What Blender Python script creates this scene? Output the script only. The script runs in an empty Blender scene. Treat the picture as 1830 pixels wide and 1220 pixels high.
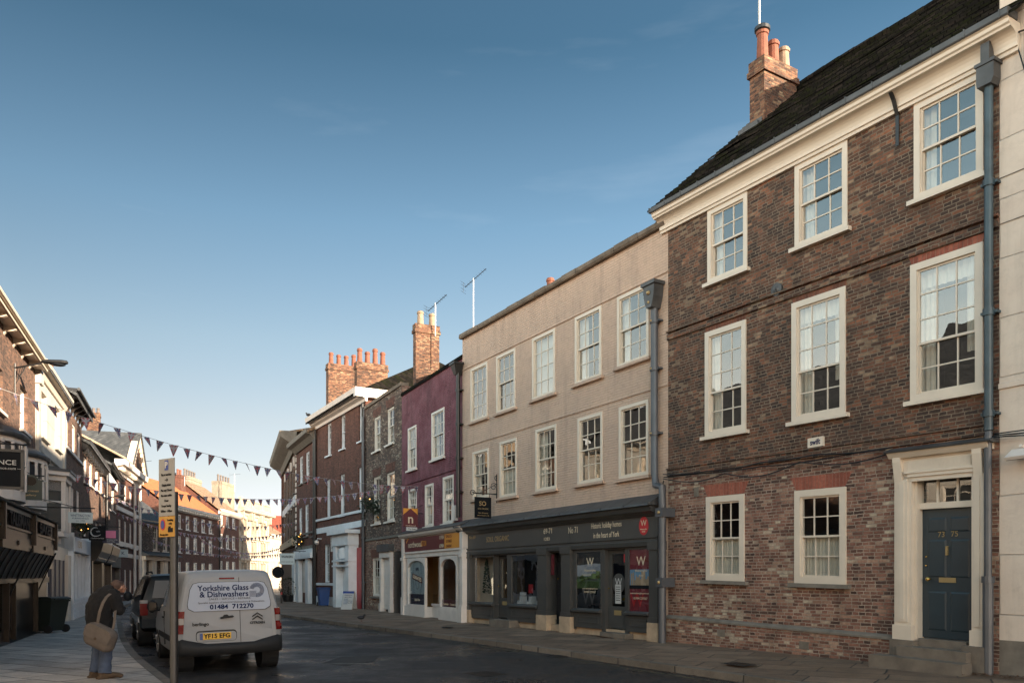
import bpy, bmesh, math, random
from mathutils import Vector, Matrix
R = math.radians
random.seed(7)
C = bpy.context.scene.collection
sc = bpy.context.scene

# ---------------------------------------------------------------- camera, sky, sun, exposure
EYE = 1.65
F = 1423.0; CX = 915.0; CY = 1033.0
cam_d = bpy.data.cameras.new('camera'); cam = bpy.data.objects.new('camera', cam_d); C.objects.link(cam)
cam.location = (0, 0, EYE); cam.rotation_euler = (R(90), 0, 0)
cam_d.sensor_width = 36; cam_d.lens = F / 1830 * 36; cam_d.shift_y = (CY - 610) / 1830
cam_d.clip_start = 0.05; cam_d.clip_end = 3000
sc.camera = cam
SUN_EL = 13.5
SX, SY = 0.872, -0.49                       # horizontal direction towards the sun
sun_az = math.atan2(SX, SY)                # clockwise from +Y
w = bpy.data.worlds.new('World'); sc.world = w; w.use_nodes = True
nt = w.node_tree; nt.nodes.clear()
out = nt.nodes.new('ShaderNodeOutputWorld'); bg = nt.nodes.new('ShaderNodeBackground')
sky = nt.nodes.new('ShaderNodeTexSky'); sky.sky_type = 'NISHITA'; sky.sun_disc = False
sky.sun_elevation = R(SUN_EL); sky.sun_rotation = sun_az
sky.air_density = 1.25; sky.dust_density = 0.6; sky.ozone_density = 1.6; sky.altitude = 20
hs = nt.nodes.new('ShaderNodeHueSaturation'); hs.inputs['Saturation'].default_value = 1.0
tint = nt.nodes.new('ShaderNodeMix'); tint.data_type = 'RGBA'; tint.blend_type = 'MULTIPLY'
tint.inputs[0].default_value = 1.0; tint.inputs[7].default_value = (1, 1, 1, 1)
# how the haze-free upper sky deepens with height, and how it brightens to the right; warm off-camera lobe added behind left lights the house fronts
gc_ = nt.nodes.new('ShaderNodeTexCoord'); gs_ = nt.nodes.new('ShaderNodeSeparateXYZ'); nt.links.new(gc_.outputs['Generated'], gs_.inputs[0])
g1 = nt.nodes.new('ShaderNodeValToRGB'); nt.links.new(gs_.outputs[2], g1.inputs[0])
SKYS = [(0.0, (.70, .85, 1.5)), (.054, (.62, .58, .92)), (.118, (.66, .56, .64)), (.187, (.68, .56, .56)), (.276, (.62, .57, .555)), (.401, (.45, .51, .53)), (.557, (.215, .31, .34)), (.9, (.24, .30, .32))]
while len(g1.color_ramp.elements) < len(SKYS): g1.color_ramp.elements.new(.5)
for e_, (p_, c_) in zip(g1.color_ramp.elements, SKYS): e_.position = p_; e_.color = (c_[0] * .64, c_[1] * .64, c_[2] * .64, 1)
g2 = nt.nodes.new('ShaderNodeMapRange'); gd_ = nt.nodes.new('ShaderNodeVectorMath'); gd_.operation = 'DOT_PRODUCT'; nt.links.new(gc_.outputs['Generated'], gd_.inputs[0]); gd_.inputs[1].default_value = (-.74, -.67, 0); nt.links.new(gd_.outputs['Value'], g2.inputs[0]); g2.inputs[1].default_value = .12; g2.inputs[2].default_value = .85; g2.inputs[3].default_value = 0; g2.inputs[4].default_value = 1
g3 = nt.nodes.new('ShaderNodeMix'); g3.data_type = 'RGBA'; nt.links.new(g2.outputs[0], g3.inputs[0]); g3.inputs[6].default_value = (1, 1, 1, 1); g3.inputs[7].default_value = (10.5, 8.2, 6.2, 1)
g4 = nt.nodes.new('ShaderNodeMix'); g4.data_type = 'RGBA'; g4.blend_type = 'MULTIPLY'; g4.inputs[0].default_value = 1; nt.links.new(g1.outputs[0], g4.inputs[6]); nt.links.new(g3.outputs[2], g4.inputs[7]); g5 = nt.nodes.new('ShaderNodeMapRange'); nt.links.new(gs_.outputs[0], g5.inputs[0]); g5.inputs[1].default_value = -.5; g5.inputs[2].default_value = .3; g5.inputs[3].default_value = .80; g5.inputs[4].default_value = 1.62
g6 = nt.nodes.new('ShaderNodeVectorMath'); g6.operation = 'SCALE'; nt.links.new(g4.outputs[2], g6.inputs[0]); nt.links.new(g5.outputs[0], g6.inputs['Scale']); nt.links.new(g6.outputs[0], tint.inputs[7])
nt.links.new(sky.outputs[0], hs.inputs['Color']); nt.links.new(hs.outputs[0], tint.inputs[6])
# thin high cloud
tc = nt.nodes.new('ShaderNodeTexCoord'); mp = nt.nodes.new('ShaderNodeMapping'); mp.inputs['Scale'].default_value = (1.6, 1.6, 9.0)
mp.inputs['Rotation'].default_value = (0, R(-10), 0)
nz = nt.nodes.new('ShaderNodeTexNoise'); nz.inputs['Scale'].default_value = 1.7; nz.inputs['Detail'].default_value = 6; nz.inputs['Roughness'].default_value = 0.55
cr = nt.nodes.new('ShaderNodeValToRGB'); cr.color_ramp.elements[0].position = 0.60; cr.color_ramp.elements[0].color = (0, 0, 0, 1)
cr.color_ramp.elements[1].position = 0.8; cr.color_ramp.elements[1].color = (0.02, 0.02, 0.02, 1)
cl = nt.nodes.new('ShaderNodeMix'); cl.data_type = 'RGBA'
nt.links.new(tc.outputs['Generated'], mp.inputs[0]); nt.links.new(mp.outputs[0], nz.inputs[0]); nt.links.new(nz.outputs[0], cr.inputs[0])
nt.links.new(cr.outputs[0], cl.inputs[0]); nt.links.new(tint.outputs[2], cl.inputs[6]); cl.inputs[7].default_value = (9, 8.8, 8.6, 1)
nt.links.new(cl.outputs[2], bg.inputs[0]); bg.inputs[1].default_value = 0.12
nt.links.new(bg.outputs[0], out.inputs[0])
sl = bpy.data.lights.new('sun', 'SUN'); sl.energy = 4.2; sl.angle = R(0.5); sl.color = (1.0, 0.81, 0.60)
so = bpy.data.objects.new('sun', sl); C.objects.link(so)
sd = Vector((SX, SY, 0)).normalized() * math.cos(R(SUN_EL)) + Vector((0, 0, math.sin(R(SUN_EL))))
so.rotation_euler = sd.to_track_quat('Z', 'Y').to_euler()
sc.view_settings.view_transform = 'Standard'; sc.view_settings.look = 'None'
sc.view_settings.exposure = 2.0; sc.view_settings.gamma = 1.0
sc.cycles.max_bounces = 6; sc.cycles.diffuse_bounces = 4; sc.cycles.glossy_bounces = 3
sc.cycles.transparent_max_bounces = 10; sc.cycles.caustics_reflective = False; sc.cycles.caustics_refractive = False
sc.cycles.use_denoising = True; sc.cycles.sample_clamp_indirect = 6

# ---------------------------------------------------------------- materials
M = {}
def nmat(name):
    m = bpy.data.materials.new(name); m.use_nodes = True
    t = m.node_tree; b = t.nodes['Principled BSDF']; M[name] = m
    return m, t, b
def N(t, kind, **kw):
    n = t.nodes.new(kind)
    for k, v in kw.items():
        if k in n.inputs: n.inputs[k].default_value = v
        else: setattr(n, k, v)
    return n
def c4(c): return (c[0], c[1], c[2], 1)
def mixc(t, a, b, fac, mode='MIX'):
    n = t.nodes.new('ShaderNodeMix'); n.data_type = 'RGBA'; n.blend_type = mode
    for v, i in ((fac, 0), (a, 6), (b, 7)):
        if hasattr(v, 'is_linked') or hasattr(v, 'links'): t.links.new(v, n.inputs[i])
        elif i == 0: n.inputs[0].default_value = v
        else: n.inputs[i].default_value = c4(v)
    return n.outputs[2]
def ramp(t, src, stops, const=False):
    n = t.nodes.new('ShaderNodeValToRGB'); r = n.color_ramp
    if const: r.interpolation = 'CONSTANT'
    while len(r.elements) < len(stops): r.elements.new(0.5)
    for e, (p, c) in zip(r.elements, stops):
        e.position = p; e.color = c4(c) if hasattr(c, '__len__') else (c, c, c, 1)
    t.links.new(src, n.inputs[0]); return n.outputs[0]
def wallcoord(t, slope=False, distort=0.0):
    tc = N(t, 'ShaderNodeTexCoord'); s = N(t, 'ShaderNodeSeparateXYZ'); t.links.new(tc.outputs['Object'], s.inputs[0])
    a = N(t, 'ShaderNodeMath', operation='ADD'); c = N(t, 'ShaderNodeCombineXYZ')
    if slope:
        t.links.new(s.outputs[1], a.inputs[0]); t.links.new(s.outputs[2], a.inputs[1])
        t.links.new(s.outputs[0], c.inputs[0]); t.links.new(a.outputs[0], c.inputs[1])
    else:
        t.links.new(s.outputs[0], a.inputs[0]); t.links.new(s.outputs[1], a.inputs[1])
        t.links.new(a.outputs[0], c.inputs[0]); t.links.new(s.outputs[2], c.inputs[1])
    v = c.outputs[0]
    if distort:
        n = N(t, 'ShaderNodeTexNoise', Scale=2.2, Detail=3.0); t.links.new(v, n.inputs[0])
        sb = N(t, 'ShaderNodeVectorMath', operation='SUBTRACT'); t.links.new(n.outputs[1], sb.inputs[0]); sb.inputs[1].default_value = (.5, .5, .5)
        scl = N(t, 'ShaderNodeVectorMath', operation='SCALE'); t.links.new(sb.outputs[0], scl.inputs[0]); scl.inputs['Scale'].default_value = distort
        ad = N(t, 'ShaderNodeVectorMath', operation='ADD'); t.links.new(v, ad.inputs[0]); t.links.new(scl.outputs[0], ad.inputs[1])
        v = ad.outputs[0]
    return v
def noise(t, v, scale, detail=4.0, rough=0.55):
    n = N(t, 'ShaderNodeTexNoise', Scale=scale, Detail=detail, Roughness=rough)
    if v is not None: t.links.new(v, n.inputs[0])
    return n.outputs[0]
def bump(t, b, h, strength, dist):
    n = N(t, 'ShaderNodeBump', Strength=strength, Distance=dist); t.links.new(h, n.inputs['Height'])
    t.links.new(n.outputs[0], b.inputs['Normal']); return n
def brick_mat(name, stops, mortar, bw=0.21, bh=0.062, ms=0.009, soot=0.45, bumpd=0.012, seed=0.0, rough=0.9, distort=0.02):
    m, t, b = nmat(name)
    v = wallcoord(t, distort=distort)
    mp = N(t, 'ShaderNodeMapping'); mp.inputs['Location'].default_value = (seed, seed * .37, 0); t.links.new(v, mp.inputs[0]); v = mp.outputs[0]
    nj = N(t, 'ShaderNodeTexNoise', Scale=22.0, Detail=3.0); t.links.new(v, nj.inputs[0]); sj = N(t, 'ShaderNodeVectorMath', operation='SUBTRACT'); t.links.new(nj.outputs[1], sj.inputs[0]); sj.inputs[1].default_value = (.5, .5, .5)
    cj = N(t, 'ShaderNodeVectorMath', operation='SCALE'); t.links.new(sj.outputs[0], cj.inputs[0]); cj.inputs['Scale'].default_value = .022; aj = N(t, 'ShaderNodeVectorMath', operation='ADD'); t.links.new(v, aj.inputs[0]); t.links.new(cj.outputs[0], aj.inputs[1]); v = aj.outputs[0]
    if bw > .1:      # every course starts somewhere else
        sp = N(t, 'ShaderNodeSeparateXYZ'); t.links.new(v, sp.inputs[0]); dv = N(t, 'ShaderNodeMath', operation='DIVIDE'); t.links.new(sp.outputs[1], dv.inputs[0]); dv.inputs[1].default_value = bh
        fl = N(t, 'ShaderNodeMath', operation='FLOOR'); t.links.new(dv.outputs[0], fl.inputs[0]); wn = N(t, 'ShaderNodeTexWhiteNoise', noise_dimensions='1D'); t.links.new(fl.outputs[0], wn.inputs['W'])
        jn = N(t, 'ShaderNodeMath', operation='MULTIPLY_ADD'); t.links.new(wn.outputs[0], jn.inputs[0]); jn.inputs[1].default_value = bw * 2; t.links.new(sp.outputs[0], jn.inputs[2])
        cb_ = N(t, 'ShaderNodeCombineXYZ'); t.links.new(jn.outputs[0], cb_.inputs[0]); t.links.new(sp.outputs[1], cb_.inputs[1]); v = cb_.outputs[0]; v0_ = mp.outputs[0]
    else: v0_ = v
    br = N(t, 'ShaderNodeTexBrick', Scale=1.0); br.inputs['Color1'].default_value = (0, 0, 0, 1); br.inputs['Color2'].default_value = (1, 1, 1, 1)
    br.inputs['Mortar'].default_value = (0.5, 0.5, 0.5, 1); br.inputs['Mortar Size'].default_value = ms; br.inputs['Mortar Smooth'].default_value = 0.35
    br.inputs['Brick Width'].default_value = bw; br.inputs['Row Height'].default_value = bh
    br.offset = .0 if bw > .1 else .5; br.squash = .62 if bw > .1 else 1.0; br.squash_frequency = 2
    t.links.new(v, br.inputs[0])
    big = noise(t, v0_, 0.7, 5.0, 0.6); fine = noise(t, v0_, 16.0, 4.0, .7)
    ad = N(t, 'ShaderNodeMath', operation='MULTIPLY_ADD'); t.links.new(big, ad.inputs[0]); ad.inputs[1].default_value = 1.25; ad.inputs[2].default_value = -0.62
    a2 = N(t, 'ShaderNodeMath', operation='ADD'); t.links.new(ad.outputs[0], a2.inputs[0]); t.links.new(br.outputs[0], a2.inputs[1])
    col = ramp(t, a2.outputs[0], stops)
    dirt = ramp(t, noise(t, v0_, 1.3, 7.0, .68), [(0.30, 1 - soot), (0.60, 1.05)])
    col = mixc(t, col, dirt, 1.0, 'MULTIPLY')
    ms_ = N(t, 'ShaderNodeMapping'); ms_.inputs['Scale'].default_value = (3.2, .35, 1); t.links.new(v0_, ms_.inputs[0])
    col = mixc(t, col, ramp(t, noise(t, ms_.outputs[0], 1.0, 5.0, .6), [(.32, .68), (.52, 1.0)]), 1.0, 'MULTIPLY')
    col = mixc(t, col, ramp(t, fine, [(0.3, .72), (0.7, 1.18)]), 1.0, 'MULTIPLY')
    mc = mixc(t, mortar, tuple(x * .45 for x in mortar), ramp(t, noise(t, v0_, 2.2, 6.0, .7), [(.38, 0.), (.62, 1.)]))
    col = mixc(t, col, mc, br.outputs[1])
    t.links.new(col, b.inputs['Base Color']); b.inputs['Roughness'].default_value = rough
    inv = N(t, 'ShaderNodeMath', operation='MULTIPLY_ADD'); t.links.new(br.outputs[1], inv.inputs[0]); inv.inputs[1].default_value = -1.0; t.links.new(fine, inv.inputs[2])
    bump(t, b, inv.outputs[0], 0.9, bumpd)
    return m
def painted_brick(name, col, col2, rough=0.6, bw=.225, bh=.066, lump=1.0, stain=.2, bd=.022):
    m, t, b = nmat(name)
    v = wallcoord(t, distort=0.03)
    br = N(t, 'ShaderNodeTexBrick', Scale=1.0); br.inputs['Mortar Size'].default_value = .012; br.inputs['Mortar Smooth'].default_value = .8
    br.inputs['Brick Width'].default_value = bw; br.inputs['Row Height'].default_value = bh; t.links.new(v, br.inputs[0])
    n1 = noise(t, v, 1.1, 6.0, .6); n2 = noise(t, v, 13.0, 4.0, .6)
    c = mixc(t, col, col2, ramp(t, n1, [(.4, 0.0), (.7, 1.0)]))
    c = mixc(t, c, ramp(t, noise(t, v, 5.0, 5.0, .7), [(.28, 1 - stain), (.5, 1.0)]), 1.0, 'MULTIPLY')
    ms_ = N(t, 'ShaderNodeMapping'); ms_.inputs['Scale'].default_value = (3.5, .28, 1); t.links.new(v, ms_.inputs[0])
    c = mixc(t, c, ramp(t, noise(t, ms_.outputs[0], 1.0, 6.0, .62), [(.30, 1 - stain * 1.1), (.48, 1.0)]), 1.0, 'MULTIPLY')
    c = mixc(t, c, ramp(t, br.outputs[1], [(.2, 1.0), (1., .86)]), 1.0, 'MULTIPLY')
    t.links.new(c, b.inputs['Base Color']); b.inputs['Roughness'].default_value = rough
    a = N(t, 'ShaderNodeMath', operation='MULTIPLY_ADD'); t.links.new(br.outputs[1], a.inputs[0]); a.inputs[1].default_value = -0.7
    s = N(t, 'ShaderNodeMath', operation='MULTIPLY'); t.links.new(n2, s.inputs[0]); s.inputs[1].default_value = 1.3 * lump
    t.links.new(s.outputs[0], a.inputs[2]); bump(t, b, a.outputs[0], 1.0, bd)
    return m
def paint(name, col, rough=0.5, var=0.12, scale=3.0, bd=0.002, metal=0.0, spec=None, coat=0.0, emit=None):
    m, t, b = nmat(name)
    tc = N(t, 'ShaderNodeTexCoord')
    n1 = noise(t, tc.outputs['Object'], scale, 6.0, .6)
    c = mixc(t, tuple(x * (1 - var) for x in col), tuple(min(1, x * (1 + var)) for x in col), ramp(t, n1, [(.3, 0.), (.7, 1.)]))
    t.links.new(c, b.inputs['Base Color']); b.inputs['Roughness'].default_value = rough; b.inputs['Metallic'].default_value = metal
    if bd: bump(t, b, noise(t, tc.outputs['Object'], scale * 9, 3.0), .5, bd)
    if coat: b.inputs['Coat Weight'].default_value = coat; b.inputs['Coat Roughness'].default_value = .05
    if emit: b.inputs['Emission Color'].default_value = c4(col); b.inputs['Emission Strength'].default_value = emit
    return m
def tile_mat(name, stops, bw=.2, bh=.16, moss=None, rough=.85, bd=.02):
    m, t, b = nmat(name)
    v = wallcoord(t, slope=True, distort=.025)
    br = N(t, 'ShaderNodeTexBrick', Scale=1.0); br.inputs['Color1'].default_value = (0, 0, 0, 1); br.inputs['Color2'].default_value = (1, 1, 1, 1); br.inputs['Mortar'].default_value = (.5, .5, .5, 1)
    br.inputs['Mortar Size'].default_value = .008; br.inputs['Mortar Smooth'].default_value = .5
    br.inputs['Brick Width'].default_value = bw; br.inputs['Row Height'].default_value = bh; t.links.new(v, br.inputs[0])
    col = ramp(t, br.outputs[0], stops)
    col = mixc(t, col, ramp(t, noise(t, v, 9.0, 5.0, .7), [(.3, .6), (.7, 1.3)]), 1.0, 'MULTIPLY')
    if moss: col = mixc(t, col, moss, ramp(t, noise(t, v, 2.3, 7.0, .7), [(.48, 0.), (.62, 1.)]))
    col = mixc(t, col, tuple(x * .25 for x in stops[0][1]), br.outputs[1])
    t.links.new(col, b.inputs['Base Color']); b.inputs['Roughness'].default_value = rough
    a = N(t, 'ShaderNodeMath', operation='MULTIPLY_ADD'); t.links.new(br.outputs[1], a.inputs[0]); a.inputs[1].default_value = -1.0; t.links.new(br.outputs[0], a.inputs[2])
    bump(t, b, a.outputs[0], 1.0, bd)
    return m
def pantile_mat(name, c1, c2):
    m, t, b = nmat(name)
    v = wallcoord(t, slope=True)
    wv = N(t, 'ShaderNodeTexWave', Scale=1.0, Distortion=0.4); wv.bands_direction = 'X'
    mp = N(t, 'ShaderNodeMapping'); mp.inputs['Scale'].default_value = (1.3, 1.3, 1.3); t.links.new(v, mp.inputs[0]); t.links.new(mp.outputs[0], wv.inputs[0])
    col = mixc(t, c1, c2, ramp(t, noise(t, v, 1.6, 6.0, .7), [(.35, 0.), (.68, 1.)]))
    col = mixc(t, col, ramp(t, noise(t, v, 12.0, 4.0), [(.3, .7), (.7, 1.2)]), 1.0, 'MULTIPLY')
    t.links.new(col, b.inputs['Base Color']); b.inputs['Roughness'].default_value = .85
    bump(t, b, wv.outputs[0], .8, .04); return m
def flags_mat(name, stops, bw, bh, rot, rough=.75, joint=(.04, .035, .03)):
    m, t, b = nmat(name)
    tc = N(t, 'ShaderNodeTexCoord'); mp = N(t, 'ShaderNodeMapping'); mp.inputs['Rotation'].default_value = (0, 0, rot); t.links.new(tc.outputs['Object'], mp.inputs[0])
    v = mp.outputs[0]
    n = N(t, 'ShaderNodeTexNoise', Scale=1.1, Detail=2.0); t.links.new(v, n.inputs[0])
    sb = N(t, 'ShaderNodeVectorMath', operation='SUBTRACT'); t.links.new(n.outputs[1], sb.inputs[0]); sb.inputs[1].default_value = (.5, .5, .5)
    scl = N(t, 'ShaderNodeVectorMath', operation='SCALE'); t.links.new(sb.outputs[0], scl.inputs[0]); scl.inputs['Scale'].default_value = .12
    ad = N(t, 'ShaderNodeVectorMath', operation='ADD'); t.links.new(v, ad.inputs[0]); t.links.new(scl.outputs[0], ad.inputs[1]); v = ad.outputs[0]
    br = N(t, 'ShaderNodeTexBrick', Scale=1.0); br.inputs['Color1'].default_value = (0, 0, 0, 1); br.inputs['Color2'].default_value = (1, 1, 1, 1); br.inputs['Mortar'].default_value = (.5, .5, .5, 1)
    br.inputs['Mortar Size'].default_value = .016; br.inputs['Mortar Smooth'].default_value = .3; br.inputs['Brick Width'].default_value = bw; br.inputs['Row Height'].default_value = bh
    br.squash = 1.35; br.squash_frequency = 3; br.offset = .43
    t.links.new(v, br.inputs[0])
    col = ramp(t, br.outputs[0], stops)
    col = mixc(t, col, ramp(t, noise(t, v, 2.0, 7.0, .65), [(.3, .72), (.68, 1.15)]), 1.0, 'MULTIPLY')
    col = mixc(t, col, ramp(t, noise(t, v, 30.0, 3.0, .6), [(.3, .85), (.7, 1.12)]), 1.0, 'MULTIPLY')
    col = mixc(t, col, joint, br.outputs[1])
    t.links.new(col, b.inputs['Base Color'])
    rr = ramp(t, noise(t, v, 1.5, 5.0), [(.35, rough - .2), (.65, rough + .1)]); t.links.new(rr, b.inputs['Roughness'])
    a = N(t, 'ShaderNodeMath', operation='MULTIPLY_ADD'); t.links.new(br.outputs[1], a.inputs[0]); a.inputs[1].default_value = -1.0; t.links.new(noise(t, v, 22.0, 4.0), a.inputs[2])
    bump(t, b, a.outputs[0], .7, .01); return m

brick_mat('brick_dark', [(.0, (.058, .036, .028)), (.3, (.092, .050, .035)), (.55, (.135, .066, .042)), (.78, (.19, .082, .048)), (.94, (.27, .108, .058)), (1., (.30, .20, .13))], (.235, .18, .13), soot=.5, seed=3.1)
brick_mat('brick_pink', [(.0, (.09, .050, .038)), (.2, (.17, .080, .057)), (.45, (.25, .115, .080)), (.7, (.31, .155, .108)), (.88, (.38, .23, .16)), (1., (.52, .42, .31))], (.40, .31, .24), soot=.35, seed=8.3)
brick_mat('brick_red', [(.0, (.085, .033, .024)), (.5, (.135, .052, .036)), (1., (.18, .075, .050))], (.15, .085, .06), ms=.006, soot=.25, bumpd=.006, seed=1.7)
brick_mat('brick_brown', [(.0, (.045, .032, .027)), (.4, (.10, .065, .050)), (.7, (.17, .10, .075)), (.9, (.28, .20, .15)), (1., (.42, .35, .27))], (.20, .16, .13), soot=.35, seed=5.5)
brick_mat('brick_leftrow', [(.0, (.065, .040, .032)), (.5, (.15, .080, .056)), (1., (.24, .13, .085))], (.14, .11, .09), ms=.008, soot=.35, bumpd=.006, seed=6.6)
brick_mat('brick_orange', [(.0, (.06, .030, .022)), (.3, (.13, .058, .036)), (.6, (.21, .092, .052)), (.9, (.28, .15, .085)), (1., (.30, .21, .13))], (.15, .11, .08), soot=.55, seed=2.2)
brick_mat('brick_lintel', [(.0, (.24, .070, .045)), (1., (.34, .11, .07))], (.34, .17, .12), bw=.075, bh=.6, ms=.006, soot=.1, bumpd=.004, seed=.3, distort=0.0)
brick_mat('brick_lintel_dark', [(.0, (.13, .050, .032)), (1., (.22, .085, .050))], (.20, .12, .08), bw=.075, bh=.6, ms=.006, soot=.3, bumpd=.004, seed=.3, distort=0.0)
painted_brick('paint_beige', (.58, .41, .305), (.50, .36, .275), lump=1.3, stain=.17, bd=.013)
painted_brick('paint_purple', (.165, .030, .045), (.30, .11, .135), rough=.6, lump=2.8, stain=.45)
painted_brick('render_white', (.66, .57, .48), (.60, .50, .42), rough=.75, lump=.25, bw=3.0, bh=.9, stain=.12)
painted_brick('stucco_cream', (.50, .47, .42), (.42, .395, .35), rough=.7, lump=.2, bw=2.4, bh=1.1, stain=.2)
painted_brick('stone_lit', (.50, .44, .36), (.36, .31, .25), rough=.85, lump=.5, bw=.7, bh=.32, stain=.35)
painted_brick('stone_chimney', (.36, .30, .23), (.24, .20, .16), rough=.9, lump=1.2, bw=.45, bh=.24, stain=.4)
tile_mat('tiles_black', [(.0, (.007, .006, .0055)), (.6, (.012, .011, .010)), (1., (.026, .021, .018))], moss=(.013, .015, .006), bd=.035, rough=1.0)
M['tiles_black'].node_tree.nodes['Principled BSDF'].inputs['Specular IOR Level'].default_value = .08
tile_mat('tiles_slate', [(.0, (.045, .05, .055)), (.6, (.07, .075, .08)), (1., (.10, .105, .11))], bw=.3, bh=.22)
tile_mat('tiles_tan', [(.0, (.20, .13, .08)), (.6, (.30, .20, .13)), (1., (.38, .28, .19))], bw=.25, bh=.2)
pantile_mat('pantiles_orange', (.50, .17, .06), (.36, .12, .05)); pantile_mat('pantiles_red', (.24, .06, .035), (.17, .045, .03))
paint('white_frame', (.70, .65, .58), .42, .07, 2.5, .001); paint('white_paint', (.66, .60, .55), .5, .10, 2.0, .002)
paint('cream_frame', (.64, .555, .455), .42, .06, 2.5, .001); paint('white_cool', (.68, .70, .72), .5, .1, 2., .001)
paint('stone_grey', (.17, .15, .125), .85, .25, 4., .006); paint('stone_buff', (.42, .31, .21), .85, .2, 4., .004)
paint('stone_step', (.15, .125, .10), .8, .3, 3., .008); paint('coping_stone', (.16, .125, .095), .9, .45, 2.5, .02)
paint('lead', (.075, .076, .078), .5, .3, 2.5, .006, metal=.3); paint('lead_pipe', (.085, .09, .10), .45, .18, 2., .003, metal=.2)
paint('pipe_blue', (.035, .060, .075), .4, .35, 3., .004); paint('iron_black', (.010, .010, .011), .4, .2, 3., .001)
paint('shop_grey', (.055, .054, .052), .42, .12, 2., .001); paint('shop_grey_light', (.060, .060, .058), .45, .12, 2., .001)
paint('door_navy', (.022, .038, .050), .32, .12, 2., .001); paint('door_black', (.018, .018, .020), .35, .1, 2., .001)
paint('door_red', (.36, .012, .014), .35, .08, 2., .001); paint('brass', (.70, .48, .16), .25, .1, 8., 0, metal=1.)
paint('gilt', (.42, .30, .15), .4, .15, 8., 0, metal=.5); paint('lettering_cream', (.62, .52, .38), .6, .05, 5., 0)
paint('poster_red', (.20, .028, .038), .5, .05, 2., 0)
paint('maroon', (.10, .012, .018), .4, .1, 2., .0005); paint('shop_orange', (.62, .26, .035), .4, .08, 2., 0)
paint('terracotta', (.20, .07, .042), .8, .25, 6., .004); paint('pot_cream', (.27, .20, .14), .8, .25, 6., .004); paint('pot_grey', (.13, .11, .10), .9, .3, 6., .004)
paint('metal_grey', (.06, .062, .065), .42, .12, 4., .0005, metal=.7); paint('mast', (.55, .53, .50), .4, .1, 4., 0, metal=.3)
paint('sign_white', (.46, .46, .45), .5, .04, 2., 0); paint('sign_dark', (.006, .0075, .010), .7, .1, 2., 0); paint('sign_green', (.014, .028, .022), .4, .1, 2., 0)
paint('sign_blue', (.02, .05, .24), .4, .05, 2., 0); paint('sign_amber', (.42, .22, .03), .45, .05, 2., 0); paint('ink', (.012, .012, .014), .6, 0, 2., 0)
paint('ink_navy', (.012, .022, .075), .5, 0, 2., 0); paint('sign_pink', (.62, .16, .30), .5, .05, 2., 0); paint('sign_navy', (.02, .02, .05), .5, .05, 2., 0)
paint('sign_paleblue', (.42, .50, .52), .5, .05, 2., 0)
paint('sign_redspot', (.45, .025, .03), .5, .05, 2., 0)
paint('curtain', (.62, .56, .46), .9, .1, 6., .004); paint('room_dark', (.035, .028, .022), .95, .2, 1., 0); paint('room_warm', (.26, .19, .10), .9, .2, 1., 0)
paint('blind_pale', (.52, .48, .40), .9, .05, 2., 0); paint('wood_gilt', (.022, .015, .010), .35, .35, 3., .003); paint('wood_black', (.014, .012, .011), .3, .25, 3., .001)
paint('wood_slate', (.075, .075, .095), .4, .1, 3., .001); paint('bin_green', (.022, .028, .024), .45, .1, 3., .001); paint('bin_blue', (.012, .055, .19), .42, .1, 3., .001)
paint('rubber', (.012, .012, .013), .75, .2, 6., .001); paint('alloy', (.35, .35, .36), .35, .1, 4., 0, metal=.8)
paint('van_grey', (.28, .29, .305), .30, .05, 2., 0, coat=.5); paint('van_panel', (.36, .40, .48), .28, .03, 2., 0, coat=.5)
paint('car_black', (.005, .005, .006), .35, .1, 2., 0, coat=.25); paint('car_silver', (.42, .42, .42), .25, .05, 2., 0, coat=.6)
paint('plastic_dark', (.022, .023, .025), .55, .1, 5., .001); paint('lamp_red', (.13, .004, .005), .12, .05, 4., 0, coat=1.); paint('lamp_clear', (.25, .235, .23), .12, .05, 4., 0, coat=1.)
M['sign_dark'].node_tree.nodes['Principled BSDF'].inputs['Specular IOR Level'].default_value = .15
for _n, _v in (('van_grey', .18), ('van_panel', .15), ('lamp_red', .25), ('car_black', .2), ('car_silver', .3), ('plastic_dark', .2), ('ink', .1), ('ink_navy', .0), ('glass_dark', .10), ('wood_black', .25), ('wood_gilt', .2)):
    _b = M[_n].node_tree.nodes['Principled BSDF'] if _n in M else None
    if _b: _b.inputs['Specular IOR Level'].default_value = _v; _b.inputs['Coat Weight'].default_value = 0
paint('plate_yellow', (.68, .40, .02), .35, .03, 4., 0); paint('plate_blue', (.01, .06, .22), .35, .03, 4., 0); paint('chrome', (.7, .7, .7), .12, 0, 4., 0, metal=1.)
paint('cloth_black', (.006, .006, .007), .95, .3, 12., .006); paint('denim', (.055, .078, .13), .9, .25, 8., .006); paint('boot_brown', (.075, .048, .028), .8, .25, 9., .004)
paint('bag_canvas', (.115, .095, .082), .9, .15, 9., .006); paint('skin', (.42, .22, .15), .55, .08, 9., .001); paint('hair_dark', (.075, .045, .035), .85, .3, 30., .004)
paint('brass_dull', (.30, .21, .09), .5, .1, 8., 0)
paint('patch', (.045, .042, .038), .8, .4, 3., .006)
paint('plate_grey', (.25, .25, .245), .5, .04, 2., 0)
paint('flag_red', (.50, .03, .035), .8, .1, 5., 0); paint('flag_blue', (.035, .045, .20), .8, .1, 5., 0); paint('flag_white', (.62, .62, .66), .8, .05, 5., 0); paint('cord_grey', (.35, .34, .33), .8, 0, 5., 0)
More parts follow.
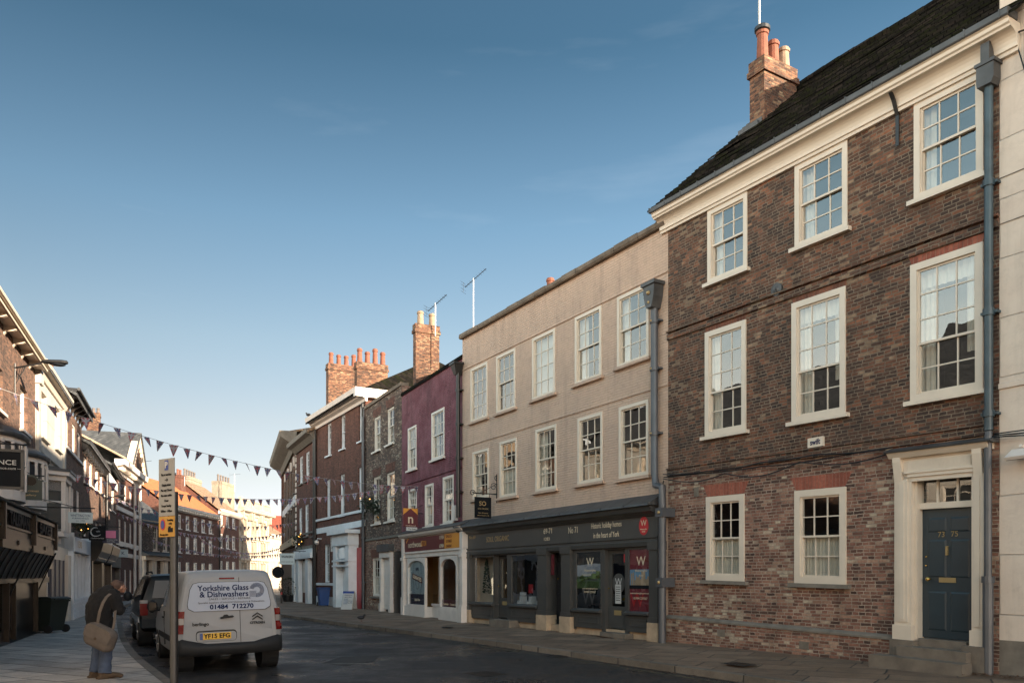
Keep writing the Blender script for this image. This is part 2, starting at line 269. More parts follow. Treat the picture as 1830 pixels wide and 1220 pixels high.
for _n in ('flag_red', 'flag_blue', 'flag_white'):
    _t = M[_n].node_tree; _b = _t.nodes['Principled BSDF']; _tr = N(_t, 'ShaderNodeBsdfTranslucent'); _mx = N(_t, 'ShaderNodeMixShader', Fac=.5); _l = _b.inputs['Base Color'].links[0].from_socket
    _g = mixc(_t, _l, (.45, .45, .5), .35); _t.links.new(_g, _b.inputs['Base Color']); _t.links.new(_g, _tr.inputs[0]); _t.links.new(_b.outputs[0], _mx.inputs[1]); _t.links.new(_tr.outputs[0], _mx.inputs[2]); _t.links.new(_mx.outputs[0], _t.nodes['Material Output'].inputs[0])
paint('leaf_dark', (.018, .028, .014), .7, .4, 9., 0); paint('bulb_glow', (1., .42, .08), .5, 0, 1., 0, emit=4.); paint('sign_glow', (.9, .75, .5), .5, 0, 1., 0, emit=.9)
paint('feather', (.020, .020, .024), .6, .3, 20., 0); paint('photo_sky', (.16, .30, .46), .5, .15, 3., 0); paint('photo_green', (.05, .085, .025), .6, .6, 9., 0); paint('photo_cloud', (.30, .32, .36), .6, .3, 5., 0)
paint('display_cream', (.46, .36, .27), .8, .1, 3., 0); paint('yellow_line', (.11, .095, .06), .8, .6, 7., .001); paint('road_white', (.25, .25, .24), .8, .5, 7., .001)
paint('leaf_litter', (.10, .045, .018), .9, .5, 30., .01)
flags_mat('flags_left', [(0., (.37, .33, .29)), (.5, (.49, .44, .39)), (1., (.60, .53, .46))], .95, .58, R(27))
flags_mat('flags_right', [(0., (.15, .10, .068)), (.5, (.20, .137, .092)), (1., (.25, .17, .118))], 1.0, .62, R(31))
flags_mat('kerb_stone', [(0., (.15, .125, .10)), (1., (.22, .185, .15))], 1.0, 4.0, R(28 + 0))
m, t, b = nmat('asphalt')
tc = N(t, 'ShaderNodeTexCoord'); v = tc.outputs['Object']
f1 = noise(t, v, 19.0, 6.0, .78); f2 = noise(t, v, .45, 7.0, .68); f3 = noise(t, v, 120.0, 2.0)
col = mixc(t, (.006, .006, .007), (.042, .041, .040), ramp(t, f1, [(.35, 0.), (.7, 1.)]))
col = mixc(t, col, ramp(t, f2, [(.38, .6), (.62, 1.5)]), 1.0, 'MULTIPLY')
t.links.new(col, b.inputs['Base Color']); t.links.new(ramp(t, f2, [(.40, .22), (.60, .62)]), b.inputs['Roughness'])
bump(t, b, f1, 1.0, .035)
m, t, b = nmat('glass')
t.nodes.remove(b); o = t.nodes['Material Output']
gl = N(t, 'ShaderNodeBsdfGlossy', Roughness=0.0); gl.inputs['Color'].default_value = (1, 1, 1, 1); tr = N(t, 'ShaderNodeBsdfTransparent'); tr.inputs['Color'].default_value = (.88, .9, .9, 1)
lw = N(t, 'ShaderNodeLayerWeight', Blend=.5); pw = N(t, 'ShaderNodeMath', operation='POWER'); t.links.new(lw.outputs['Facing'], pw.inputs[0]); pw.inputs[1].default_value = 4.0
fr = N(t, 'ShaderNodeMath', operation='MULTIPLY_ADD'); t.links.new(pw.outputs[0], fr.inputs[0]); fr.inputs[1].default_value = .82; fr.inputs[2].default_value = .13; mx = N(t, 'ShaderNodeMixShader')
gc = N(t, 'ShaderNodeTexCoord'); bp = N(t, 'ShaderNodeBump', Strength=.5, Distance=.006); t.links.new(noise(t, gc.outputs['Object'], 2.2, 1.0), bp.inputs['Height'])
t.links.new(bp.outputs[0], gl.inputs['Normal'])
t.links.new(fr.outputs[0], mx.inputs[0]); t.links.new(tr.outputs[0], mx.inputs[1]); t.links.new(gl.outputs[0], mx.inputs[2]); t.links.new(mx.outputs[0], o.inputs[0])
paint('glass_dark', (.010, .012, .015), .06, 0, 2., 0, coat=1.); paint('glass_far', (.03, .035, .04), .06, .2, 1.5, 0, coat=.6)
M['glass_far'].node_tree.nodes['Principled BSDF'].inputs['IOR'].default_value = 1.55
M['glass_dark'].node_tree.nodes['Principled BSDF'].inputs['Coat Weight'].default_value = .0; M['glass_dark'].node_tree.nodes['Principled BSDF'].inputs['Specular IOR Level'].default_value = .3

# ---------------------------------------------------------------- mesh builder
class MB:
    def __init__(s): s.v = []; s.f = []; s.m = []
    def add(s, vs, fs, m=0):
        o = len(s.v); s.v += [tuple(p) for p in vs]; s.f += [tuple(i + o for i in f) for f in fs]; s.m += [m] * len(fs); return s
    def quad(s, a, b, c, d, m=0): return s.add([a, b, c, d], [(0, 1, 2, 3)], m)
    def box(s, x0, x1, y0, y1, z0, z1, m=0):
        return s.add([(x0, y0, z0), (x1, y0, z0), (x1, y1, z0), (x0, y1, z0), (x0, y0, z1), (x1, y0, z1), (x1, y1, z1), (x0, y1, z1)],
                     [(0, 3, 2, 1), (4, 5, 6, 7), (0, 1, 5, 4), (1, 2, 6, 5), (2, 3, 7, 6), (3, 0, 4, 7)], m)
    def extr(s, poly, a0, a1, axis='x', m=0):
        """poly of 2-D points extruded along axis: x -> (y,z), y -> (x,z), z -> (x,y)"""
        def P3(p, a): return {'x': (a, p[0], p[1]), 'y': (p[0], a, p[1]), 'z': (p[0], p[1], a)}[axis]
        n = len(poly); vs = [P3(p, a0) for p in poly] + [P3(p, a1) for p in poly]
        fs = [(i, (i + 1) % n, (i + 1) % n + n, i + n) for i in range(n)] + [tuple(range(n - 1, -1, -1)), tuple(range(n, 2 * n))]
        return s.add(vs, fs, m)
    def tube(s, pts, r, n=10, m=0, caps=True):
        pts = [Vector(p) for p in pts]; rr = r if hasattr(r, '__len__') else [r] * len(pts); rings = []
        up = Vector((0, 0, 1))
        for i, p in enumerate(pts):
            d = (pts[min(i + 1, len(pts) - 1)] - pts[max(i - 1, 0)]).normalized()
            a = d.cross(up if abs(d.z) < .95 else Vector((1, 0, 0))).normalized(); bb = d.cross(a)
            rings.append([p + (a * math.cos(2 * math.pi * k / n) + bb * math.sin(2 * math.pi * k / n)) * rr[i] for k in range(n)])
        vs = [q for g in rings for q in g]; fs = []
        for i in range(len(pts) - 1):
            for k in range(n): fs.append((i * n + k, i * n + (k + 1) % n, (i + 1) * n + (k + 1) % n, (i + 1) * n + k))
        if caps: fs += [tuple(range(n - 1, -1, -1)), tuple(range((len(pts) - 1) * n, len(pts) * n))]
        return s.add(vs, fs, m)
    def lathe(s, cx, cy, prof, n=14, m=0, a0=0.0, a1=2 * math.pi):
        full = abs(a1 - a0 - 2 * math.pi) < 1e-6; k = n if full else n + 1; vs = []; fs = []
        for r, z in prof:
            for i in range(k): a = a0 + (a1 - a0) * i / n; vs.append((cx + r * math.cos(a), cy + r * math.sin(a), z))
        for j in range(len(prof) - 1):
            for i in range(n if full else n): fs.append((j * k + i, j * k + (i + 1) % k, (j + 1) * k + (i + 1) % k, (j + 1) * k + i))
        if full: fs += [tuple(range(k - 1, -1, -1)), tuple(range((len(prof) - 1) * k, len(prof) * k))]
        return s.add(vs, fs, m)
    def sphere(s, c, r, m=0, n=10, k=7):
        rx = r if hasattr(r, '__len__') else (r, r, r); vs = []; fs = []
        for j in range(k + 1):
            th = math.pi * j / k
            for i in range(n): a = 2 * math.pi * i / n; vs.append((c[0] + rx[0] * math.sin(th) * math.cos(a), c[1] + rx[1] * math.sin(th) * math.sin(a), c[2] + rx[2] * math.cos(th)))
        for j in range(k):
            for i in range(n): fs.append((j * n + i, (j + 1) * n + i, (j + 1) * n + (i + 1) % n, j * n + (i + 1) % n))
        return s.add(vs, fs, m)
    def build(s, name, mats, parent=None, shear=0.0, smooth=False, recalc=True, loc=None):
        me = bpy.data.meshes.new(name); vs = s.v if not shear else [(x, y, z + shear * x) for x, y, z in s.v]
        me.from_pydata(vs, [], s.f)
        if isinstance(mats, str): mats = [mats]
        for q in mats: me.materials.append(M[q])
        me.polygons.foreach_set('material_index', s.m)
        if recalc:
            bm = bmesh.new(); bm.from_mesh(me); bmesh.ops.remove_doubles(bm, verts=bm.verts, dist=1e-5) if smooth else None
            bmesh.ops.recalc_face_normals(bm, faces=bm.faces); bm.to_mesh(me); bm.free()
        if smooth: me.polygons.foreach_set('use_smooth', [True] * len(me.polygons))
        ob = bpy.data.objects.new(name, me); C.objects.link(ob)
        if smooth == 'auto': ob.modifiers.new('edge', 'EDGE_SPLIT').split_angle = R(38)
        if parent is not None: ob.parent = parent
        if loc: ob.location = loc
        return ob
def tag(o, label=None, cat=None, group=None, kind=None):
    if label: o['label'] = label
    if cat: o['category'] = cat
    if group: o['group'] = group
    if kind: o['kind'] = kind
    return o
def empty(name, label, cat, loc=(0, 0, 0), rz=0.0, group=None):
    o = bpy.data.objects.new(name, None); C.objects.link(o); o.location = loc; o.rotation_euler = (0, 0, rz); o.empty_display_size = .3
    return tag(o, label, cat, group)
TEXTS = []
def text(body, parent, loc, size, mat, width=None, rx=90, rz=0, ext=.002, align='CENTER', off=0.0, name='lettering', space=1.0):
    cu = bpy.data.curves.new(name, 'FONT'); cu.body = body; cu.size = size; cu.extrude = ext; cu.align_x = align; cu.align_y = 'CENTER'; cu.offset = off; cu.resolution_u = 3
    cu.space_character = space
    cu.materials.append(M[mat]); o = bpy.data.objects.new(name, cu); C.objects.link(o); o.parent = parent; o.location = loc; o.rotation_euler = (R(rx), 0, R(rz))
    TEXTS.append((o, width)); return o
def P(px, py, Y): return Vector(((px - CX) / F * Y, Y, EYE + (CY - py) / F * Y))
def nxt(p, vp, x):
    m = (vp - CX) / F; r = (x - CX) / F; Y = (p[0] - m * p[1]) / (r - m); return (r * Y, Y)

# ---------------------------------------------------------------- houses
class House:
    def __init__(s, name, label, A, B, z0=0.0, shear=0.0, cat='house', group='houses lining the street'):
        s.A = Vector(A); s.B = Vector(B); s.d = (s.B - s.A).normalized(); s.L = (s.B - s.A).length; s.n = Vector((s.d.y, -s.d.x)); s.z0 = z0; s.sh = shear
        s.root = empty(name, label, cat, (s.A.x, s.A.y, z0), math.atan2(s.d.y, s.d.x), group); s.op = []; s.D = 9.0
    def uz(s, px, py, off=0.0):
        r = (px - CX) / F; Q = s.A + s.n * off; Y = Q.dot(s.n) / (r * s.n.x + s.n.y)
        p = Vector((r * Y, Y)); u = (p - Q).dot(s.d); return u, EYE + (CY - py) / F * Y - s.z0 - s.sh * u
    def u(s, px, off=0.0): return s.uz(px, CY, off)[0]
    def z(s, px, py, off=0.0): return s.uz(px, py, off)[1]
    def W(s, u, y, z): q = s.A + s.d * u - s.n * y; return Vector((q.x, q.y, z + s.z0 + s.sh * u))
    def b(s, mb, name, mats, parent=None, **k): return mb.build(name, mats, parent if parent is not None else s.root, shear=s.sh, **k)
    def rect(s, LT, RB): u0, z1 = s.uz(*LT); u1, z0 = s.uz(*RB); return u0, u1, z0, z1
    def wall(s, H, mats, bands=None, D=None, gable=None, zb=-.6, sides=True, name='wall', u0=0.0, u1=None, depth_reveal=.14):
        D = D or s.D; s.D = D; s.H = H; L = u1 if u1 is not None else s.L; mb = MB(); us = {u0, L}; zs = {zb, H}
        bands = bands or []
        for o in s.op:
            us |= {max(u0, o[0]), min(L, o[1])}; zs |= {o[2], min(H, o[3])}
        for z, _ in bands:
            if z < H: zs.add(z)
        us = sorted(us); zs = sorted(zs)
        def mat(zc):
            k = 0
            for z, i in bands:
                if zc < z: k = i; break
            return k
        for i in range(len(us) - 1):
            for j in range(len(zs) - 1):
                a, b_, c, d = us[i], us[i + 1], zs[j], zs[j + 1]
                if b_ - a < 1e-6 or d - c < 1e-6: continue
                uc, zc = (a + b_) / 2, (c + d) / 2
                if any(o[0] < uc < o[1] and o[2] < zc < o[3] for o in s.op): continue
                mb.quad((a, 0, c), (b_, 0, c), (b_, 0, d), (a, 0, d), mat(zc))
        for o in s.op:
            r = o[4] if len(o) > 4 else depth_reveal; k = mat((o[2] + o[3]) / 2); a, b_, c, d = o[:4]
            mb.quad((a, 0, c), (a, r, c), (a, r, d), (a, 0, d), k); mb.quad((b_, 0, c), (b_, 0, d), (b_, r, d), (b_, r, c), k)
            mb.quad((a, 0, d), (a, r, d), (b_, r, d), (b_, 0, d), k); mb.quad((a, 0, c), (b_, 0, c), (b_, r, c), (a, r, c), k)
        if sides:
            for x in (u0, L):
                if gable: mb.add([(x, 0, zb), (x, D, zb), (x, D, H), (x, gable[0], gable[1]), (x, 0, H)], [(0, 1, 2, 3, 4)])
                else: mb.quad((x, 0, zb), (x, D, zb), (x, D, H), (x, 0, H))
            mb.quad((u0, D, zb), (L, D, zb), (L, D, H), (u0, D, H))
        return s.b(mb, name, mats, recalc=False)
    def win(s, LT, RB, cols=3, rt=2, rb=2, fw=.09, mat='white_frame', sill='white_frame', far=False, curt='side', reveal=.14, proud=.02, sillw=.08, open_=True, archi=0.0, rect=None, bar=.022, interior=True):
        u0, u1, z0, z1 = rect or s.rect(LT, RB)
        fy = reveal - .09 if reveal > .09 else -proud
        s.op.append((u0 + .02, u1 - .02, z0 + .02, z1 - .02, max(reveal, .13)))
        mb = MB(); yb = fy + .12
        for a in ((u0, u0 + fw, z0, z1), (u1 - fw, u1, z0, z1), (u0 + fw, u1 - fw, z1 - fw, z1), (u0 + fw, u1 - fw, z0, z0 + fw * .9)): mb.box(a[0], a[1], fy, yb, a[2], a[3])
        if fy < 0 and fw > .08:  # moulded inner bead
            q = fw * .55
            for a in ((u0 + fw, u0 + fw + .02, z0 + fw, z1 - fw), (u1 - fw - .02, u1 - fw, z0 + fw, z1 - fw)): mb.box(a[0], a[1], fy + .03, yb, a[2], a[3])
        a0, a1, b0, b1 = u0 + fw, u1 - fw, z0 + fw * .9, z1 - fw
        tot = rt + rb; zm = b0 + (b1 - b0) * (rb / tot) if rb else b0; sw = .035
        def sash(x0, x1, za, zb, rows, y):
            mb.box(x0, x0 + sw, y, y + .035, za, zb); mb.box(x1 - sw, x1, y, y + .035, za, zb); mb.box(x0 + sw, x1 - sw, y, y + .035, za, za + sw * 1.1); mb.box(x0 + sw, x1 - sw, y, y + .035, zb - sw, zb)
            for i in range(1, cols): x = x0 + (x1 - x0) * i / cols; mb.box(x - bar / 2, x + bar / 2, y + .006, y + .03, za + sw, zb - sw)
            for i in range(1, rows): z = za + (zb - za) * i / rows; mb.box(x0 + sw, x1 - sw, y + .004, y + .032, z - bar / 2, z + bar / 2)
        sash(a0, a1, zm - .01, b1, rt, fy + .04)
        if rb: sash(a0, a1, b0, zm + .03, rb, fy + .078)
        wo = s.b(mb, 'window', mat)
        g = 'glass_far' if far else 'glass'
        pm = MB(); pm.quad((a0 + .01, fy + .058, zm), (a1 - .01, fy + .058, zm), (a1 - .01, fy + .058, b1 - .01), (a0 + .01, fy + .058, b1 - .01))
        if rb: pm.quad((a0 + .01, fy + .096, b0 + .01), (a1 - .01, fy + .096, b0 + .01), (a1 - .01, fy + .096, zm), (a0 + .01, fy + .096, zm))
        s.b(pm, 'pane', g, wo, recalc=False)
        if sill:
            sm = MB(); sm.box(u0 - sillw, u1 + sillw, -.10, max(.02, fy + .02), z0 - .075, z0 - .001); s.b(sm, 'sill', sill, wo)
        if not far:
            if interior:
                im = MB(); y0, y1 = yb + .002, yb + 1.1; e = .12
                im.quad((u0 - e, y1, z0 - e), (u1 + e, y1, z0 - e), (u1 + e, y1, z1 + e), (u0 - e, y1, z1 + e)); im.quad((u0 - e, y0, z0 - e), (u0 - e, y1, z0 - e), (u0 - e, y1, z1 + e), (u0 - e, y0, z1 + e))
                im.quad((u1 + e, y0, z0 - e), (u1 + e, y1, z0 - e), (u1 + e, y1, z1 + e), (u1 + e, y0, z1 + e)); im.quad((u0 - e, y0, z0 - e), (u1 + e, y0, z0 - e), (u1 + e, y1, z0 - e), (u0 - e, y1, z0 - e)); im.quad((u0 - e, y0, z1 + e), (u1 + e, y0, z1 + e), (u1 + e, y1, z1 + e), (u0 - e, y1, z1 + e))
                s.b(im, 'room', 'room_dark', wo, recalc=False)
            def drape(x0, x1, za, zb, y, lam=.09, amp=.02):
                cm = MB(); n = max(6, int((x1 - x0) / lam * 6)); vs = []
                for i in range(n + 1):
                    x = x0 + (x1 - x0) * i / n; yy = y + amp * math.sin(2 * math.pi * (x - x0) / lam + .6 * math.sin(7 * x)); vs += [(x, yy, za), (x, yy, zb)]
                cm.add(vs, [(2 * i, 2 * i + 2, 2 * i + 3, 2 * i + 1) for i in range(n)]); return cm
            if curt == 'side':
                rc = random.Random(int(u0 * 97 + z0 * 31)); k_ = rc.choice((0, 1, 2, 2)); wd = (u1 - u0) * rc.uniform(.16, .36); cm = drape(u0, u0 + wd, z0, z1, yb + .07, lam=rc.uniform(.07, .12)) if k_ != 1 else MB(); c2 = drape(u1 - wd * rc.uniform(.6, 1.1), u1, z0, z1, yb + rc.uniform(.05, .2), lam=rc.uniform(.07, .12)); cm.add(c2.v, c2.f); s.b(cm, 'curtain', 'curtain', wo, smooth=True)
            elif curt == 'swag':
                cm = drape(u0, u1, z0 + (z1 - z0) * .82, z1, yb + .06, .12); c2 = drape(u0, u0 + (u1 - u0) * .28, z0, z1, yb + .1); c3 = drape(u1 - (u1 - u0) * .3, u1, z0 + (z1 - z0) * .3, z1, yb + .1); cm.add(c2.v, c2.f); cm.add(c3.v, c3.f); s.b(cm, 'curtain', 'curtain', wo, smooth=True)
            elif curt == 'net': s.b(drape(u0, u1, z0, z1, yb + .07, .11, .012), 'curtain', 'curtain', wo, smooth=True)
            elif curt == 'half': s.b(drape(u0, u1, z0, zm + .02, yb + .03, .07, .008), 'curtain', 'curtain', wo, smooth=True)
            elif curt == 'blind': bm_ = MB(); bm_.box(u0 + .02, u1 - .02, yb + .04, yb + .05, z0 + .02, z1 - .02); s.b(bm_, 'blind', 'blind_pale', wo)
        return wo
    def lintel(s, u0, u1, z, h=.30, splay=.12, mat='brick_lintel'):
        mb = MB(); mb.extr([(u0, z), (u1, z), (u1 + splay, z + h), (u0 - splay, z + h)], -.004, .01, 'y'); return s.b(mb, 'lintel', mat)
    def band(s, z, h=.08, out_=.05, u0=0.0, u1=None, mat='brick_dark', name='band', z2=None):
        mb = MB(); L = s.L if u1 is None else u1
        mb.extr([(0.0, z - h / 2), (-out_, z - h / 2 + .01), (-out_, z + h / 2 - .015), (0.0, z + h / 2)], u0, L, 'x'); return s.b(mb, name, mat)
    def prof(s, name, poly, u0, u1, mat, parent=None):
        mb = MB(); mb.extr(poly, u0, u1, 'x'); return s.b(mb, name, mat, parent)
    def roof(s, ze, zr, v, mat, D=None, over=.3, side=.12, hipL=0.0, hipR=0.0, th=.12, wob=.0):
        D = D or s.D; n = max(2, int(s.L / .5)); mb = MB(); sl = (zr - ze) / v; zf = ze - over * sl; slb = (zr - ze) / (D - v)
        x0, x1 = -side, s.L + side
        def rowpts(t0, y, z, i): return (x0 + (x1 - x0) * t0, y, z)
        rx0, rx1 = x0 + hipL, x1 - hipR
        rnd = random.Random(int(s.L * 100))
        vs = []; 
        for i in range(n + 1):
            t = i / n; dz = wob * (rnd.random() - .5) * 2
            vs += [(x0 + (x1 - x0) * t, -over, zf), (rx0 + (rx1 - rx0) * t, v, zr + dz), (x0 + (x1 - x0) * t, D + .1, ze - .1 * slb)]
        up = [(x, y, z + th) for x, y, z in vs]; k = len(vs); fs = []
        for i in range(n):
            a = 3 * i
            fs += [(a, a + 3, a + 4, a + 1), (a + 1, a + 4, a + 5, a + 2)]; fs += [(k + a, k + a + 1, k + a + 4, k + a + 3), (k + a + 1, k + a + 2, k + a + 5, k + a + 4)]
            fs += [(a, k + a, k + a + 3, a + 3), (a + 2, a + 5, k + a + 5, k + a + 2)]
        for e in (0, 3 * n):
            fs += [(e, e + 1, k + e + 1, k + e), (e + 1, e + 2, k + e + 2, k + e + 1)]
        if hipL: fs.append((k, k + 1, k + 2))
        if hipR: fs.append((k + 3 * n, k + 3 * n + 1, k + 3 * n + 2))
        mb.add(vs + up, fs); return s.b(mb, 'roof', mat)
    def chimney(s, u, v, wu, wv, z0, z1, pots, mat='brick_orange', pot='terracotta', ph=.55, cap=.12, cols=1, loc_parent=None):
        mb = MB(); mb.box(u, u + wu, v, v + wv, z0, z1 - .38); mb.box(u - .05, u + wu + .05, v - .05, v + wv + .05, z1 - .38, z1 - .24); mb.box(u - .02, u + wu + .02, v - .02, v + wv + .02, z1 - .24, z1)
        c = s.b(mb, 'chimney', mat)
        long_u = wu > wv
        for i, hgt in enumerate(pots):
            t = (i + .5) / len(pots); x = u + (wu * t if long_u else wu / 2); y = v + (wv / 2 if long_u else wv * t); r = .145
            pm = MB(); pm.lathe(x, y, [(r * 1.1, z1 - .02), (r, z1 + .06), (r * .86, z1 + hgt * .8), (r * 1.05, z1 + hgt * .82), (r * 1.05, z1 + hgt * .93), (r * .9, z1 + hgt * .95), (r * .88, z1 + hgt)], 12)
            s.b(pm, 'chimney_pot', pot if isinstance(pot, str) else pot[i % len(pot)], c, smooth=False)
        return c
    def chim(s, px, py, v, wu, wv, z0, pots, sideR=True, **k):
        """chimney placed by its visible street corner"""
        u_ = s.u(px, -v); return s.chimney(u_ - wu if sideR else u_, v, wu, wv, z0, s.z(px, py, -v), pots, **k)
    def pipe(s, pts, r, mat, clips=(), hopper=None, name='drainpipe'):
        mb = MB(); mb.tube(pts, r, 16)
        for z, x, y in clips: mb.lathe(x, y, [(r * 1.35, z - .05), (r * 1.35, z + .05)], 10); mb.box(x - r * 2, x + r * 2, y, .0, z - .02, z + .02)
        p = s.b(mb, name, mat, smooth='auto')
        if hopper:
            x, y, z, w_, h_ = hopper; hm = MB()
            hm.add([(x - w_ / 2, -.02, z + h_), (x + w_ / 2, -.02, z + h_), (x + w_ / 2, y * 2, z + h_), (x - w_ / 2, y * 2, z + h_), (x - w_ / 4, -.02, z), (x + w_ / 4, -.02, z), (x + w_ / 4, y * 1.4, z), (x - w_ / 4, y * 1.4, z)],
                   [(0, 1, 2, 3), (4, 7, 6, 5), (0, 4, 5, 1), (1, 5, 6, 2), (2, 6, 7, 3), (3, 7, 4, 0)]); hm.box(x - w_ / 2 - .03, x + w_ / 2 + .03, y * 2 - .03, 0, z + h_ - .02, z + h_ + .05)
            s.b(hm, 'hopper', mat, p)
        return p
    def panel_door(s, u0, u1, z0, z1, y, mat, rows=((.08, .38), (.45, .80), (.85, .96)), cols=2, name='door'):
        mb = MB(); mb.box(u0, u1, y, y + .05, z0, z1); w_ = (u1 - u0)
        for r0, r1 in rows:
            for c in range(cols):
                a = u0 + w_ * (.11 + c * (.80 / cols) + (.02 if c else 0)); b_ = a + w_ * (.80 / cols - .05); za, zb = z0 + (z1 - z0) * r0, z0 + (z1 - z0) * r1; e = .025
                mb.add([(a, y - .002, za), (b_, y - .002, za), (b_, y - .002, zb), (a, y - .002, zb), (a + e, y - .014, za + e), (b_ - e, y - .014, za + e), (b_ - e, y - .014, zb - e), (a + e, y - .014, zb - e)],
                       [(0, 1, 5, 4), (1, 2, 6, 5), (2, 3, 7, 6), (3, 0, 4, 7), (4, 5, 6, 7)])
        return s.b(mb, name, mat)
# ================================================================ RIGHT-HAND ROW (plans: each house front is a straight line on the ground)
aR = 14.7; mR = (60 - CX) / F
def onR(x): Y = aR / ((x - CX) / F - mR); return ((x - CX) / F * Y, Y)
pW = (aR + mR * 4.0, 4.0); pB = onR(1786); pC = onR(1194); pD = onR(826.5)
pE = nxt(pD, 200, 718); pF = nxt(pE, 200, 653); pG = nxt(pF, 100, 566); pH = nxt(pG, 238, 530); pI = nxt(pH, 415, 507)

# ---- brick town house with the navy door
H = House('brick_town_house', 'tall three storey brown brick town house with coved cream eaves and a navy panelled door', pC, pB, .22, shear=-.022)
TB = H
rows = [(((1265, 388), (1335, 490)), 2, 2, 'side'), (((1421, 312), (1516, 430)), 2, 2, 'side'), (((1634, 196), (1758, 342)), 2, 2, 'side')]
zt0 = H.z(1265, 494); zt1 = H.z(1265, 386)
EV = H.z(1195, 414)                                     # underside of the cornice
for (xa, xb), cu in (((1265, 1336), 'side'), ((1421, 1515), 'side'), ((1634, 1758), 'net2')):
    a, b_ = H.u(xa), H.u(xb); zb_ = H.z(xa, {1265: 508, 1421: 445, 1634: 360}[xa])
    H.win(0, 0, 3, 2, 2, fw=.105, rect=(a, b_, zb_, EV + .0), mat='cream_frame', sill='cream_frame', reveal=.05, curt='side', proud=.02)
for (xa, xb, ya, yb), cu in (((1261, 1334, 595, 781), 'side'), ((1416, 1512, 543, 755), 'swag'), ((1628, 1758, 475, 718), 'swag')):
    a, b_ = H.u(xa), H.u(xb); z1_, z0_ = H.z(xa, ya), H.z(xa, yb)
    H.win(0, 0, 3, 3, 2, fw=.115, rect=(a, b_, z0_, z1_), mat='cream_frame', sill='cream_frame', reveal=.05, curt=cu, proud=.03)
    H.lintel(a + .02, b_ - .02, z1_ + .01, .27, .12, mat='brick_lintel_dark' if xa < 1600 else 'brick_lintel')
for (xa, xb, ya, yb) in ((1263, 1331, 888, 1036), (1421, 1513, 877, 1041)):
    a, b_ = H.u(xa), H.u(xb); z1_, z0_ = H.z(xa, ya), H.z(xa, yb)
    H.win(0, 0, 3, 2, 2, fw=.13, rect=(a, b_, z0_, z1_), mat='cream_frame', sill='stone_grey', reveal=.05, curt='half', proud=.03, sillw=.10)
    H.lintel(a + .03, b_ - .03, z1_ + .01, .25, .14)
dl, dr = H.u(1634), H.u(1742); dz0 = H.z(1645, 1138); dz1 = H.z(1645, 909); ft = H.z(1645, 852)
H.op.append((dl, dr, -.6, ft, .2))
hz = H.z(1195, 843)
H.wall(EV + .35, ['brick_pink', 'brick_dark'], bands=[(hz, 0), (99, 1)], D=8.4, gable=(4.2, EV + .4 + 3.9))
H.band(H.z(1195, 845), .16, .045, mat='brick_dark'); H.band(H.z(1195, 838), .05, .07, mat='brick_dark')
H.band(H.z(1195, 603), .15, .045, mat='brick_dark'); H.band(H.z(1195, 594), .05, .07, mat='brick_dark')
pz = H.z(1195, 1099)
H.prof('plinth', [(.0, -.6), (-.05, -.6), (-.05, pz - .07), (0.0, pz - .07)], 0, H.u(1603), 'brick_pink')
H.prof('plinth_cap', [(.0, pz - .07), (-.075, pz - .07), (-.075, pz - .03), (-.05, pz), (0.0, pz + .02)], 0, H.u(1603), 'stone_grey')
for x, y in ((1292, 1130), (1440, 1152)):
    mb = MB(); u_, z_ = H.uz(x, y); mb.box(u_ - .11, u_ + .11, -.055, -.04, z_ - .08, z_ + .07)
    for k in range(5): mb.box(u_ - .10, u_ + .10, -.062, -.055, z_ - .07 + k * .028, z_ - .058 + k * .028)
    H.b(mb, 'air_brick', 'stone_grey')
# coved cornice, lead gutter, roof
c0 = EV; prof = [(.0, c0), (-.06, c0), (-.07, c0 + .05), (-.10, c0 + .06)]
for k in range(7):
    a = k / 6 * math.pi / 2; prof.append((-.08 - .17 * (1 - math.cos(a)), c0 + .07 + .22 * math.sin(a) * 1.0))
prof += [(-.28, c0 + .29), (-.29, c0 + .32), (-.32, c0 + .34), (-.33, c0 + .39), (-.36, c0 + .41), (.0, c0 + .41)]
H.prof('cornice', prof, -.20, H.L + .30, 'cream_frame')
mb = MB(); L_ = H.L + .32; x = -.22
while x < L_: w_ = min(.52, L_ - x); mb.extr([(-.375, c0 + .412), (-.39, c0 + .43), (-.392, c0 + .515), (-.36, c0 + .53), (-.1, c0 + .53), (-.1, c0 + .412)], x, x + w_ - .006, 'x'); mb.box(x - .010, x + .010, -.398, -.34, c0 + .415, c0 + .537); x += .52
H.b(mb, 'lead_gutter', 'lead')
ze = c0 + .45; zr = ze + 4.15
# roof built from overlapping tile courses so that verge and ridge are uneven
mb = MB(); rnd = random.Random(4); nC = 34; v0, v1 = -.36, 4.3
for k in range(nC):
    t0, t1 = k / nC, (k + 1.25) / nC; x = -.30 - rnd.random() * .05
    while x < H.L + .35:
        w_ = .9 + rnd.random() * 1.2; xe = min(x + w_, H.L + .45); lift = .01 + .022 * rnd.random(); wv = lambda xx: .035 * math.sin(xx * 1.3 + 1) + .02 * math.sin(xx * 3.1)
        ya, yb = v0 + (v1 - v0) * t0, v0 + (v1 - v0) * min(t1, 1.0); za, zb = ze + (zr - ze) * t0, ze + (zr - ze) * min(t1, 1.0)
        mb.add([(x, ya, za + .045 + lift + wv(x)), (xe, ya, za + .045 + lift + wv(xe)), (xe, yb, zb + .02 + wv(xe)), (x, yb, zb + .02 + wv(x)), (x, ya, za + lift + wv(x)), (xe, ya, za + lift + wv(xe))],
               [(0, 1, 2, 3), (4, 5, 1, 0), (4, 0, 3), (5, 2, 1)]); x = xe + .004
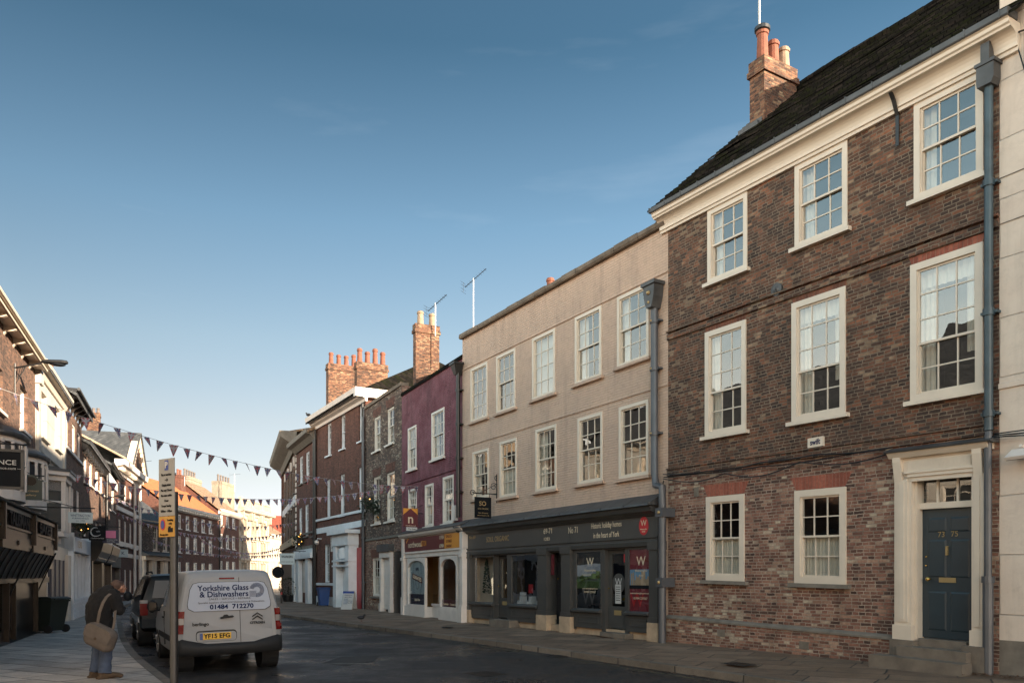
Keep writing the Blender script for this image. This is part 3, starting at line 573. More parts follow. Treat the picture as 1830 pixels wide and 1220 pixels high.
mb.quad((-.3, v0, ze), (H.L + .4, v0, ze), (H.L + .4, v1, zr), (-.3, v1, zr)); mb.quad((-.3, 8.8, ze), (H.L + .4, 8.8, ze), (H.L + .4, v1, zr), (-.3, v1, zr))
x = -.3
while x < H.L + .35: mb.lathe(0, 0, [(0.001, 0), (0.001, 0)], 3) if False else None; mb.tube([(x, v1, zr + .02 + .03 * math.sin(x * 1.3)), (x + .42, v1, zr + .03 + .03 * math.sin(x * 1.3 + .5))], .11, 8); x += .43
H.b(mb, 'roof', 'tiles_black', recalc=False)
cz = H.z(1366, 100, -2.55)
ch = H.chim(1366, 97, 2.55, .46, 1.15, c0 + 1.5, [.80, .62, .58], pot=['terracotta', 'terracotta', 'pot_cream'])
mb = MB(); uq = H.u(1366, -2.55) - .23; mb.lathe(uq, 2.74, [(.14, cz + .76), (.19, cz + .79), (.19, cz + .87), (.1, cz + .94), (.02, cz + .95)], 14); H.b(mb, 'cowl', 'metal_grey', ch)
mb = MB()
for k in range(9): t = k / 9; mb.box(-.10, .52, 2.38 + t * 1.3, 2.55 + t * 1.3, ze + (2.74 + t * 1.3) * .89 - .02, ze + (2.74 + t * 1.3) * .89 + .17)
H.b(mb, 'flashing', 'lead')
# doorcase
sl, sr = H.u(1604), H.u(1771); zb_ = H.z(1604, 1140); ztop = H.z(1604, 815); y = -.09
mb = MB()
for a, b_ in ((sl, dl), (dr, sr)):
    mb.box(a, b_, y, .0, zb_, ztop - .28); mb.box(a - .02, b_ + .02, y - .03, .0, zb_, zb_ + .24)
    mb.box(a + .05, b_ - .05, y - .02, y, zb_ + .3, ztop - .42); mb.box(a + .11, b_ - .11, y - .032, y - .02, zb_ + .34, ztop - .46)
mb.box(sl, sr, y, .0, ztop - .46, ztop - .06); mb.box(dl - .05, dr + .05, y - .03, y, ft + .0, ft + .06); mb.box(dl - .10, dr + .10, y - .05, y, ft + .06, ft + .10)
for k in range(46):  # fluted frieze
    x = sl + .26 + (sr - sl - .52) * k / 45; mb.box(x - .010, x + .010, y - .016, y, ztop - .30, ztop - .12)
for a in (sl + .02, sr - .20):
    mb.extr([(y, ztop - .62), (y - .015, ztop - .62), (y - .03, ztop - .45), (y - .06, ztop - .28), (y - .09, ztop - .12), (y - .09, ztop - .04), (y, ztop - .04)], a, a + .14, 'x')
mb.extr([(.0, ztop - .06), (y - .08, ztop - .06), (y - .12, ztop - .01), (y - .15, ztop + .03), (.0, ztop + .03)], sl - .05, sr + .05, 'x')
mb.box(dl, dl + .05, .0, .19, zb_, ft); mb.box(dr - .05, dr, .0, .19, zb_, ft); mb.box(dl, dr, .06, .19, dz1, dz1 + .10); mb.box(dl + .05, dr - .05, .0, .19, ft - .05, ft)
for t in (1 / 3, 2 / 3): x = dl + (dr - dl) * t; mb.box(x - .018, x + .018, .11, .15, dz1 + .1, ft - .05)
dc = H.b(mb, 'doorcase', 'cream_frame')
mb = MB(); mb.extr([(.0, ztop + .03), (y - .17, ztop + .03), (y - .18, ztop + .05), (-.05, ztop + .13), (.0, ztop + .13)], sl - .10, sr + .12, 'x'); H.b(mb, 'hood', 'lead', dc)
mb = MB(); mb.quad((dl, .13, dz1 + .1), (dr, .13, dz1 + .1), (dr, .13, ft), (dl, .13, ft)); H.b(mb, 'fanlight', 'glass', dc, recalc=False)
mb = MB(); mb.box(dl, dr, .4, 1.8, dz1 - .1, ft + .1); H.b(mb, 'hall', 'room_dark', dc)
dw = dr - dl; door = H.panel_door(dl + .05, dr - .05, dz0, dz1, .15, 'door_navy', rows=((.06, .36), (.47, .76), (.82, .93)))
mb = MB(); u_, z_ = dl + .19, dz0 + (dz1 - dz0) * .455; mb.tube([(u_, .15, z_), (u_, .09, z_)], .016, 8); mb.sphere((u_, .075, z_), .038); H.b(mb, 'door_knob', 'brass', door); mb = MB()
mb.box(dl + dw * .34, dl + dw * .62, .137, .148, z_ - .05, z_ + .03); H.b(mb, 'letterbox', 'brass_dull', door); mb = MB(); mb.box(dl + dw * .46, dl + dw * .495, .115, .148, dz0 + (dz1 - dz0) * .64, dz0 + (dz1 - dz0) * .71); H.b(mb, 'knocker', 'brass_dull', door)
for q in (.56, .63): mb = MB(); mb.sphere((dl + .12, .14, dz0 + (dz1 - dz0) * q), .016); H.b(mb, 'lock', 'brass', door)
zz = dz0 + (dz1 - dz0) * .815 - H.sh * 0
text('73', door, (dl + dw * .38, .141, dz0 + (dz1 - dz0) * .795 + H.sh * dl), .125, 'brass_dull', rx=90); text('75', door, (dl + dw * .60, .141, dz0 + (dz1 - dz0) * .795 + H.sh * dl), .125, 'brass_dull', rx=90)
mb = MB(); mb.box(sl - .02, dl + .1, -.20, .0, -.3, zb_); mb.box(dr - .1, sr + .02, -.20, .0, -.3, zb_)
mb.box(dl + .1, dr - .1, -.05, .33, -.3, dz0 - .01); mb.box(dl - .1, dr + .05, -.34, -.05, -.3, dz0 - .14); mb.box(sl - .12, sr - .10, -.62, -.34, -.3, dz0 - .30)
H.b(mb, 'doorstep', 'stone_step')
# drainpipe at the right end
x = H.L - .10; hz_ = H.z(1775, 150); jz = H.z(1775, 1035); 
p = H.pipe([(x, -.11, hz_), (x, -.11, H.z(1775, 770))], .062, 'pipe_blue', [(H.z(1775, q), x, -.11) for q in (330, 560, 740)])
mb = MB(); mb.tube([(x, -.11, H.z(1775, 772)), (x, -.13, H.z(1775, 800)), (x, -.13, jz)], .055, 10); mb.tube([(x, -.13, jz), (x, -.13, -.05), (x, -.20, -.1)], .075, 10); mb.lathe(x, -.13, [(.09, jz - .05), (.09, jz + .05)], 12)
H.b(mb, 'lower_pipe', 'lead_pipe', p)
mb = MB(); mb.extr([(x - .12, hz_ - .08), (x + .09, hz_ - .08), (x + .13, hz_ + .0), (x + .13, hz_ + .26), (x - .13, hz_ + .26), (x - .13, hz_)], -.22, -.02, 'y'); mb.box(x - .15, x + .15, -.24, .0, hz_ + .23, hz_ + .28); mb.box(x - .065, x + .065, -.22, -.06, hz_ + .28, hz_ + .56); H.b(mb, 'hopper', 'lead', p)
# iron strap and wall tie plate, small fittings
u_, z_ = H.uz(1606, 262); mb = MB(); zt = H.z(1598, 180); mb.extr([(-.03, z_), (-.045, z_), (-.045, c0 - .05), (-.16, c0 + .18), (-.34, c0 + .42), (-.33, c0 + .44), (-.13, c0 + .19), (-.03, c0 - .02)], u_ - .03, u_ + .03, 'x'); H.b(mb, 'iron_strap', 'iron_black')
u_, z_ = H.uz(1390, 518); mb = MB(); mb.tube([(u_, 0, z_), (u_, -.05, z_)], .13, 20); mb.tube([(u_, -.05, z_), (u_, -.075, z_)], [.08, .05], 20); mb.tube([(u_, -.07, z_), (u_, -.10, z_)], .028, 8); H.b(mb, 'tie_plate', 'lead')
u_, z_ = H.uz(1245, 879); mb = MB(); mb.box(u_ - .07, u_ + .07, -.015, .01, z_ - .1, z_ + .1)
for k in range(6): mb.box(u_ - .06, u_ + .06, -.022, -.015, z_ - .085 + .03 * k, z_ - .07 + .03 * k)
H.b(mb, 'vent', 'stone_grey')
u0_, z1_ = H.uz(1447, 784); u1_, z0_ = H.uz(1474, 797); sg = empty('name_plaque', 'small white oblong plaque with blue lettering on the brown brick wall', 'plaque', H.W(u0_, 0, z0_), H.root.rotation_euler.z); w_ = u1_ - u0_
mb = MB(); mb.box(0, w_, -.06, -.005, 0, z1_ - z0_); mb.build('board', 'cream_frame', sg); text('swift', sg, (w_ / 2, -.062, (z1_ - z0_) / 2), .15, 'ink_navy', width=w_ * .66, off=.003)
# sagging cables along the band
cb = MB()
for k, (dz, sg_) in enumerate(((-.06, .05), (-.12, .14), (-.02, .03))):
    pts = []
    for i in range(25):
        t = i / 24; u_ = -.05 + t * (H.u(1600) + .05); pts.append(H.W(u_, -.09 - .01 * k, H.z(1195, 848) + dz - sg_ * abs(math.sin(math.pi * t * (2 + k))) + .03 * math.sin(9 * t + k)))
    cb.tube(pts, .012, 6)
cb.tube([H.W(-.05, -.09, H.z(1195, 858)), H.W(-.12, -.08, H.z(1195, 872)), H.W(-.16, -.08, H.z(1195, 900))], .014, 6)
o = cb.build('wall_cables', 'iron_black'); tag(o, 'thin black cables sagging along the brick band above the ground floor windows', 'cables')

# ---- white house at the right edge of the picture
H = House('white_rendered_house', 'cream rendered house cut off by the right edge, beyond the drainpipe of the brick house', pB, pW, .2)
H.win((1900, 300), (2000, 560), 3, 2, 2, rect=(2.6, 3.7, 6.9, 8.7)); H.win(0, 0, rect=(2.6, 3.7, 3.6, 5.6)); H.win(0, 0, rect=(6.2, 7.3, 6.9, 8.7)); H.win(0, 0, rect=(6.2, 7.3, 3.6, 5.6))
H.wall(11.6, ['stone_grey', 'render_white'], bands=[(H.z(1790, 1143), 0), (99, 1)], D=8.4, gable=(4.2, 13.25))
H.roof(11.6, 13.3, 4.2, 'tiles_black', over=.2)
H.band(H.z(1790, 690), .10, .03, mat='render_white'); H.band(H.z(1790, 400), .012, .012, mat='stone_grey'); H.band(H.z(1790, 318), .012, .012, mat='stone_grey')
mb = MB(); mb.box(.4, .72, -.02, .0, H.z(1805, 1180), H.z(1805, 1150)); H.b(mb, 'grey_patch', 'lead')
mb = MB(); u_, z_ = H.uz(1828, 130); mb.tube([(u_ - .12, -.05, z_ + .62), (u_ + .5, -.05, z_ + .50)], .014, 6); mb.tube([(u_ - .10, -.05, z_ + .60), (u_ + .06, -.05, z_ - .05)], .010, 6); mb.tube([(u_ + .05, -.05, z_ + .55), (u_ + .05, -.05, z_ - .05)], .010, 6)
o = H.b(mb, 'sign_bracket', 'iron_black')
u_, z_ = H.uz(1825, 812); lt = empty('wall_flood_light', 'pale wedge-shaped wall light at the right edge below the cables', 'light', H.W(u_, 0, z_), H.root.rotation_euler.z)
mb = MB(); mb.tube([(.05, 0, .1), (.05, -.12, .12)], .025, 8); mb.extr([(-.08, -.05), (-.30, -.10), (-.33, -.06), (-.10, .08)], -.08, .35, 'x'); mb.build('housing', 'white_paint', lt); mb = MB(); mb.extr([(-.09, -.058), (-.30, -.108), (-.30, -.102), (-.09, -.052)], -.06, .33, 'x'); mb.build('lens', 'glass_dark', lt)
mb = MB(); 
for k in range(3): mb.tube([H.W(-.02, -.10 - .015 * k, H.z(1790, 775 + 3 * k)), H.W(.5, -.13, H.z(1790, 777 + 5 * k)), H.W(1.2, -.11, H.z(1790, 772))], .010, 6)
tag(mb.build('service_cable', 'iron_black'), 'short cables running from the drainpipe across the cream rendered wall', 'cables')

# ---- beige painted house with grey shopfront
H = House('beige_painted_house', 'beige painted brick house with ten cream sash windows above a dark grey double shopfront', pD, pC, .2)
BE = H
for LT, RB, rt, rb, cu in (((841.5, 660), (871.6, 745), 4, 0, 'none'), ((887.5, 637.6), (921.4, 728), 2, 2, 'side'), ((951.6, 605.5), (992.3, 701.7), 4, 0, 'blind'), ((1028, 567.8), (1075.3, 671.5), 2, 2, 'side'), ((1103.5, 532), (1160, 637.6), 2, 2, 'side'),
                           ((845, 808), (874, 888), 2, 2, 'side'), ((893.4, 790), (924, 885), 2, 2, 'half'), ((957.5, 768), (995, 873), 2, 2, 'side'), ((1032.8, 748), (1077.4, 859), 2, 2, 'side'), ((1106.6, 728), (1159.6, 848), 2, 2, 'none')):
    wd = H.win(LT, RB, 3, rt, rb, fw=.085, mat='cream_frame', sill='paint_beige', reveal=.06, curt=cu, sillw=.10)
PZ = H.z(826.5, 607)
fz1 = H.z(1186, 921); fz0 = H.z(1186, 965)              # fascia top and bottom
su0, su1 = H.u(828, .2), H.u(1177, .2)
H.op.append((su0 + .05, su1 - .02, -.6, fz0, .02))
H.wall(PZ, ['paint_beige'], D=9)
H.roof(PZ - .9, PZ + .9, 4.5, 'tiles_slate', over=-.3, side=0)
for p_ in (671, ): H.band(H.z(826.5, 662), .05, .03, mat='paint_beige')
H.band(H.z(826.5, 799), .05, .03, mat='paint_beige')
mb = MB(); x = -.02; rnd = random.Random(9)
while x < H.L: w_ = min(.5 + rnd.random() * .7, H.L - x); mb.extr([(-.10 - .02 * rnd.random(), PZ), (-.14, PZ + .05), (-.12 - .03 * rnd.random(), PZ + .13 + .03 * rnd.random()), (.32, PZ + .17), (.32, PZ)], x, x + w_ - .015, 'x'); x += w_
H.b(mb, 'coping', 'coping_stone')
# shopfront
y = -.22
sf = MB()
sf.box(su0, su1, y, .0, fz0 + .10, fz1)                                            # fascia board
sf.extr([(.0, fz0 - .12), (y - .02, fz0 - .12), (y - .04, fz0 - .02), (y - .02, fz0), (y - .02, fz0 + .04), (y - .05, fz0 + .07), (y - .05, fz0 + .10), (.0, fz0 + .10)], su0, su1, 'x')
sf.extr([(.0, fz1), (y - .04, fz1), (y - .10, fz1 + .06), (y - .20, fz1 + .10), (y - .24, fz1 + .20), (y - .28, fz1 + .22), (.0, fz1 + .22)], su0 - .1, su1 - .02, 'x')
shop = H.b(sf, 'shopfront', 'shop_grey')
cv = MB(); x = su0 - .12; rnd = random.Random(3)
while x < su1 + .1: w_ = min(.9, su1 + .02 - x); cv.extr([(.0, fz1 + .225), (y - .31, fz1 + .225), (y - .30, fz1 + .26), (-.06, fz1 + .52), (.0, fz1 + .52)], x, x + w_ - .012, 'x'); cv.box(x - .02, x + .02, y - .31, -.1, fz1 + .23, fz1 + .28); x += .9
H.b(cv, 'lead_flashing', 'lead', shop)
cols_ = [(828, 839), (961, 977), (1003, 1019), (1160, 1176)]
bases = []
for a, b_ in cols_:
    pl = MB(); ba = MB(); ua, ub = H.u(a, .24), H.u(b_, .24); bt = .42; pl.box(ua, ub, y - .03, .05, bt, fz0 - .10); pl.box(ua - .03, ub + .03, y - .06, .05, fz0 - .22, fz0 - .02); pl.box(ua - .02, ub + .02, y - .05, .05, bt, bt + .12)
    ba.box(ua - .03, ub + .05, y - .07, .06, -.35, bt - .002); bases.append((ua, ub))
    H.b(pl, 'pilaster', 'shop_grey', shop); H.b(ba, 'stone_base', 'stone_buff', shop)
def shopwin(H, shop, ua, ub, z0, z1, yy, mat, stall='shop_grey', stallz=None, mull=(), poster=None, glass='glass', fr=.05):
    m_ = MB(); m_.box(ua, ua + fr, yy - .03, yy + .05, z0, z1); m_.box(ub - fr, ub, yy - .03, yy + .05, z0, z1); m_.box(ua + fr, ub - fr, yy - .03, yy + .05, z1 - fr, z1); m_.box(ua + fr, ub - fr, yy - .03, yy + .05, z0, z0 + fr)
    for q in mull: m_.box(q - .02, q + .02, yy - .02, yy + .04, z0 + fr, z1 - fr)
    f = H.b(m_, 'shop_window', mat); g = MB(); g.quad((ua + fr, yy, z0 + fr), (ub - fr, yy, z0 + fr), (ub - fr, yy, z1 - fr), (ua + fr, yy, z1 - fr)); H.b(g, 'pane', glass, f, recalc=False)
    if stallz is not None:
        s_ = MB(); s_.extr([(yy - .10, z0 - .07), (yy - .15, z0 - .05), (yy - .15, z0 - .01), (yy - .06, z0 + .03), (yy + .05, z0 + .03), (yy + .05, z0 - .07)], ua - .03, ub + .03, 'x'); s_.box(ua, ub, yy - .05, yy + .05, stallz, z0 - .07)
        e = .10; s_.box(ua + e, ub - e, yy - .065, yy - .05, stallz + .13, stallz + .16); s_.box(ua + e, ub - e, yy - .065, yy - .05, z0 - .20, z0 - .17); s_.box(ua + e, ua + e + .03, yy - .065, yy - .05, stallz + .16, z0 - .2); s_.box(ub - e - .03, ub - e, yy - .065, yy - .05, stallz + .16, z0 - .2)
        H.b(s_, 'stall_riser', stall, f)
    return f
zt = fz0 - .16; yy = -.14
w1 = (H.u(839.5, .2), H.u(881, .2)); d1 = (H.u(885, .1), H.u(909, .1)); w2 = (H.u(911, .2), H.u(960, .2))
wz0 = H.z(880, 1078, .2)
f1 = shopwin(H, shop, w1[0], w1[1], wz0, zt, yy, 'shop_grey', stallz=.16, fr=.04); f2 = shopwin(H, shop, w2[0], w2[1], wz0, zt, yy, 'shop_grey', stallz=.16, fr=.04)
def glazed_door(H, ua, ub, z0, z1, yy, mat, kick=.75, furniture=True, glass='glass', name='shop_door', fr=.11):
    m_ = MB(); m_.box(ua, ua + fr, yy, yy + .05, z0, z1); m_.box(ub - fr, ub, yy, yy + .05, z0, z1); m_.box(ua + fr, ub - fr, yy, yy + .05, z1 - fr, z1); m_.box(ua + fr, ub - fr, yy, yy + .05, z0, z0 + kick)
    m_.box(ua + fr + .05, ub - fr - .05, yy - .01, yy, z0 + .12, z0 + kick - .12); d = H.b(m_, name, mat); g = MB(); g.quad((ua + fr, yy + .02, z0 + kick), (ub - fr, yy + .02, z0 + kick), (ub - fr, yy + .02, z1 - fr), (ua + fr, yy + .02, z1 - fr)); H.b(g, 'pane', glass, d, recalc=False)
    b2 = MB(); c = (ua + ub) / 2; b2.box(c - .14, c + .14, yy - .016, yy, z0 + kick - .22, z0 + kick - .10); H.b(b2, 'letterbox', 'brass_dull', d); b2 = MB(); b2.sphere((ua + fr * .5, yy - .03, z0 + 1.0), .022); H.b(b2, 'door_knob', 'brass', d); return d
glazed_door(H, d1[0], d1[1], .22, zt, .02, 'shop_grey', kick=.62)
fm = MB(); fm.box(w1[1], d1[0], -.16, .06, .16, zt + .05); fm.box(d1[1], w2[0] + .01, -.16, .06, .16, zt + .05); fm.box(su0, su1, -.16, .05, zt, fz0 - .1); H.b(fm, 'door_jamb', 'shop_grey', shop)
# middle black door with recessed porch
ud0, ud1 = bases[1][1], bases[2][0]
dd = H.panel_door(H.u(983, -.05), ud1 - .05, .28, zt, .12, 'door_black', rows=((.06, .40), (.47, .80), (.86, .95)))
jm = MB(); jm.box(ud0, H.u(983, -.05), -.10, .2, .1, zt + .05); jm.box(ud1 - .05, ud1, -.10, .2, .1, zt + .05); H.b(jm, 'door_jamb', 'shop_grey', shop)
bm_ = MB(); bm_.sphere((H.u(986.5, -.05), .09, 1.22), .025); H.b(bm_, 'door_knob', 'brass', dd); bm_ = MB(); bm_.sphere((H.u(996, -.05), .08, 1.45), .03); H.b(bm_, 'knocker', 'brass', dd)
nb = MB(); nb.box(ud0 + .05, ud0 + .17, -.13, -.10, 1.55, 2.12); H.b(nb, 'bell_panel', 'maroon', shop)
# right shop: poster window, door, red poster window
w3 = (H.u(1026, .2), H.u(1073, .2)); d2 = (H.u(1083, .12), H.u(1118, .12)); w4 = (H.u(1120, .2), H.u(1160, .2)); wz3 = H.z(1120, 1093, .2)
f3 = shopwin(H, shop, w3[0], w3[1], wz3, zt, yy, 'shop_grey', stallz=.16, fr=.04); f4 = shopwin(H, shop, w4[0], w4[1], wz3, zt, yy, 'shop_grey', stallz=.16, fr=.03)
gd = glazed_door(H, d2[0], d2[1], .2, zt, -.04, 'shop_grey_light', kick=.55)
fm = MB(); fm.box(bases[2][1], w3[0] + .01, -.16, .06, .1, zt); fm.box(w3[1], d2[0], -.16, .06, .1, zt); fm.box(d2[1], w4[0] + .01, -.14, .06, .1, zt); H.b(fm, 'door_jamb', 'shop_grey', shop)
def board(H, ua, ub, z0, z1, yy, mat, parent, name='poster', th=.006): m_ = MB(); m_.box(ua, ub, yy, yy + th, z0, z1); return H.b(m_, name, mat, parent)
wz_ = zt - wz3
po = board(H, w3[0] + .04, w3[1] - .04, wz3 + .04, zt - .04, yy + .012, 'sign_dark', f3)
c3 = (w3[0] + w3[1]) / 2; k3 = w3[1] - w3[0]; zc = wz3 + wz_ * .555
m_ = MB(); m_.box(w3[0] + .05, w3[1] - .05, yy + .004, yy + .011, zc - .30, zc + .02); H.b(m_, 'printed_trees', 'photo_green', f3)
m_ = MB(); pts = [(w3[0] + .05, zc + .02), (w3[1] - .05, zc + .02), (w3[1] - .05, zc + .33)]; 
for i in range(9): q = i / 8; pts.append((w3[1] - .05 - (k3 - .1) * q, zc + .33 + .02 * math.sin(5 * q)))
m_.extr(pts, yy + .004, yy + .011, 'y'); H.b(m_, 'printed_cloud', 'photo_cloud', f3)
m_ = MB(); rnd = random.Random(5)
for i in range(26): q = rnd.random(); a = w3[0] + .10 + (k3 - .2) * q; m_.tube([(a, yy + .008, zc - .05 + .25 * q * q * rnd.random()), (a, yy + .002, zc - .05 + .25 * q * q * rnd.random() + .001)], .05 + .05 * rnd.random(), 7)
H.b(m_, 'printed_leaves', 'photo_green', f3)
text('W', f3, (c3 + .05, yy + .0, zt - .30), .30, 'lettering_cream', rx=90); text('Wainwrights', f3, (c3 + .05, yy + .0, zt - .52), .08, 'lettering_cream', width=.5); text('exceptional holiday apartments', f3, (c3 + .05, yy, zt - .63), .05, 'lettering_cream', width=.72)
text('www.wainwrightsyork.com', f3, (c3 + .05, yy, wz3 + wz_ * .36), .055, 'lettering_cream', width=.66); text('01904 229367', f3, (c3 + .05, yy, wz3 + wz_ * .30), .08, 'lettering_cream', width=.5)
text('W', f3, (c3, yy + .004, wz3 + .32), .60, 'shop_grey_light', rx=90, rz=0)
c4_ = (w4[0] + w4[1]) / 2; po = board(H, w4[0] + .03, w4[1] - .03, wz3 + .03, zt - .03, yy + .012, 'poster_red', f4)
m_ = MB(); z0p, z1p = wz3 + wz_ * .37, wz3 + wz_ * .67; m_.box(w4[0] + .04, w4[1] - .04, yy + .006, yy + .011, z0p, z1p); H.b(m_, 'printed_sky', 'photo_sky', f4)
m_ = MB(); wu_ = w4[1] - w4[0] - .10; A0 = w4[0] + .05
def tower(a, b_, h0, h1): m_.box(A0 + wu_ * a, A0 + wu_ * b_, yy + .001, yy + .005, z0p + (z1p - z0p) * h0, z0p + (z1p - z0p) * h1)
tower(.58, .78, .15, .88); tower(.58, .61, .88, .94); tower(.75, .78, .88, .94); tower(.30, .5, .1, .60); tower(.30, .34, .6, .72); tower(.46, .5, .6, .72); tower(.05, .12, .1, .8); tower(.15, .2, .1, .85); tower(.22, .30, .1, .45); tower(.5, .58, .1, .5); tower(.78, 1., .1, .5); tower(.88, .95, .5, .65)
H.b(m_, 'printed_towers', 'stone_buff', f4); m_ = MB(); m_.box(w4[0] + .04, w4[1] - .04, yy - .002, yy + .002, z0p, z0p + (z1p - z0p) * .18); H.b(m_, 'printed_trees', 'sign_dark', f4)
text('W', f4, (c4_ + .05, yy, zt - .32), .32, 'lettering_cream'); text('Wainwrights', f4, (c4_ + .05, yy, zt - .54), .08, 'lettering_cream', width=.45); text('YORK', f4, (c4_ + .05, yy, zt - .66), .06, 'lettering_cream')
text('www.wainwrightsyork.com', f4, (c4_, yy, wz3 + wz_ * .30), .06, 'lettering_cream', width=.7); text('01904 229367', f4, (c4_ + .03, yy, wz3 + wz_ * .22), .08, 'lettering_cream', width=.5); text('W', f4, (c4_ - .1, yy + .003, wz3 + .28), .5, 'sign_redspot')
dc_ = (d2[0] + d2[1]) / 2; m_ = MB(); m_.tube([(dc_, -.022, zt - .85), (dc_, -.028, zt - .85)], .25, 28); H.b(m_, 'sticker', 'shop_grey_light', gd); text('W', gd, (dc_, -.03, zt - .82), .26, 'sign_white')
m_ = MB(); m_.box(dc_ - .13, dc_ + .10, -.03, -.024, .82, 1.30); H.b(m_, 'notice', 'sign_white', gd); m_ = MB(); m_.box(d2[1] - .16, d2[1] - .09, -.05, -.045, 1.85, 2.05); H.b(m_, 'red_notice', 'sign_redspot', gd)
for k in range(7): text('fully booked until further notice', gd, (dc_ - .015, -.031, 1.24 - k * .055), .03, 'ink', width=.17)
# fascia lettering
yt = y - .004; fzm = (fz0 + .10 + fz1) / 2
text('No.69', shop, (H.u(834, .22) + .40, yt, fzm + .12), .16, 'gilt', width=.42); text('SOUL ORGANIC', shop, (H.u(889, .22), yt, fzm), .24, 'gilt', width=H.u(908, .22) - H.u(868, .22))
text('69-71', shop, (H.u(979.5, .22), yt, fzm + .10), .22, 'lettering_cream', width=.42); text('1283', shop, (H.u(977, .22), yt, fzm - .12), .13, 'lettering_cream', width=.28)
text('No 71', shop, (H.u(1024.5, .22), yt, fzm + .06), .24, 'lettering_cream', width=.42)
text('Historic holiday homes', shop, (H.u(1083, .22), yt, fzm + .12), .20, 'lettering_cream', width=H.u(1110, .22) - H.u(1056, .22)); text('in the heart of York', shop, (H.u(1083, .22), yt, fzm - .13), .20, 'lettering_cream', width=H.u(1106, .22) - H.u(1060, .22))
m_ = MB(); q = H.u(1150.5, .22); m_.add([(q + .17 * math.cos(a * math.pi / 12), y - .004, fzm + .02 + .22 * math.sin(a * math.pi / 12)) for a in range(24)] + [(q + .17 * math.cos(a * math.pi / 12), y + .004, fzm + .02 + .22 * math.sin(a * math.pi / 12)) for a in range(24)], [tuple(range(24))] + [(i, (i + 1) % 24, (i + 1) % 24 + 24, i + 24) for i in range(24)]); H.b(m_, 'fascia_badge', 'sign_redspot', shop)
text('W', shop, (q, y - .008, fzm + .08), .20, 'lettering_cream'); text('Wainwrights', shop, (q, y - .008, fzm - .06), .05, 'lettering_cream', width=.24); text('YORK', shop, (q, y - .008, fzm - .12), .05, 'lettering_cream')
m_ = MB()
for a in (977, 1019): m_.box(H.u(a, .22) - .012, H.u(a, .22) - .004, y - .003, y, fz0 + .1, fz1)
H.b(m_, 'fascia_joint', 'iron_black', shop)
# stone sill, steps, display
m_ = MB(); m_.box(su0, su1, -.12, .1, -.35, .17); H.b(m_, 'stone_footing', 'stone_buff', shop)
st = MB(); st.box(H.u(873, .5), H.u(909, .5), -.48, -.12, -.3, .20); H.b(st, 'shop_step', 'stone_step')
st = MB(); st.box(H.u(1066, .5), H.u(1110, .5), -.40, -.12, -.3, .11); H.b(st, 'long_step', 'stone_step')
# shop interiors
m_ = MB(); m_.quad((su0, 1.9, 0), (su1, 1.9, 0), (su1, 1.9, 3), (su0, 1.9, 3)); m_.quad((su0, .06, .2), (su1, .06, .2), (su1, 1.9, .2), (su0, 1.9, .2)); m_.quad((su0, .06, 3), (su1, .06, 3), (su1, 1.9, 3), (su0, 1.9, 3))
for q in (su0, ud0, ud1, su1): m_.quad((q, .06, .2), (q, 1.9, .2), (q, 1.9, 3), (q, .06, 3))
H.b(m_, 'shop_interior', 'room_dark', recalc=False)
m_ = MB(); m_.box(w1[0], w1[1], -.08, .6, wz0 - .05, wz0); m_.box(w1[0] + .02, w1[1], .16, .18, wz0, zt); m_.box(w1[0], w1[0] + .02, -.05, .16, wz0, zt); m_.box(w2[0], w2[1], -.08, .5, wz0 - .05, wz0)
dsp = H.b(m_, 'display_back', 'display_cream')
m_ = MB(); rnd = random.Random(11)
for q, n_ in ((.18, 3), (.52, 2), (.88, 3)):
    x = w2[0] + (w2[1] - w2[0]) * q
    for k in range(n_): h_ = .14 - .02 * k; m_.box(x - .10 + .03 * k, x + .10 - .03 * k, .02, .20, wz0 + .14 * k, wz0 + .14 * k + h_)
    for k in range(3): m_.lathe(x - .12 + .12 * k, .0, [(.03, wz0), (.03, wz0 + .09), (.012, wz0 + .11), (.012, wz0 + .14)], 8)
H.b(m_, 'white_boxes', 'sign_white', dsp)
m_ = MB()
for k in range(170): a = rnd.random() * 6.28; hh = rnd.random(); r = .22 * (1 - hh) + .02; x = w1[0] + .75 + r * math.cos(a) * .9; yq = .03 + r * math.sin(a) * .35; z_ = wz0 + .35 + hh * 1.1; m_.add([(x, yq, z_), (x + .07 * math.cos(a), yq - .03, z_ - .05), (x + .02, yq + .03, z_ - .06)], [(0, 1, 2)])
H.b(m_, 'display_tree', 'leaf_dark', dsp, recalc=False)
m_ = MB(); m_.box(w2[0] + .28, w2[0] + .52, .30, .31, wz0 + .35, wz0 + .62); H.b(m_, 'red_card', 'sign_redspot', dsp)
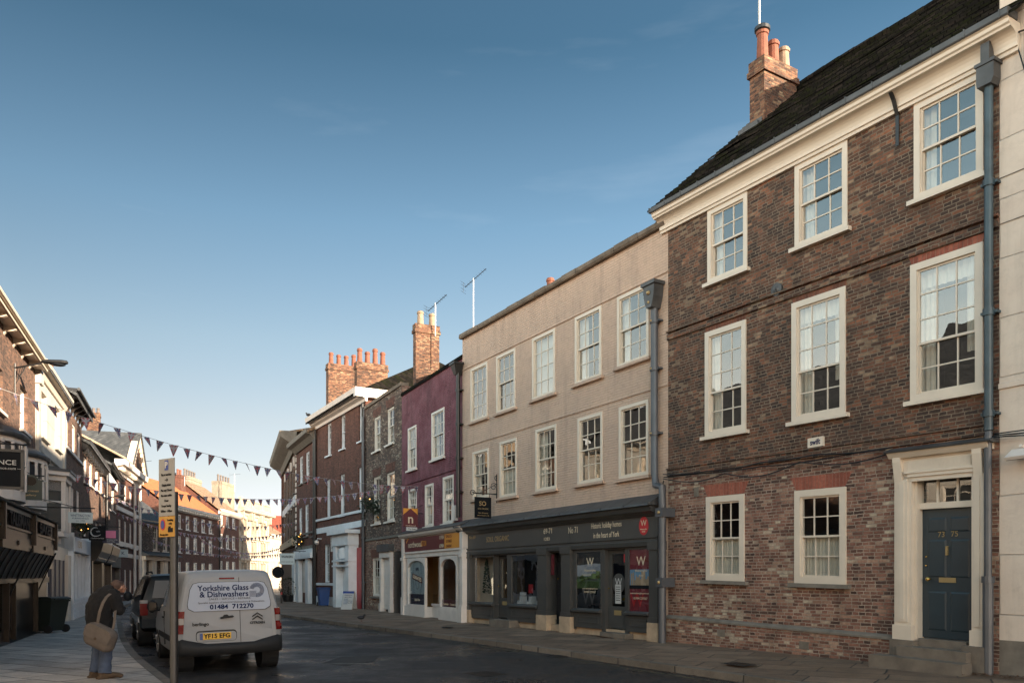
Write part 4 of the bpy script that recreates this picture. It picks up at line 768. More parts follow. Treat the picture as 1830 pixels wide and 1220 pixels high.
# lead downpipe at the right end of the beige house
x = H.L - .34; pt = H.z(1178, 545); x2 = H.u(1183.5, .30)
p = H.pipe([(x, -.12, pt), (x, -.12, H.z(1178, 845)), (x + .10, -.16, H.z(1178, 868)), (x2, -.30, fz1 + .62), (x2, -.30, fz1 + .2), (x2, -.30, -.1)], .085, 'lead_pipe', [(H.z(1178, q), x, -.12) for q in (575, 660, 775)])
m_ = MB(); hx = x; m_.extr([(hx - .20, pt + .45), (hx + .20, pt + .45), (hx + .17, pt + .15), (hx + .09, pt - .1), (hx - .09, pt - .1), (hx - .17, pt + .15)], -.30, -.01, 'y'); m_.box(hx - .24, hx + .24, -.34, .0, pt + .42, pt + .50); H.b(m_, 'hopper', 'lead', p)
for bx_, by_, bz_, br_ in [(hx, -.31, pt + .24, .05), (hx, -.30, pt + .02, .035)] + [(x, -.23, H.z(1178, q), .03) for q in (575, 660, 775)] + [(x2, -.40, fz1 + .04, .045), (x2, -.40, fz1 - 1.55, .045)]:
    m_ = MB(); m_.sphere((bx_, by_, bz_), br_); H.b(m_, 'gilt_boss', 'gilt', p)
m_ = MB(); m_.box(x2 - .11, x2 + .11, -.405, -.02, fz1 - 1.66, fz1 - 1.45); m_.box(x2 - .12, x2 + .12, -.41, -.02, fz1 - .06, fz1 + .14); H.b(m_, 'bracket', 'lead_pipe', p)
# roof-top things: mast with aerial, chimney pots behind parapet
u_ = .35; ch = H.chimney(.15, 3.2, .5, .6, PZ - .5, H.z(850, 600, -3.3), [.62, .5], mat='brick_orange')
HOUSES_RIGHT = {'TB': TB, 'BE': BE}

# ---- purple house
H = House('purple_painted_house', 'three storey house painted deep purple above a pale pink estate agent shopfront', pE, pD, .2); PU = H
for LT, RB, rt, rb, cu in (((729.5, 766), (744.6, 836), 2, 2, 'side'), ((771.7, 738.6), (794.5, 815), 2, 2, 'side'), ((730.3, 875.5), (745, 930), 2, 2, 'side'), ((760, 867), (775, 939), 2, 2, 'half'), ((792, 853), (811, 933), 2, 2, 'side')):
    H.win(LT, RB, 3, rt, rb, fw=.085, mat='white_frame', sill='white_frame', reveal=.06, curt=cu, bar=.026)
PZ = H.z(718.5, 707); H.op.append((H.u(719), H.L, -.6, H.z(718, 985), .02))
H.wall(PZ, ['paint_purple'], D=8.5, gable=(3.9, PZ + 2.1))
H.band(H.z(718, 868), .07, .04, mat='paint_purple')
H.roof(PZ, PZ + 2.15, 3.9, 'tiles_black', over=.05, side=0)
m_ = MB(); m_.box(0, H.L, -.03, .2, PZ - .02, PZ + .06); H.b(m_, 'parapet_edge', 'paint_purple')
y = -.30; a0, a1 = H.u(720, .3), H.u(829, .3); fz1 = H.z(718, 975, .3); fz0 = H.z(718, 990, .3)
fz1 = H.z(822, 951, .3); fz0 = H.z(822, 973, .3); bz0 = H.z(822, 990, .3); topz = H.z(822, 943, .3)
m_ = MB(); m_.box(a0, a1, y, 0, bz0, topz - .08); m_.extr([(.0, topz - .10), (y - .08, topz - .10), (y - .16, topz - .02), (y - .18, topz + .05), (.0, topz + .05)], a0 - .12, a1 + .05, 'x'); m_.box(a0, a1, y - .05, 0, bz0 + .16, bz0 + .22)
m_.box(a0, a0 + .24, y - .06, .05, -.1, topz - .1); m_.box(a1 - .24, a1, y - .06, .05, .42, topz - .1); m_.box(a1 - .28, a1 + .02, y - .10, .05, .42, .55); m_.box(a0 - .05, a0 + .26, y - .1, 0, bz0 - .1, bz0 + .02); m_.box(a1 - .26, a1 + .03, y - .1, 0, bz0 - .1, bz0 + .02)
shop = H.b(m_, 'shopfront', 'white_paint')
m_ = MB(); m_.extr([(.0, topz + .05), (y - .20, topz + .05), (y - .2, topz + .08), (-.05, topz + .26), (0, topz + .26)], a0 - .15, a1 + .06, 'x'); H.b(m_, 'lead_flashing', 'lead', shop)
m_ = MB(); m_.box(a0 + .24, a1 - .24, y - .012, y, bz0 + .24, topz - .14); H.b(m_, 'fascia', 'maroon', shop); q = H.u(795, .3)
m_ = MB(); m_.box(q, a1 - .24, y - .018, y - .012, bz0 + .24, topz - .14); H.b(m_, 'fascia_panel', 'shop_orange', shop)
fm_ = (bz0 + .24 + topz - .14) / 2
text('northwood', shop, (H.u(742, .3), y - .02, fm_), .34, 'lettering_cream', width=H.u(753, .3) - H.u(730, .3)); text('ASTON', shop, (H.u(757.5, .3), y - .02, fm_), .30, 'shop_orange', width=H.u(763, .3) - H.u(753, .3))
for k, s_ in enumerate(('01904', '629904')): text(s_, shop, (H.u(790, .3), y - .02, fm_ + .15 - .3 * k), .2, 'lettering_cream', width=H.u(794, .3) - H.u(786.5, .3))
for k, s_ in enumerate(('SALES', 'LETTINGS', 'ONLINE')): text(s_, shop, (H.u(803, .3), y - .024, fm_ + .16 - .17 * k), .14, 'maroon', width=H.u(808, .3) - H.u(798, .3))
m_ = MB(); x = H.u(726.5, .3); m_.extr([(x, fm_ + .12), (x + .25, fm_ + .30), (x + .33, fm_ + .22), (x + .25, fm_ + .24), (x + .06, fm_ + .08)], y - .02, y - .014, 'y'); H.b(m_, 'logo', 'shop_orange', shop)
# arched windows and recess
def arched(ua, ub, z0, z1, yy, name='arched_window', fr=.10, rise=.28):
    m_ = MB(); n = 10; c = (ua + ub) / 2; arc = []
    for i in range(n + 1): t = -1 + 2 * i / n; arc.append((c + (ub - ua - 2 * fr) / 2 * t, z1 - fr - rise + rise * math.sqrt(max(0, 1 - t * t * .999))))
    for i in range(n): (xa, za), (xb, zb_) = arc[i], arc[i + 1]; m_.add([(xa, yy - .04, za), (xb, yy - .04, zb_), (xb, yy - .04, z1), (xa, yy - .04, z1), (xa, yy + .05, za), (xb, yy + .05, zb_)], [(0, 1, 2, 3), (0, 4, 5, 1)])
    m_.box(ua, ua + fr, yy - .04, yy + .05, z0, z1); m_.box(ub - fr, ub, yy - .04, yy + .05, z0, z1); m_.box(ua + fr, ub - fr, yy - .06, yy + .05, z0, z0 + .07); f = H.b(m_, name, 'white_paint', recalc=True)
    g = MB(); g.quad((ua + fr, yy + .02, z0), (ub - fr, yy + .02, z0), (ub - fr, yy + .02, z1 - .02), (ua + fr, yy + .02, z1 - .02)); H.b(g, 'pane', 'glass', f, recalc=False); return f
wa = (H.u(728, .3), H.u(760, .3)); wb = (H.u(786, .3), H.u(817, .3)); wz = H.z(820, 1087, .3); zt = bz0 - .02
fa = arched(wa[0], wa[1], wz - .05, zt, y + .03); fb = arched(wb[0], wb[1], wz - .05, zt, y + .03)
m_ = MB(); m_.box(a0, wa[1], y - .03, 0, -.35, wz - .05); m_.box(wb[0] - .04, a1, y - .05, 0, -.35, wz - .05); m_.box(a1 - .3, a1 + .06, y - .12, .1, -.35, .42); m_.box(wa[1], wb[0], -.02, .02, -.3, wz + .0); m_.box(wa[1], wb[0], -.06, .04, wz, wz + .08); m_.box(a0 - .05, a0 + .25, y - .08, 0, -.35, .7)
H.b(m_, 'stall_riser', 'white_paint', shop)
g = MB(); g.quad((wa[1], .0, wz), (wb[0], .0, wz), (wb[0], .0, zt), (wa[1], .0, zt)); H.b(g, 'middle_pane', 'glass', shop, recalc=False)
m_ = MB(); m_.box(wa[0] + .1, wa[1] - .1, y + .06, y + .07, wz + .42, zt - .03); vin = H.b(m_, 'window_vinyl', 'sign_paleblue', fa); m_ = MB(); m_.box(wa[0] + .1, wa[1] - .1, y + .055, y + .07, wz + .02, wz + .42); H.b(m_, 'vinyl_base', 'sign_navy', fa)
c = (wa[0] + wa[1]) / 2; zc = (wz + zt) / 2 + .12
for rr, th in ((.95, .035), (.78, .02), (.42, .02)):
    m_ = MB(); n = 30; k = .52
    for i in range(n): a, b_ = 2 * math.pi * i / n, 2 * math.pi * (i + 1) / n; m_.quad(*[(c + r_ * k * math.cos(q), y + .052, zc + r_ * math.sin(q)) for r_, q in ((rr, a), (rr, b_), (rr - th, b_), (rr - th, a))])
    H.b(m_, 'vinyl_ring', 'sign_navy', fa, recalc=False)
m_ = MB(); m_.add([(c - .55, y + .05, zc - .02), (c + .55, y + .05, zc - .20), (c + .55, y + .05, zc + .02), (c - .55, y + .05, zc + .20)], [(0, 1, 2, 3)]); H.b(m_, 'vinyl_banner', 'maroon', fa, recalc=False)
tt = text('GUARANTEED', fa, (c, y + .046, zc), .2, 'lettering_cream', width=.95, off=.004); tt.rotation_euler = (R(90), R(10), 0)
text('RENT', fa, (c, y + .046, zc + .35), .16, 'sign_navy', width=.34); text('Check Here', fa, (c, y + .046, wz + .2), .14, 'lettering_cream', width=.6)
m_ = MB(); m_.quad((a0, 2.2, 0), (a1, 2.2, 0), (a1, 2.2, 3.2), (a0, 2.2, 3.2)); m_.quad((a0, .05, .1), (a1, .05, .1), (a1, 2.2, .1), (a0, 2.2, .1)); m_.quad((a0, .0, 3.2), (a1, .0, 3.2), (a1, 2.2, 3.2), (a0, 2.2, 3.2)); m_.quad((a1, 0, 0), (a1, 2.2, 0), (a1, 2.2, 3.2), (a1, 0, 3.2)); m_.quad((a0, 0, 0), (a0, 2.2, 0), (a0, 2.2, 3.2), (a0, 0, 3.2))
it = H.b(m_, 'shop_interior', 'room_warm', recalc=False)
m_ = MB(); m_.box(wa[1] + .3, wb[0] + 1.2, 1.2, 1.9, .1, wz + .55); H.b(m_, 'sofa', 'room_dark', it); m_ = MB(); m_.box(wa[1] + .9, wa[1] + 1.5, 2.16, 2.19, wz + 1.1, wz + 1.9); H.b(m_, 'picture', 'maroon', it)
m_ = MB(); m_.box(wb[0] + .1, wb[1] - .1, y + .055, y + .065, wz, wz + .28); H.b(m_, 'window_strip', 'maroon', fb); text('Residential      Commercial', fb, ((wb[0] + wb[1]) / 2, y + .05, wz + .12), .11, 'lettering_cream', width=(wb[1] - wb[0]) * .7)
m_ = MB()
for q in (wa[1] + .75, wb[0] + .9): m_.box(q, q + .18, 1.1, 1.2, zt - .55, zt - .42)
H.b(m_, 'lamp_shade', 'bulb_glow', it)
u_, z_ = H.uz(812, 918); m_ = MB(); m_.box(u_, u_ + .32, -.12, 0, z_ - .25, z_ + .28); tag(m_.build('alarm_box', 'white_paint'), 'white alarm box beside the first floor window of the purple house', 'alarm box'); o = bpy.data.objects['alarm_box']; o.location = (H.A.x, H.A.y, H.z0); o.rotation_euler = (0, 0, H.root.rotation_euler.z)
H.pipe([(H.L - .05, -.14, H.z(822, 668)), (H.L - .05, -.14, H.z(822, 925))], .07, 'iron_black', [(H.z(822, 700 + 60 * k), H.L - .05, -.14) for k in range(4)], hopper=(H.L - .1, -.17, H.z(822, 672), .40, .35))
chz = H.z(735, 580, -.8)
H.chim(743, 577, .9, .34, 1.08, PZ - .2, [.58, .55], pot=['pot_cream', 'pot_cream'])

# ---- dark brick house
H = House('dark_brick_house', 'narrow dark speckled brick house with a white painted doorway and garlanded window', pF, pE, .2); DB = H
for LT, RB in (((667.5, 747), (680, 802.6)), ((691, 731), (704.5, 790)), ((666.5, 853), (680, 934)), ((690, 845), (705.5, 929))):
    H.win(LT, RB, 2, 2, 2, fw=.10, mat='white_frame', reveal=.14, curt='side'); a, b_, z0_, z1_ = H.rect(LT, RB); H.lintel(a, b_, z1_ + .01, .35, .12, mat='brick_red')
H.win((664.5, 996), (681, 1066), 3, 2, 2, fw=.10, mat='white_frame', sill='stone_grey', curt='half'); a, b_, z0_, z1_ = H.rect((664.5, 996), (681, 1066)); H.lintel(a - .1, b_ + .1, z1_ + .01, .35, .1, mat='brick_lintel_dark')
a, b_ = H.u(683.5), H.u(703); dt = H.z(693, 995); m_ = MB(); m_.box(a, a + .2, -.14, .1, -.3, dt); m_.box(b_ - .2, b_, -.14, .1, -.3, dt); m_.box(a, b_, -.16, .1, dt - .02, dt + .24); m_.box(a - .03, a + .22, -.17, .1, -.3, .35); m_.box(b_ - .22, b_ + .03, -.17, .1, -.3, .35)
dcase = H.b(m_, 'doorcase', 'white_paint'); H.panel_door(a + .2, b_ - .2, .1, dt - .02, .0, 'white_paint'); m_ = MB(); m_.box(a - .08, b_ + .08, -.25, .1, dt + .24, dt + .55); H.b(m_, 'hood', 'lead', dcase)
m_ = MB(); m_.box(H.u(705), H.L, -.012, .02, -.3, H.z(710, 985)); H.b(m_, 'passage_door', 'wood_black')
PZ = H.z(654, 731); hb = H.z(655, 965)
H.op.append((a, b_, -.6, dt, .02))
H.wall(PZ, ['brick_pink', 'brick_brown'], bands=[(hb, 0), (99, 1)], D=9)
DBm = [('stone')] ; H.band(hb, .12, .05, mat='stone_grey')
m_ = MB(); m_.box(0, H.L, -.06, .3, PZ, PZ + .14); H.b(m_, 'coping', 'coping_stone'); H.roof(PZ - .4, PZ + 1.9, 4.5, 'tiles_slate', over=-.3, side=0)
H.pipe([(.06, -.12, H.z(654, 745)), (.06, -.12, .0)], .06, 'lead_pipe', [(H.z(654, 800 + 80 * k), .06, -.12) for k in range(4)])
# garland on the wall bracket
def garland(name, label, px0, py0, px1, py1, Y, n=420, r=.30, bulbs=14, seed=1):
    g = empty(name, label, 'garland', P(px0, py0, Y)); a = Vector((0, 0, 0)); b2 = P(px1, py1, Y) - P(px0, py0, Y); m_ = MB(); rnd = random.Random(seed)
    for i in range(n):
        t = rnd.random(); c = a.lerp(b2, t) + Vector((rnd.gauss(0, 1), rnd.gauss(0, 1), rnd.gauss(0, 1))) * r * (.35 + .5 * math.sin(math.pi * min(1, t * 1.2))); d = Vector((rnd.gauss(0, 1), rnd.gauss(0, 1), rnd.gauss(0, 1))).normalized() * .14; e = Vector((rnd.gauss(0, 1), rnd.gauss(0, 1), rnd.gauss(0, 1))).normalized() * .05
        m_.add([c, c + d * .5 + e, c + d, c + d * .5 - e], [(0, 1, 2, 3)])
    m_.build('foliage', 'leaf_dark', g, recalc=False); m_ = MB()
    for i in range(bulbs): c = a.lerp(b2, rnd.random()) + Vector((rnd.gauss(0, 1), rnd.gauss(0, 1), rnd.gauss(0, 1))) * r * .6; m_.sphere(c, .016, n=6, k=4)
    m_.build('light_bulbs', 'bulb_glow', g); m_ = MB(); m_.tube([a, b2], .03, 6); m_.build('branch', 'wood_black', g); return g
yy_ = H.W(H.u(675), -.35, 0).y
garland('christmas_garland', 'dark evergreen garland with tiny warm lights on the dark brick house', 654, 898, 684, 914, yy_, seed=2, bulbs=7)

# ---- red brick house with white cornice
H = House('red_brick_house', 'plain red brick house with a wide white eaves cornice and a white columned doorcase', pG, pF, .2); RB_ = H
for LT, RBx in (((583.8, 757.8), (592, 812)), ((608.6, 742.9), (617, 800)), ((641, 722.6), (651, 785.5)), ((583, 857), (590.5, 924.7)), ((607, 848), (616, 919.7)), ((640, 835), (650, 912)), ((579, 972), (589, 1041)), ((603.6, 970), (614, 1043))):
    H.win(LT, RBx, 2, 2, 2, fw=.08, mat='white_cool', sill='white_cool', curt='side', reveal=.16)
CZ = H.z(566, 768)
a, b_ = H.u(612), H.u(640.5); dt = H.z(625, 955)
H.wall(CZ + .3, ['brick_red'], D=9); 
H.prof('cornice', [(.0, CZ), (-.10, CZ), (-.12, CZ + .14), (-.3, CZ + .22), (-.34, CZ + .34), (-.55, CZ + .40), (-.6, CZ + .62), (.0, CZ + .62)], -.3, H.L + .3, 'white_paint')
m_ = MB(); m_.box(H.L, H.L + .3, -.58, 1.9, CZ + .2, CZ + .62); H.b(m_, 'side_cornice', 'white_paint'); H.roof(CZ + .6, CZ + 3.1, 4.5, 'tiles_black', over=.55, side=.3, hipR=2.6)
H.band(H.z(567, 949), .32, .04, mat='white_cool', name='string_course'); H.band(H.z(567, 930), .14, .09, mat='white_cool', name='sill_band'); H.band(H.z(567, 1043), .14, .07, u1=H.u(614), mat='white_cool', name='sill_band')
m_ = MB(); m_.box(0, a, -.05, 0, -.4, H.z(580, 1065)); H.b(m_, 'plinth', 'white_cool')
m_ = MB(); q = (b_ - a); m_.box(a, a + q * .2, -.5, 0, -.2, dt - .5); m_.box(b_ - q * .2, b_, -.5, 0, -.2, dt - .5); m_.box(a - .05, b_ + .05, -.55, 0, dt - .55, dt); m_.box(a - .25, b_ + .25, -.75, 0, dt, dt + .18); m_.box(a + q * .2, b_ - q * .2, -.12, 0, 0, dt - 1.2)
for z_ in (dt - 1.35, dt - 1.6): m_.box(a - .04, b_ + .04, -.55, 0, z_, z_ + .09)
m_.lathe(a + q * .5, -.14, [(.45, dt - 1.2), (.45, dt - .75), (.2, dt - .58)], 12, a0=math.pi, a1=2 * math.pi); dcs = H.b(m_, 'doorcase', 'white_cool')
m_ = MB(); a, b_ = H.u(641), H.u(650); m_.box(a, b_, -.10, .05, -.1, H.z(645, 978)); H.b(m_, 'red_door', 'door_red')
H.pipe([(H.L - .12, -.1, CZ), (H.L - .12, -.1, 0)], .05, 'iron_black'); H.pipe([(.05, -.1, CZ), (.05, -.1, 0)], .055, 'iron_black')
H.chim(587, 648, 1.6, .5, 1.9, CZ + 1, [.7, .62, .62, .75], mat='brick_orange'); H.chim(638, 645, 1.3, .42, 1.75, CZ + 1, [.75, .62, .85, .72], mat='brick_orange')
# rear range with sunlit tiles behind the dark brick house
H = House('rear_range', 'low roofed rear building with sunlit tan tiles behind the dark brick house', (DB.W(-2.2, 6.5, 0).x, DB.W(-2.2, 6.5, 0).y), (DB.W(4.4, 6.5, 0).x, DB.W(4.4, 6.5, 0).y), .2)
zz = H.z(H.A.x / H.A.y * F + CX, 690); H.wall(zz, ['brick_orange'], D=7); H.roof(zz, zz + 1.5, 3.5, 'tiles_tan')

# ---- narrow red house
H = House('narrow_red_house', 'red brick house with tall narrow sashes and a pale carved stone doorway', pH, pG, .1)
for k, (xa, xb, ya, yb) in enumerate(((535, 541.4, 817, 863), (546, 553, 809, 857), (557.8, 565, 799, 852.7), (534, 540, 908, 956), (544.6, 551.3, 902, 957), (556.7, 564, 897, 956.6))):
    H.win((xa, ya), (xb, yb), 2, 2, 2, fw=.09, mat='white_cool', sill='stone_grey', far=True, reveal=.14)
CZ = H.z(530, 812); H.wall(CZ + .3, ['brick_red'], D=9); H.prof('cornice', [(0, CZ), (-.1, CZ), (-.35, CZ + .25), (-.6, CZ + .35), (-.6, CZ + .6), (0, CZ + .6)], -.1, H.L, 'stone_grey'); H.roof(CZ + .6, CZ + 2.6, 4.5, 'tiles_tan', over=.55)
H.chimney(1.5, 4, 1.0, .8, CZ + 2, CZ + 3.2, [.6, .5], mat='stone_chimney', pot='pot_grey'); H.band(H.z(531, 985), .5, .06, mat='stone_grey'); H.band(H.z(531, 957), .12, .06, mat='stone_grey')
a, b_ = H.u(528.5), H.u(565); t_ = H.z(530, 1000); m_ = MB(); q = b_ - a
for x in (a, a + q * .24, b_ - q * .30): m_.box(x, x + q * .12, -.25, 0, -.2, t_)
m_.box(a, b_, -.35, 0, t_, t_ + .3); m_.box(a + q * .05, b_ - q * .05, -.2, 0, t_ + .3, t_ + .55); H.b(m_, 'doorcase', 'white_cool'); H.panel_door(a + q * .42, a + q * .66, .7, t_ - .1, -.04, 'white_paint'); H.pipe([(H.L - .12, -.12, CZ), (H.L - .12, -.12, 0)], .09, 'iron_black')
m_ = MB(); m_.box(a + q * .15, a + q * .24, -.05, .01, 0, t_); m_.box(a + q * .66, a + q * .72, -.05, .01, 0, t_); H.b(m_, 'dark_panel', 'wood_black')
garland('evergreen_swag', 'dark evergreen swag with orange lights beneath the windows of the narrow red house', 531, 960, 548, 972, H.W(2, -.5, 0).y, n=330, r=.34, seed=5)
# ---- corner building with heavy cornice
H = House('stone_corniced_house', 'dark brick corner house under a heavy stone cornice where the street bends', pI, pH, .1); CO = H
CZ = H.z(527, 800, .0)
for r_, (ya, yb) in enumerate(((832, 880), (905, 965))):
    for k in range(4):
        x = 509.5 + k * 5.2; ua = H.u(x); za, zb_ = H.z(527, ya), H.z(527, yb)
        H.win(0, 0, 2, 2, 2, fw=.08, rect=(ua + .2, ua + 1.15, zb_, za), mat='stone_chimney', sill='stone_grey', far=True); m_ = MB(); m_.box(ua + .45, ua + .9, -.1, 0, za + .02, za + .6); H.b(m_, 'keystone', 'white_paint')
H.wall(CZ, ['brick_dark'], D=9); H.prof('cornice', [(0, CZ - .3), (-.15, CZ - .3), (-.3, CZ), (-.8, CZ + .3), (-1.0, CZ + .45), (-1.05, CZ + .8), (0, CZ + .8)], -.9, H.L + .2, 'stone_grey'); H.roof(CZ + .8, CZ + 1.8, 4.5, 'tiles_tan', over=.9)
H.band(H.z(528, 893), .5, .1, mat='white_cool', name='string_course'); H.band(H.z(528, 968), .5, .3, mat='stone_buff', name='fascia')
m_ = MB()
for k in range(24): z_ = .3 + k * (CZ - .6) / 24; m_.box(H.L - (.5 if k % 2 else .3), H.L + .02, -.06, 0, z_, z_ + .25)
H.b(m_, 'quoins', 'white_paint'); m_ = MB(); m_.box(0, H.L * .7, -.05, .02, 0, H.z(528, 985)); m_.box(H.L * .9, H.L * .98, -.05, .02, 0, H.z(528, 985)); H.b(m_, 'shop_shutter', 'wood_black'); m_ = MB(); m_.box(H.L * .7, H.L * .9, -.06, .02, .2, H.z(528, 985)); H.b(m_, 'pale_door', 'stone_buff')
# ---- houses round the bend (they throw the shade on the far side of the street)
def plain(name, label, A, B, eave, ridge, mat, roofm, rows=3, cols=4, D=9):
    H = House(name, label, A, B, .0)
    for r_ in range(rows):
        for k in range(cols):
            u_ = H.L * (k + .5) / cols; z_ = .9 + r_ * (eave - .6) / rows; H.win(0, 0, 2, 2, 2, rect=(u_ - .5, u_ + .5, z_, z_ + min(1.7, (eave - .9) / rows - .9)), far=True)
    H.wall(eave, [mat], D=D, gable=(D / 2, ridge)); H.roof(eave, ridge, D / 2, roofm, over=.3); return H
plain('end_brick_house', 'brick house round the bend with a slate roof, nearest the corniced corner house', (-18.6, 84.5), (-18.4, 63.5), 11.0, 15.2, 'brick_red', 'tiles_slate')
plain('gable_brick_house', 'brick house round the bend with a steep slate roof, farthest along', (-19.4, 96.0), (-19.0, 89.3), 11.0, 15.5, 'brick_brown', 'tiles_slate', cols=3)
plain('camera_side_house', 'brick terrace house behind the viewpoint on the right', pW, (aR + mR * -6, -6.0), 9.6, 13.4, 'brick_dark', 'tiles_slate')
# ================================================================ LEFT-HAND ROW
mL = (330 - CX) / F; cL = -4.44
def onL(x): Y = cL / ((x - CX) / F - mL); return ((x - CX) / F * Y, Y)
def atL(Y): return (cL + mL * Y, Y)
q0 = atL(14.0); q1 = onL(63); q2 = onL(115); q3 = onL(146); q4 = onL(185); q5 = onL(207); q6 = nxt(q5, 480, 247)
plain('opposite_brick_house', 'red brick terrace house behind the viewpoint on the left', atL(-16), atL(-1), 8.6, 12.0, 'brick_orange', 'tiles_slate', cols=5)
plain('opposite_white_house', 'white terrace house just outside the left edge', atL(-1), q0, 8.2, 11.6, 'stucco_cream', 'tiles_slate', cols=5)
# L1
H = House('corner_brick_house', 'brown brick house at the left edge with bow windows and bracketed cream eaves', q0, q1, .1); L1 = H
EZ = H.z(62, 660)
for LT, RB in (((35.5, 684), (49.5, 778)), ((-14, 640), (5, 740))):
    H.win(LT, RB, 2, 2, 2, fw=.06, mat='white_frame', curt='side', reveal=.18, sill='white_paint')

H.wall(EZ, ['brick_leftrow'], D=8.5, gable=(4.2, EZ + 3.0)); H.roof(EZ + .2, EZ + 3.1, 4.2, 'tiles_slate', over=.32, side=.05)
m_ = MB(); m_.box(0, H.L, -.30, 0, EZ + .02, EZ + .08); m_.box(0, H.L, -.33, -.30, EZ - .02, EZ + .14)
H.b(m_, 'eaves_board', 'cream_frame'); m_ = MB(); u_ = .25
while u_ < H.L: m_.extr([(-.0, EZ + .02), (-.27, EZ + .02), (-.27, EZ - .06), (-.2, EZ - .10), (-.06, EZ - .12), (0, EZ - .2)], u_ - .06, u_ + .06, 'x'); u_ += 1.15
H.b(m_, 'eaves_bracket', 'cream_frame'); m_ = MB(); m_.tube([(0, -.38, EZ + .10), (H.L, -.38, EZ + .10)], .055, 8); H.b(m_, 'gutter', 'cream_frame')
def bow(H, uc, w_, d_, z0, z1, name='bow_window'):
    m_ = MB(); n = 8; pts = [(uc - w_ / 2 * math.cos(math.pi * i / n), -d_ * math.sin(math.pi * i / n)) for i in range(n + 1)]
    m_.extr([(x, y) for x, y in pts], z0 - .12, z0 + .12, 'z'); m_.extr([(uc + (x - uc) * 1.03, y * 1.03) for x, y in pts], z1 - .12, z1, 'z')
    for x, y in pts: m_.box(x - .035, x + .035, y - .035, y + .035, z0 + .12, z1 - .12)
    zc = z0 + .12 + (z1 - z0 - .37) * .62
    for i in range(n): (xa, ya), (xb, yb) = pts[i], pts[i + 1]; m_.tube([(xa, ya, zc), (xb, yb, zc)], .025, 5)
    f = H.b(m_, name, 'white_paint'); g = MB()
    for i in range(n): (xa, ya), (xb, yb) = pts[i], pts[i + 1]; g.quad((xa, ya, z0 + .12), (xb, yb, z0 + .12), (xb, yb, z1 - .25), (xa, ya, z1 - .12))
    H.b(g, 'pane', 'glass_far', f, recalc=False); r_ = MB(); N_ = 10
    for k, (sc_, zz) in enumerate(((1.16, z1), (1.18, z1 + .06), (1.0, z1 + .14), (.6, z1 + .28), (.05, z1 + .36))): pass
    rings = []
    for sc_, zz in ((1.16, z1), (1.2, z1 + .05), (1.2, z1 + .09), (1.0, z1 + .18), (.6, z1 + .30), (.05, z1 + .36)): rings.append([(uc + (x - uc) * sc_, y * sc_ , zz) for x, y in pts])
    vs = [p for g_ in rings for p in g_]; k = n + 1; r_.add(vs, [(j * k + i, j * k + i + 1, (j + 1) * k + i + 1, (j + 1) * k + i) for j in range(len(rings) - 1) for i in range(n)] + [tuple(range(k))]); H.b(r_, 'lead_roof', 'lead', f); return f
bz1 = H.z(36, 800, .5)
def bow_at(px0, px1, pyt, pyb, d_=.5):
    ub = H.u(px1, .2); ua = ub - 1.9; zt = H.z(px1, pyt, .3); zb = H.z(px1, pyb, .3); return bow(H, (ua + ub) / 2, 1.9, d_, zb, zt)
bow_at(0, 33, 792, 890); bow_at(35, 71, 826, 905)
# timber shopfront with projecting gilt fascia
fo = .75
e = H.u(97, fo); s2 = H.u(57, fo); s1 = H.u(1, fo); zt_ = H.z(97, 939, fo); zb_ = H.z(97, 975, fo); e = min(e, H.L)
dz_fit = 0
shp = MB(); shp.box(0, H.L, -.45, .0, zb_ - .62, zb_ - .0)
shop = H.b(shp, 'shopfront', 'wood_black')
m_ = MB()
for a, b_ in ((s1 - 2.6, s1 - .08), (s1, s2 - .08), (s2, e)):
    m_.box(a, b_, -fo, -.1, zb_, zt_); m_.box(a - .06, a + .04, -fo - .10, -.1, zb_ - .12, zt_ + .10); m_.box(b_ - .03, b_ + .05, -fo - .08, -.1, zb_ - .12, zt_ + .08); m_.box(a, b_, -fo - .04, -fo, zt_ - .06, zt_ + .03); m_.box(a, b_, -fo - .04, -fo, zb_ + .14, zb_ + .18)
fas = H.b(m_, 'fascia', 'wood_gilt', shop)
m_ = MB()
for a, b_ in ((s1, s2 - .08), (s2, e)): m_.box(a + .1, b_ - .1, -fo - .02, -.1, zb_ - .28, zb_ - .0); m_.box((a + b_) / 2 - .06, (a + b_) / 2 + .06, -fo - .05, -fo - .02, zb_ - .18, zb_ - .08)
H.b(m_, 'soffit_panel', 'wood_gilt', shop); m_ = MB()
for a, b_ in ((s1 - 2.7, s1 - .08), (s1 - .1, s2 - .02), (s2 - .1, e + .04)): m_.extr([(-fo - .12, zt_ + .05), (-fo - .14, zt_ + .09), (-.05, zt_ + .30), (-.05, zt_ + .05)], a, b_, 'x')
H.b(m_, 'fascia_lead', 'lead', shop)
zc = (zt_ + zb_) / 2 + .06
text('TALISMAN', shop, ((s1 + s2) / 2, -fo - .03, zc), .40, 'ink', width=(s2 - s1) * .62, off=.012, ext=.02); text('BAKES', shop, ((s2 + e) / 2, -fo - .03, zc), .36, 'ink', width=(e - s2) * .5, off=.012, ext=.02)
m_ = MB(); n = 9
cvp = [(-.45 - (fo - .45) * math.sin(math.pi / 2 * i / n), zb_ - .28 - .62 * (1 - i / n) ** 2) for i in range(n + 1)]
m_.extr(cvp + [(-.3, zb_ - .28), (-.3, zb_ - .9)], 0, e, 'x'); H.b(m_, 'cove', 'wood_black', shop)
m_ = MB(); u_ = .1
while u_ < e: m_.tube([(u_, y - .012, z) for y, z in cvp], .012, 5); u_ += .6
for u_ in (s2 - .3, e - .1): m_.tube([(u_, -.35, zb_ - 1.3), (u_, -.8, zb_ - .2)], .02, 6)
H.b(m_, 'awning_frame', 'iron_black', shop); m_ = MB(); m_.box(0, H.L, -.36, -.28, zb_ - 1.02, zb_ - .86)
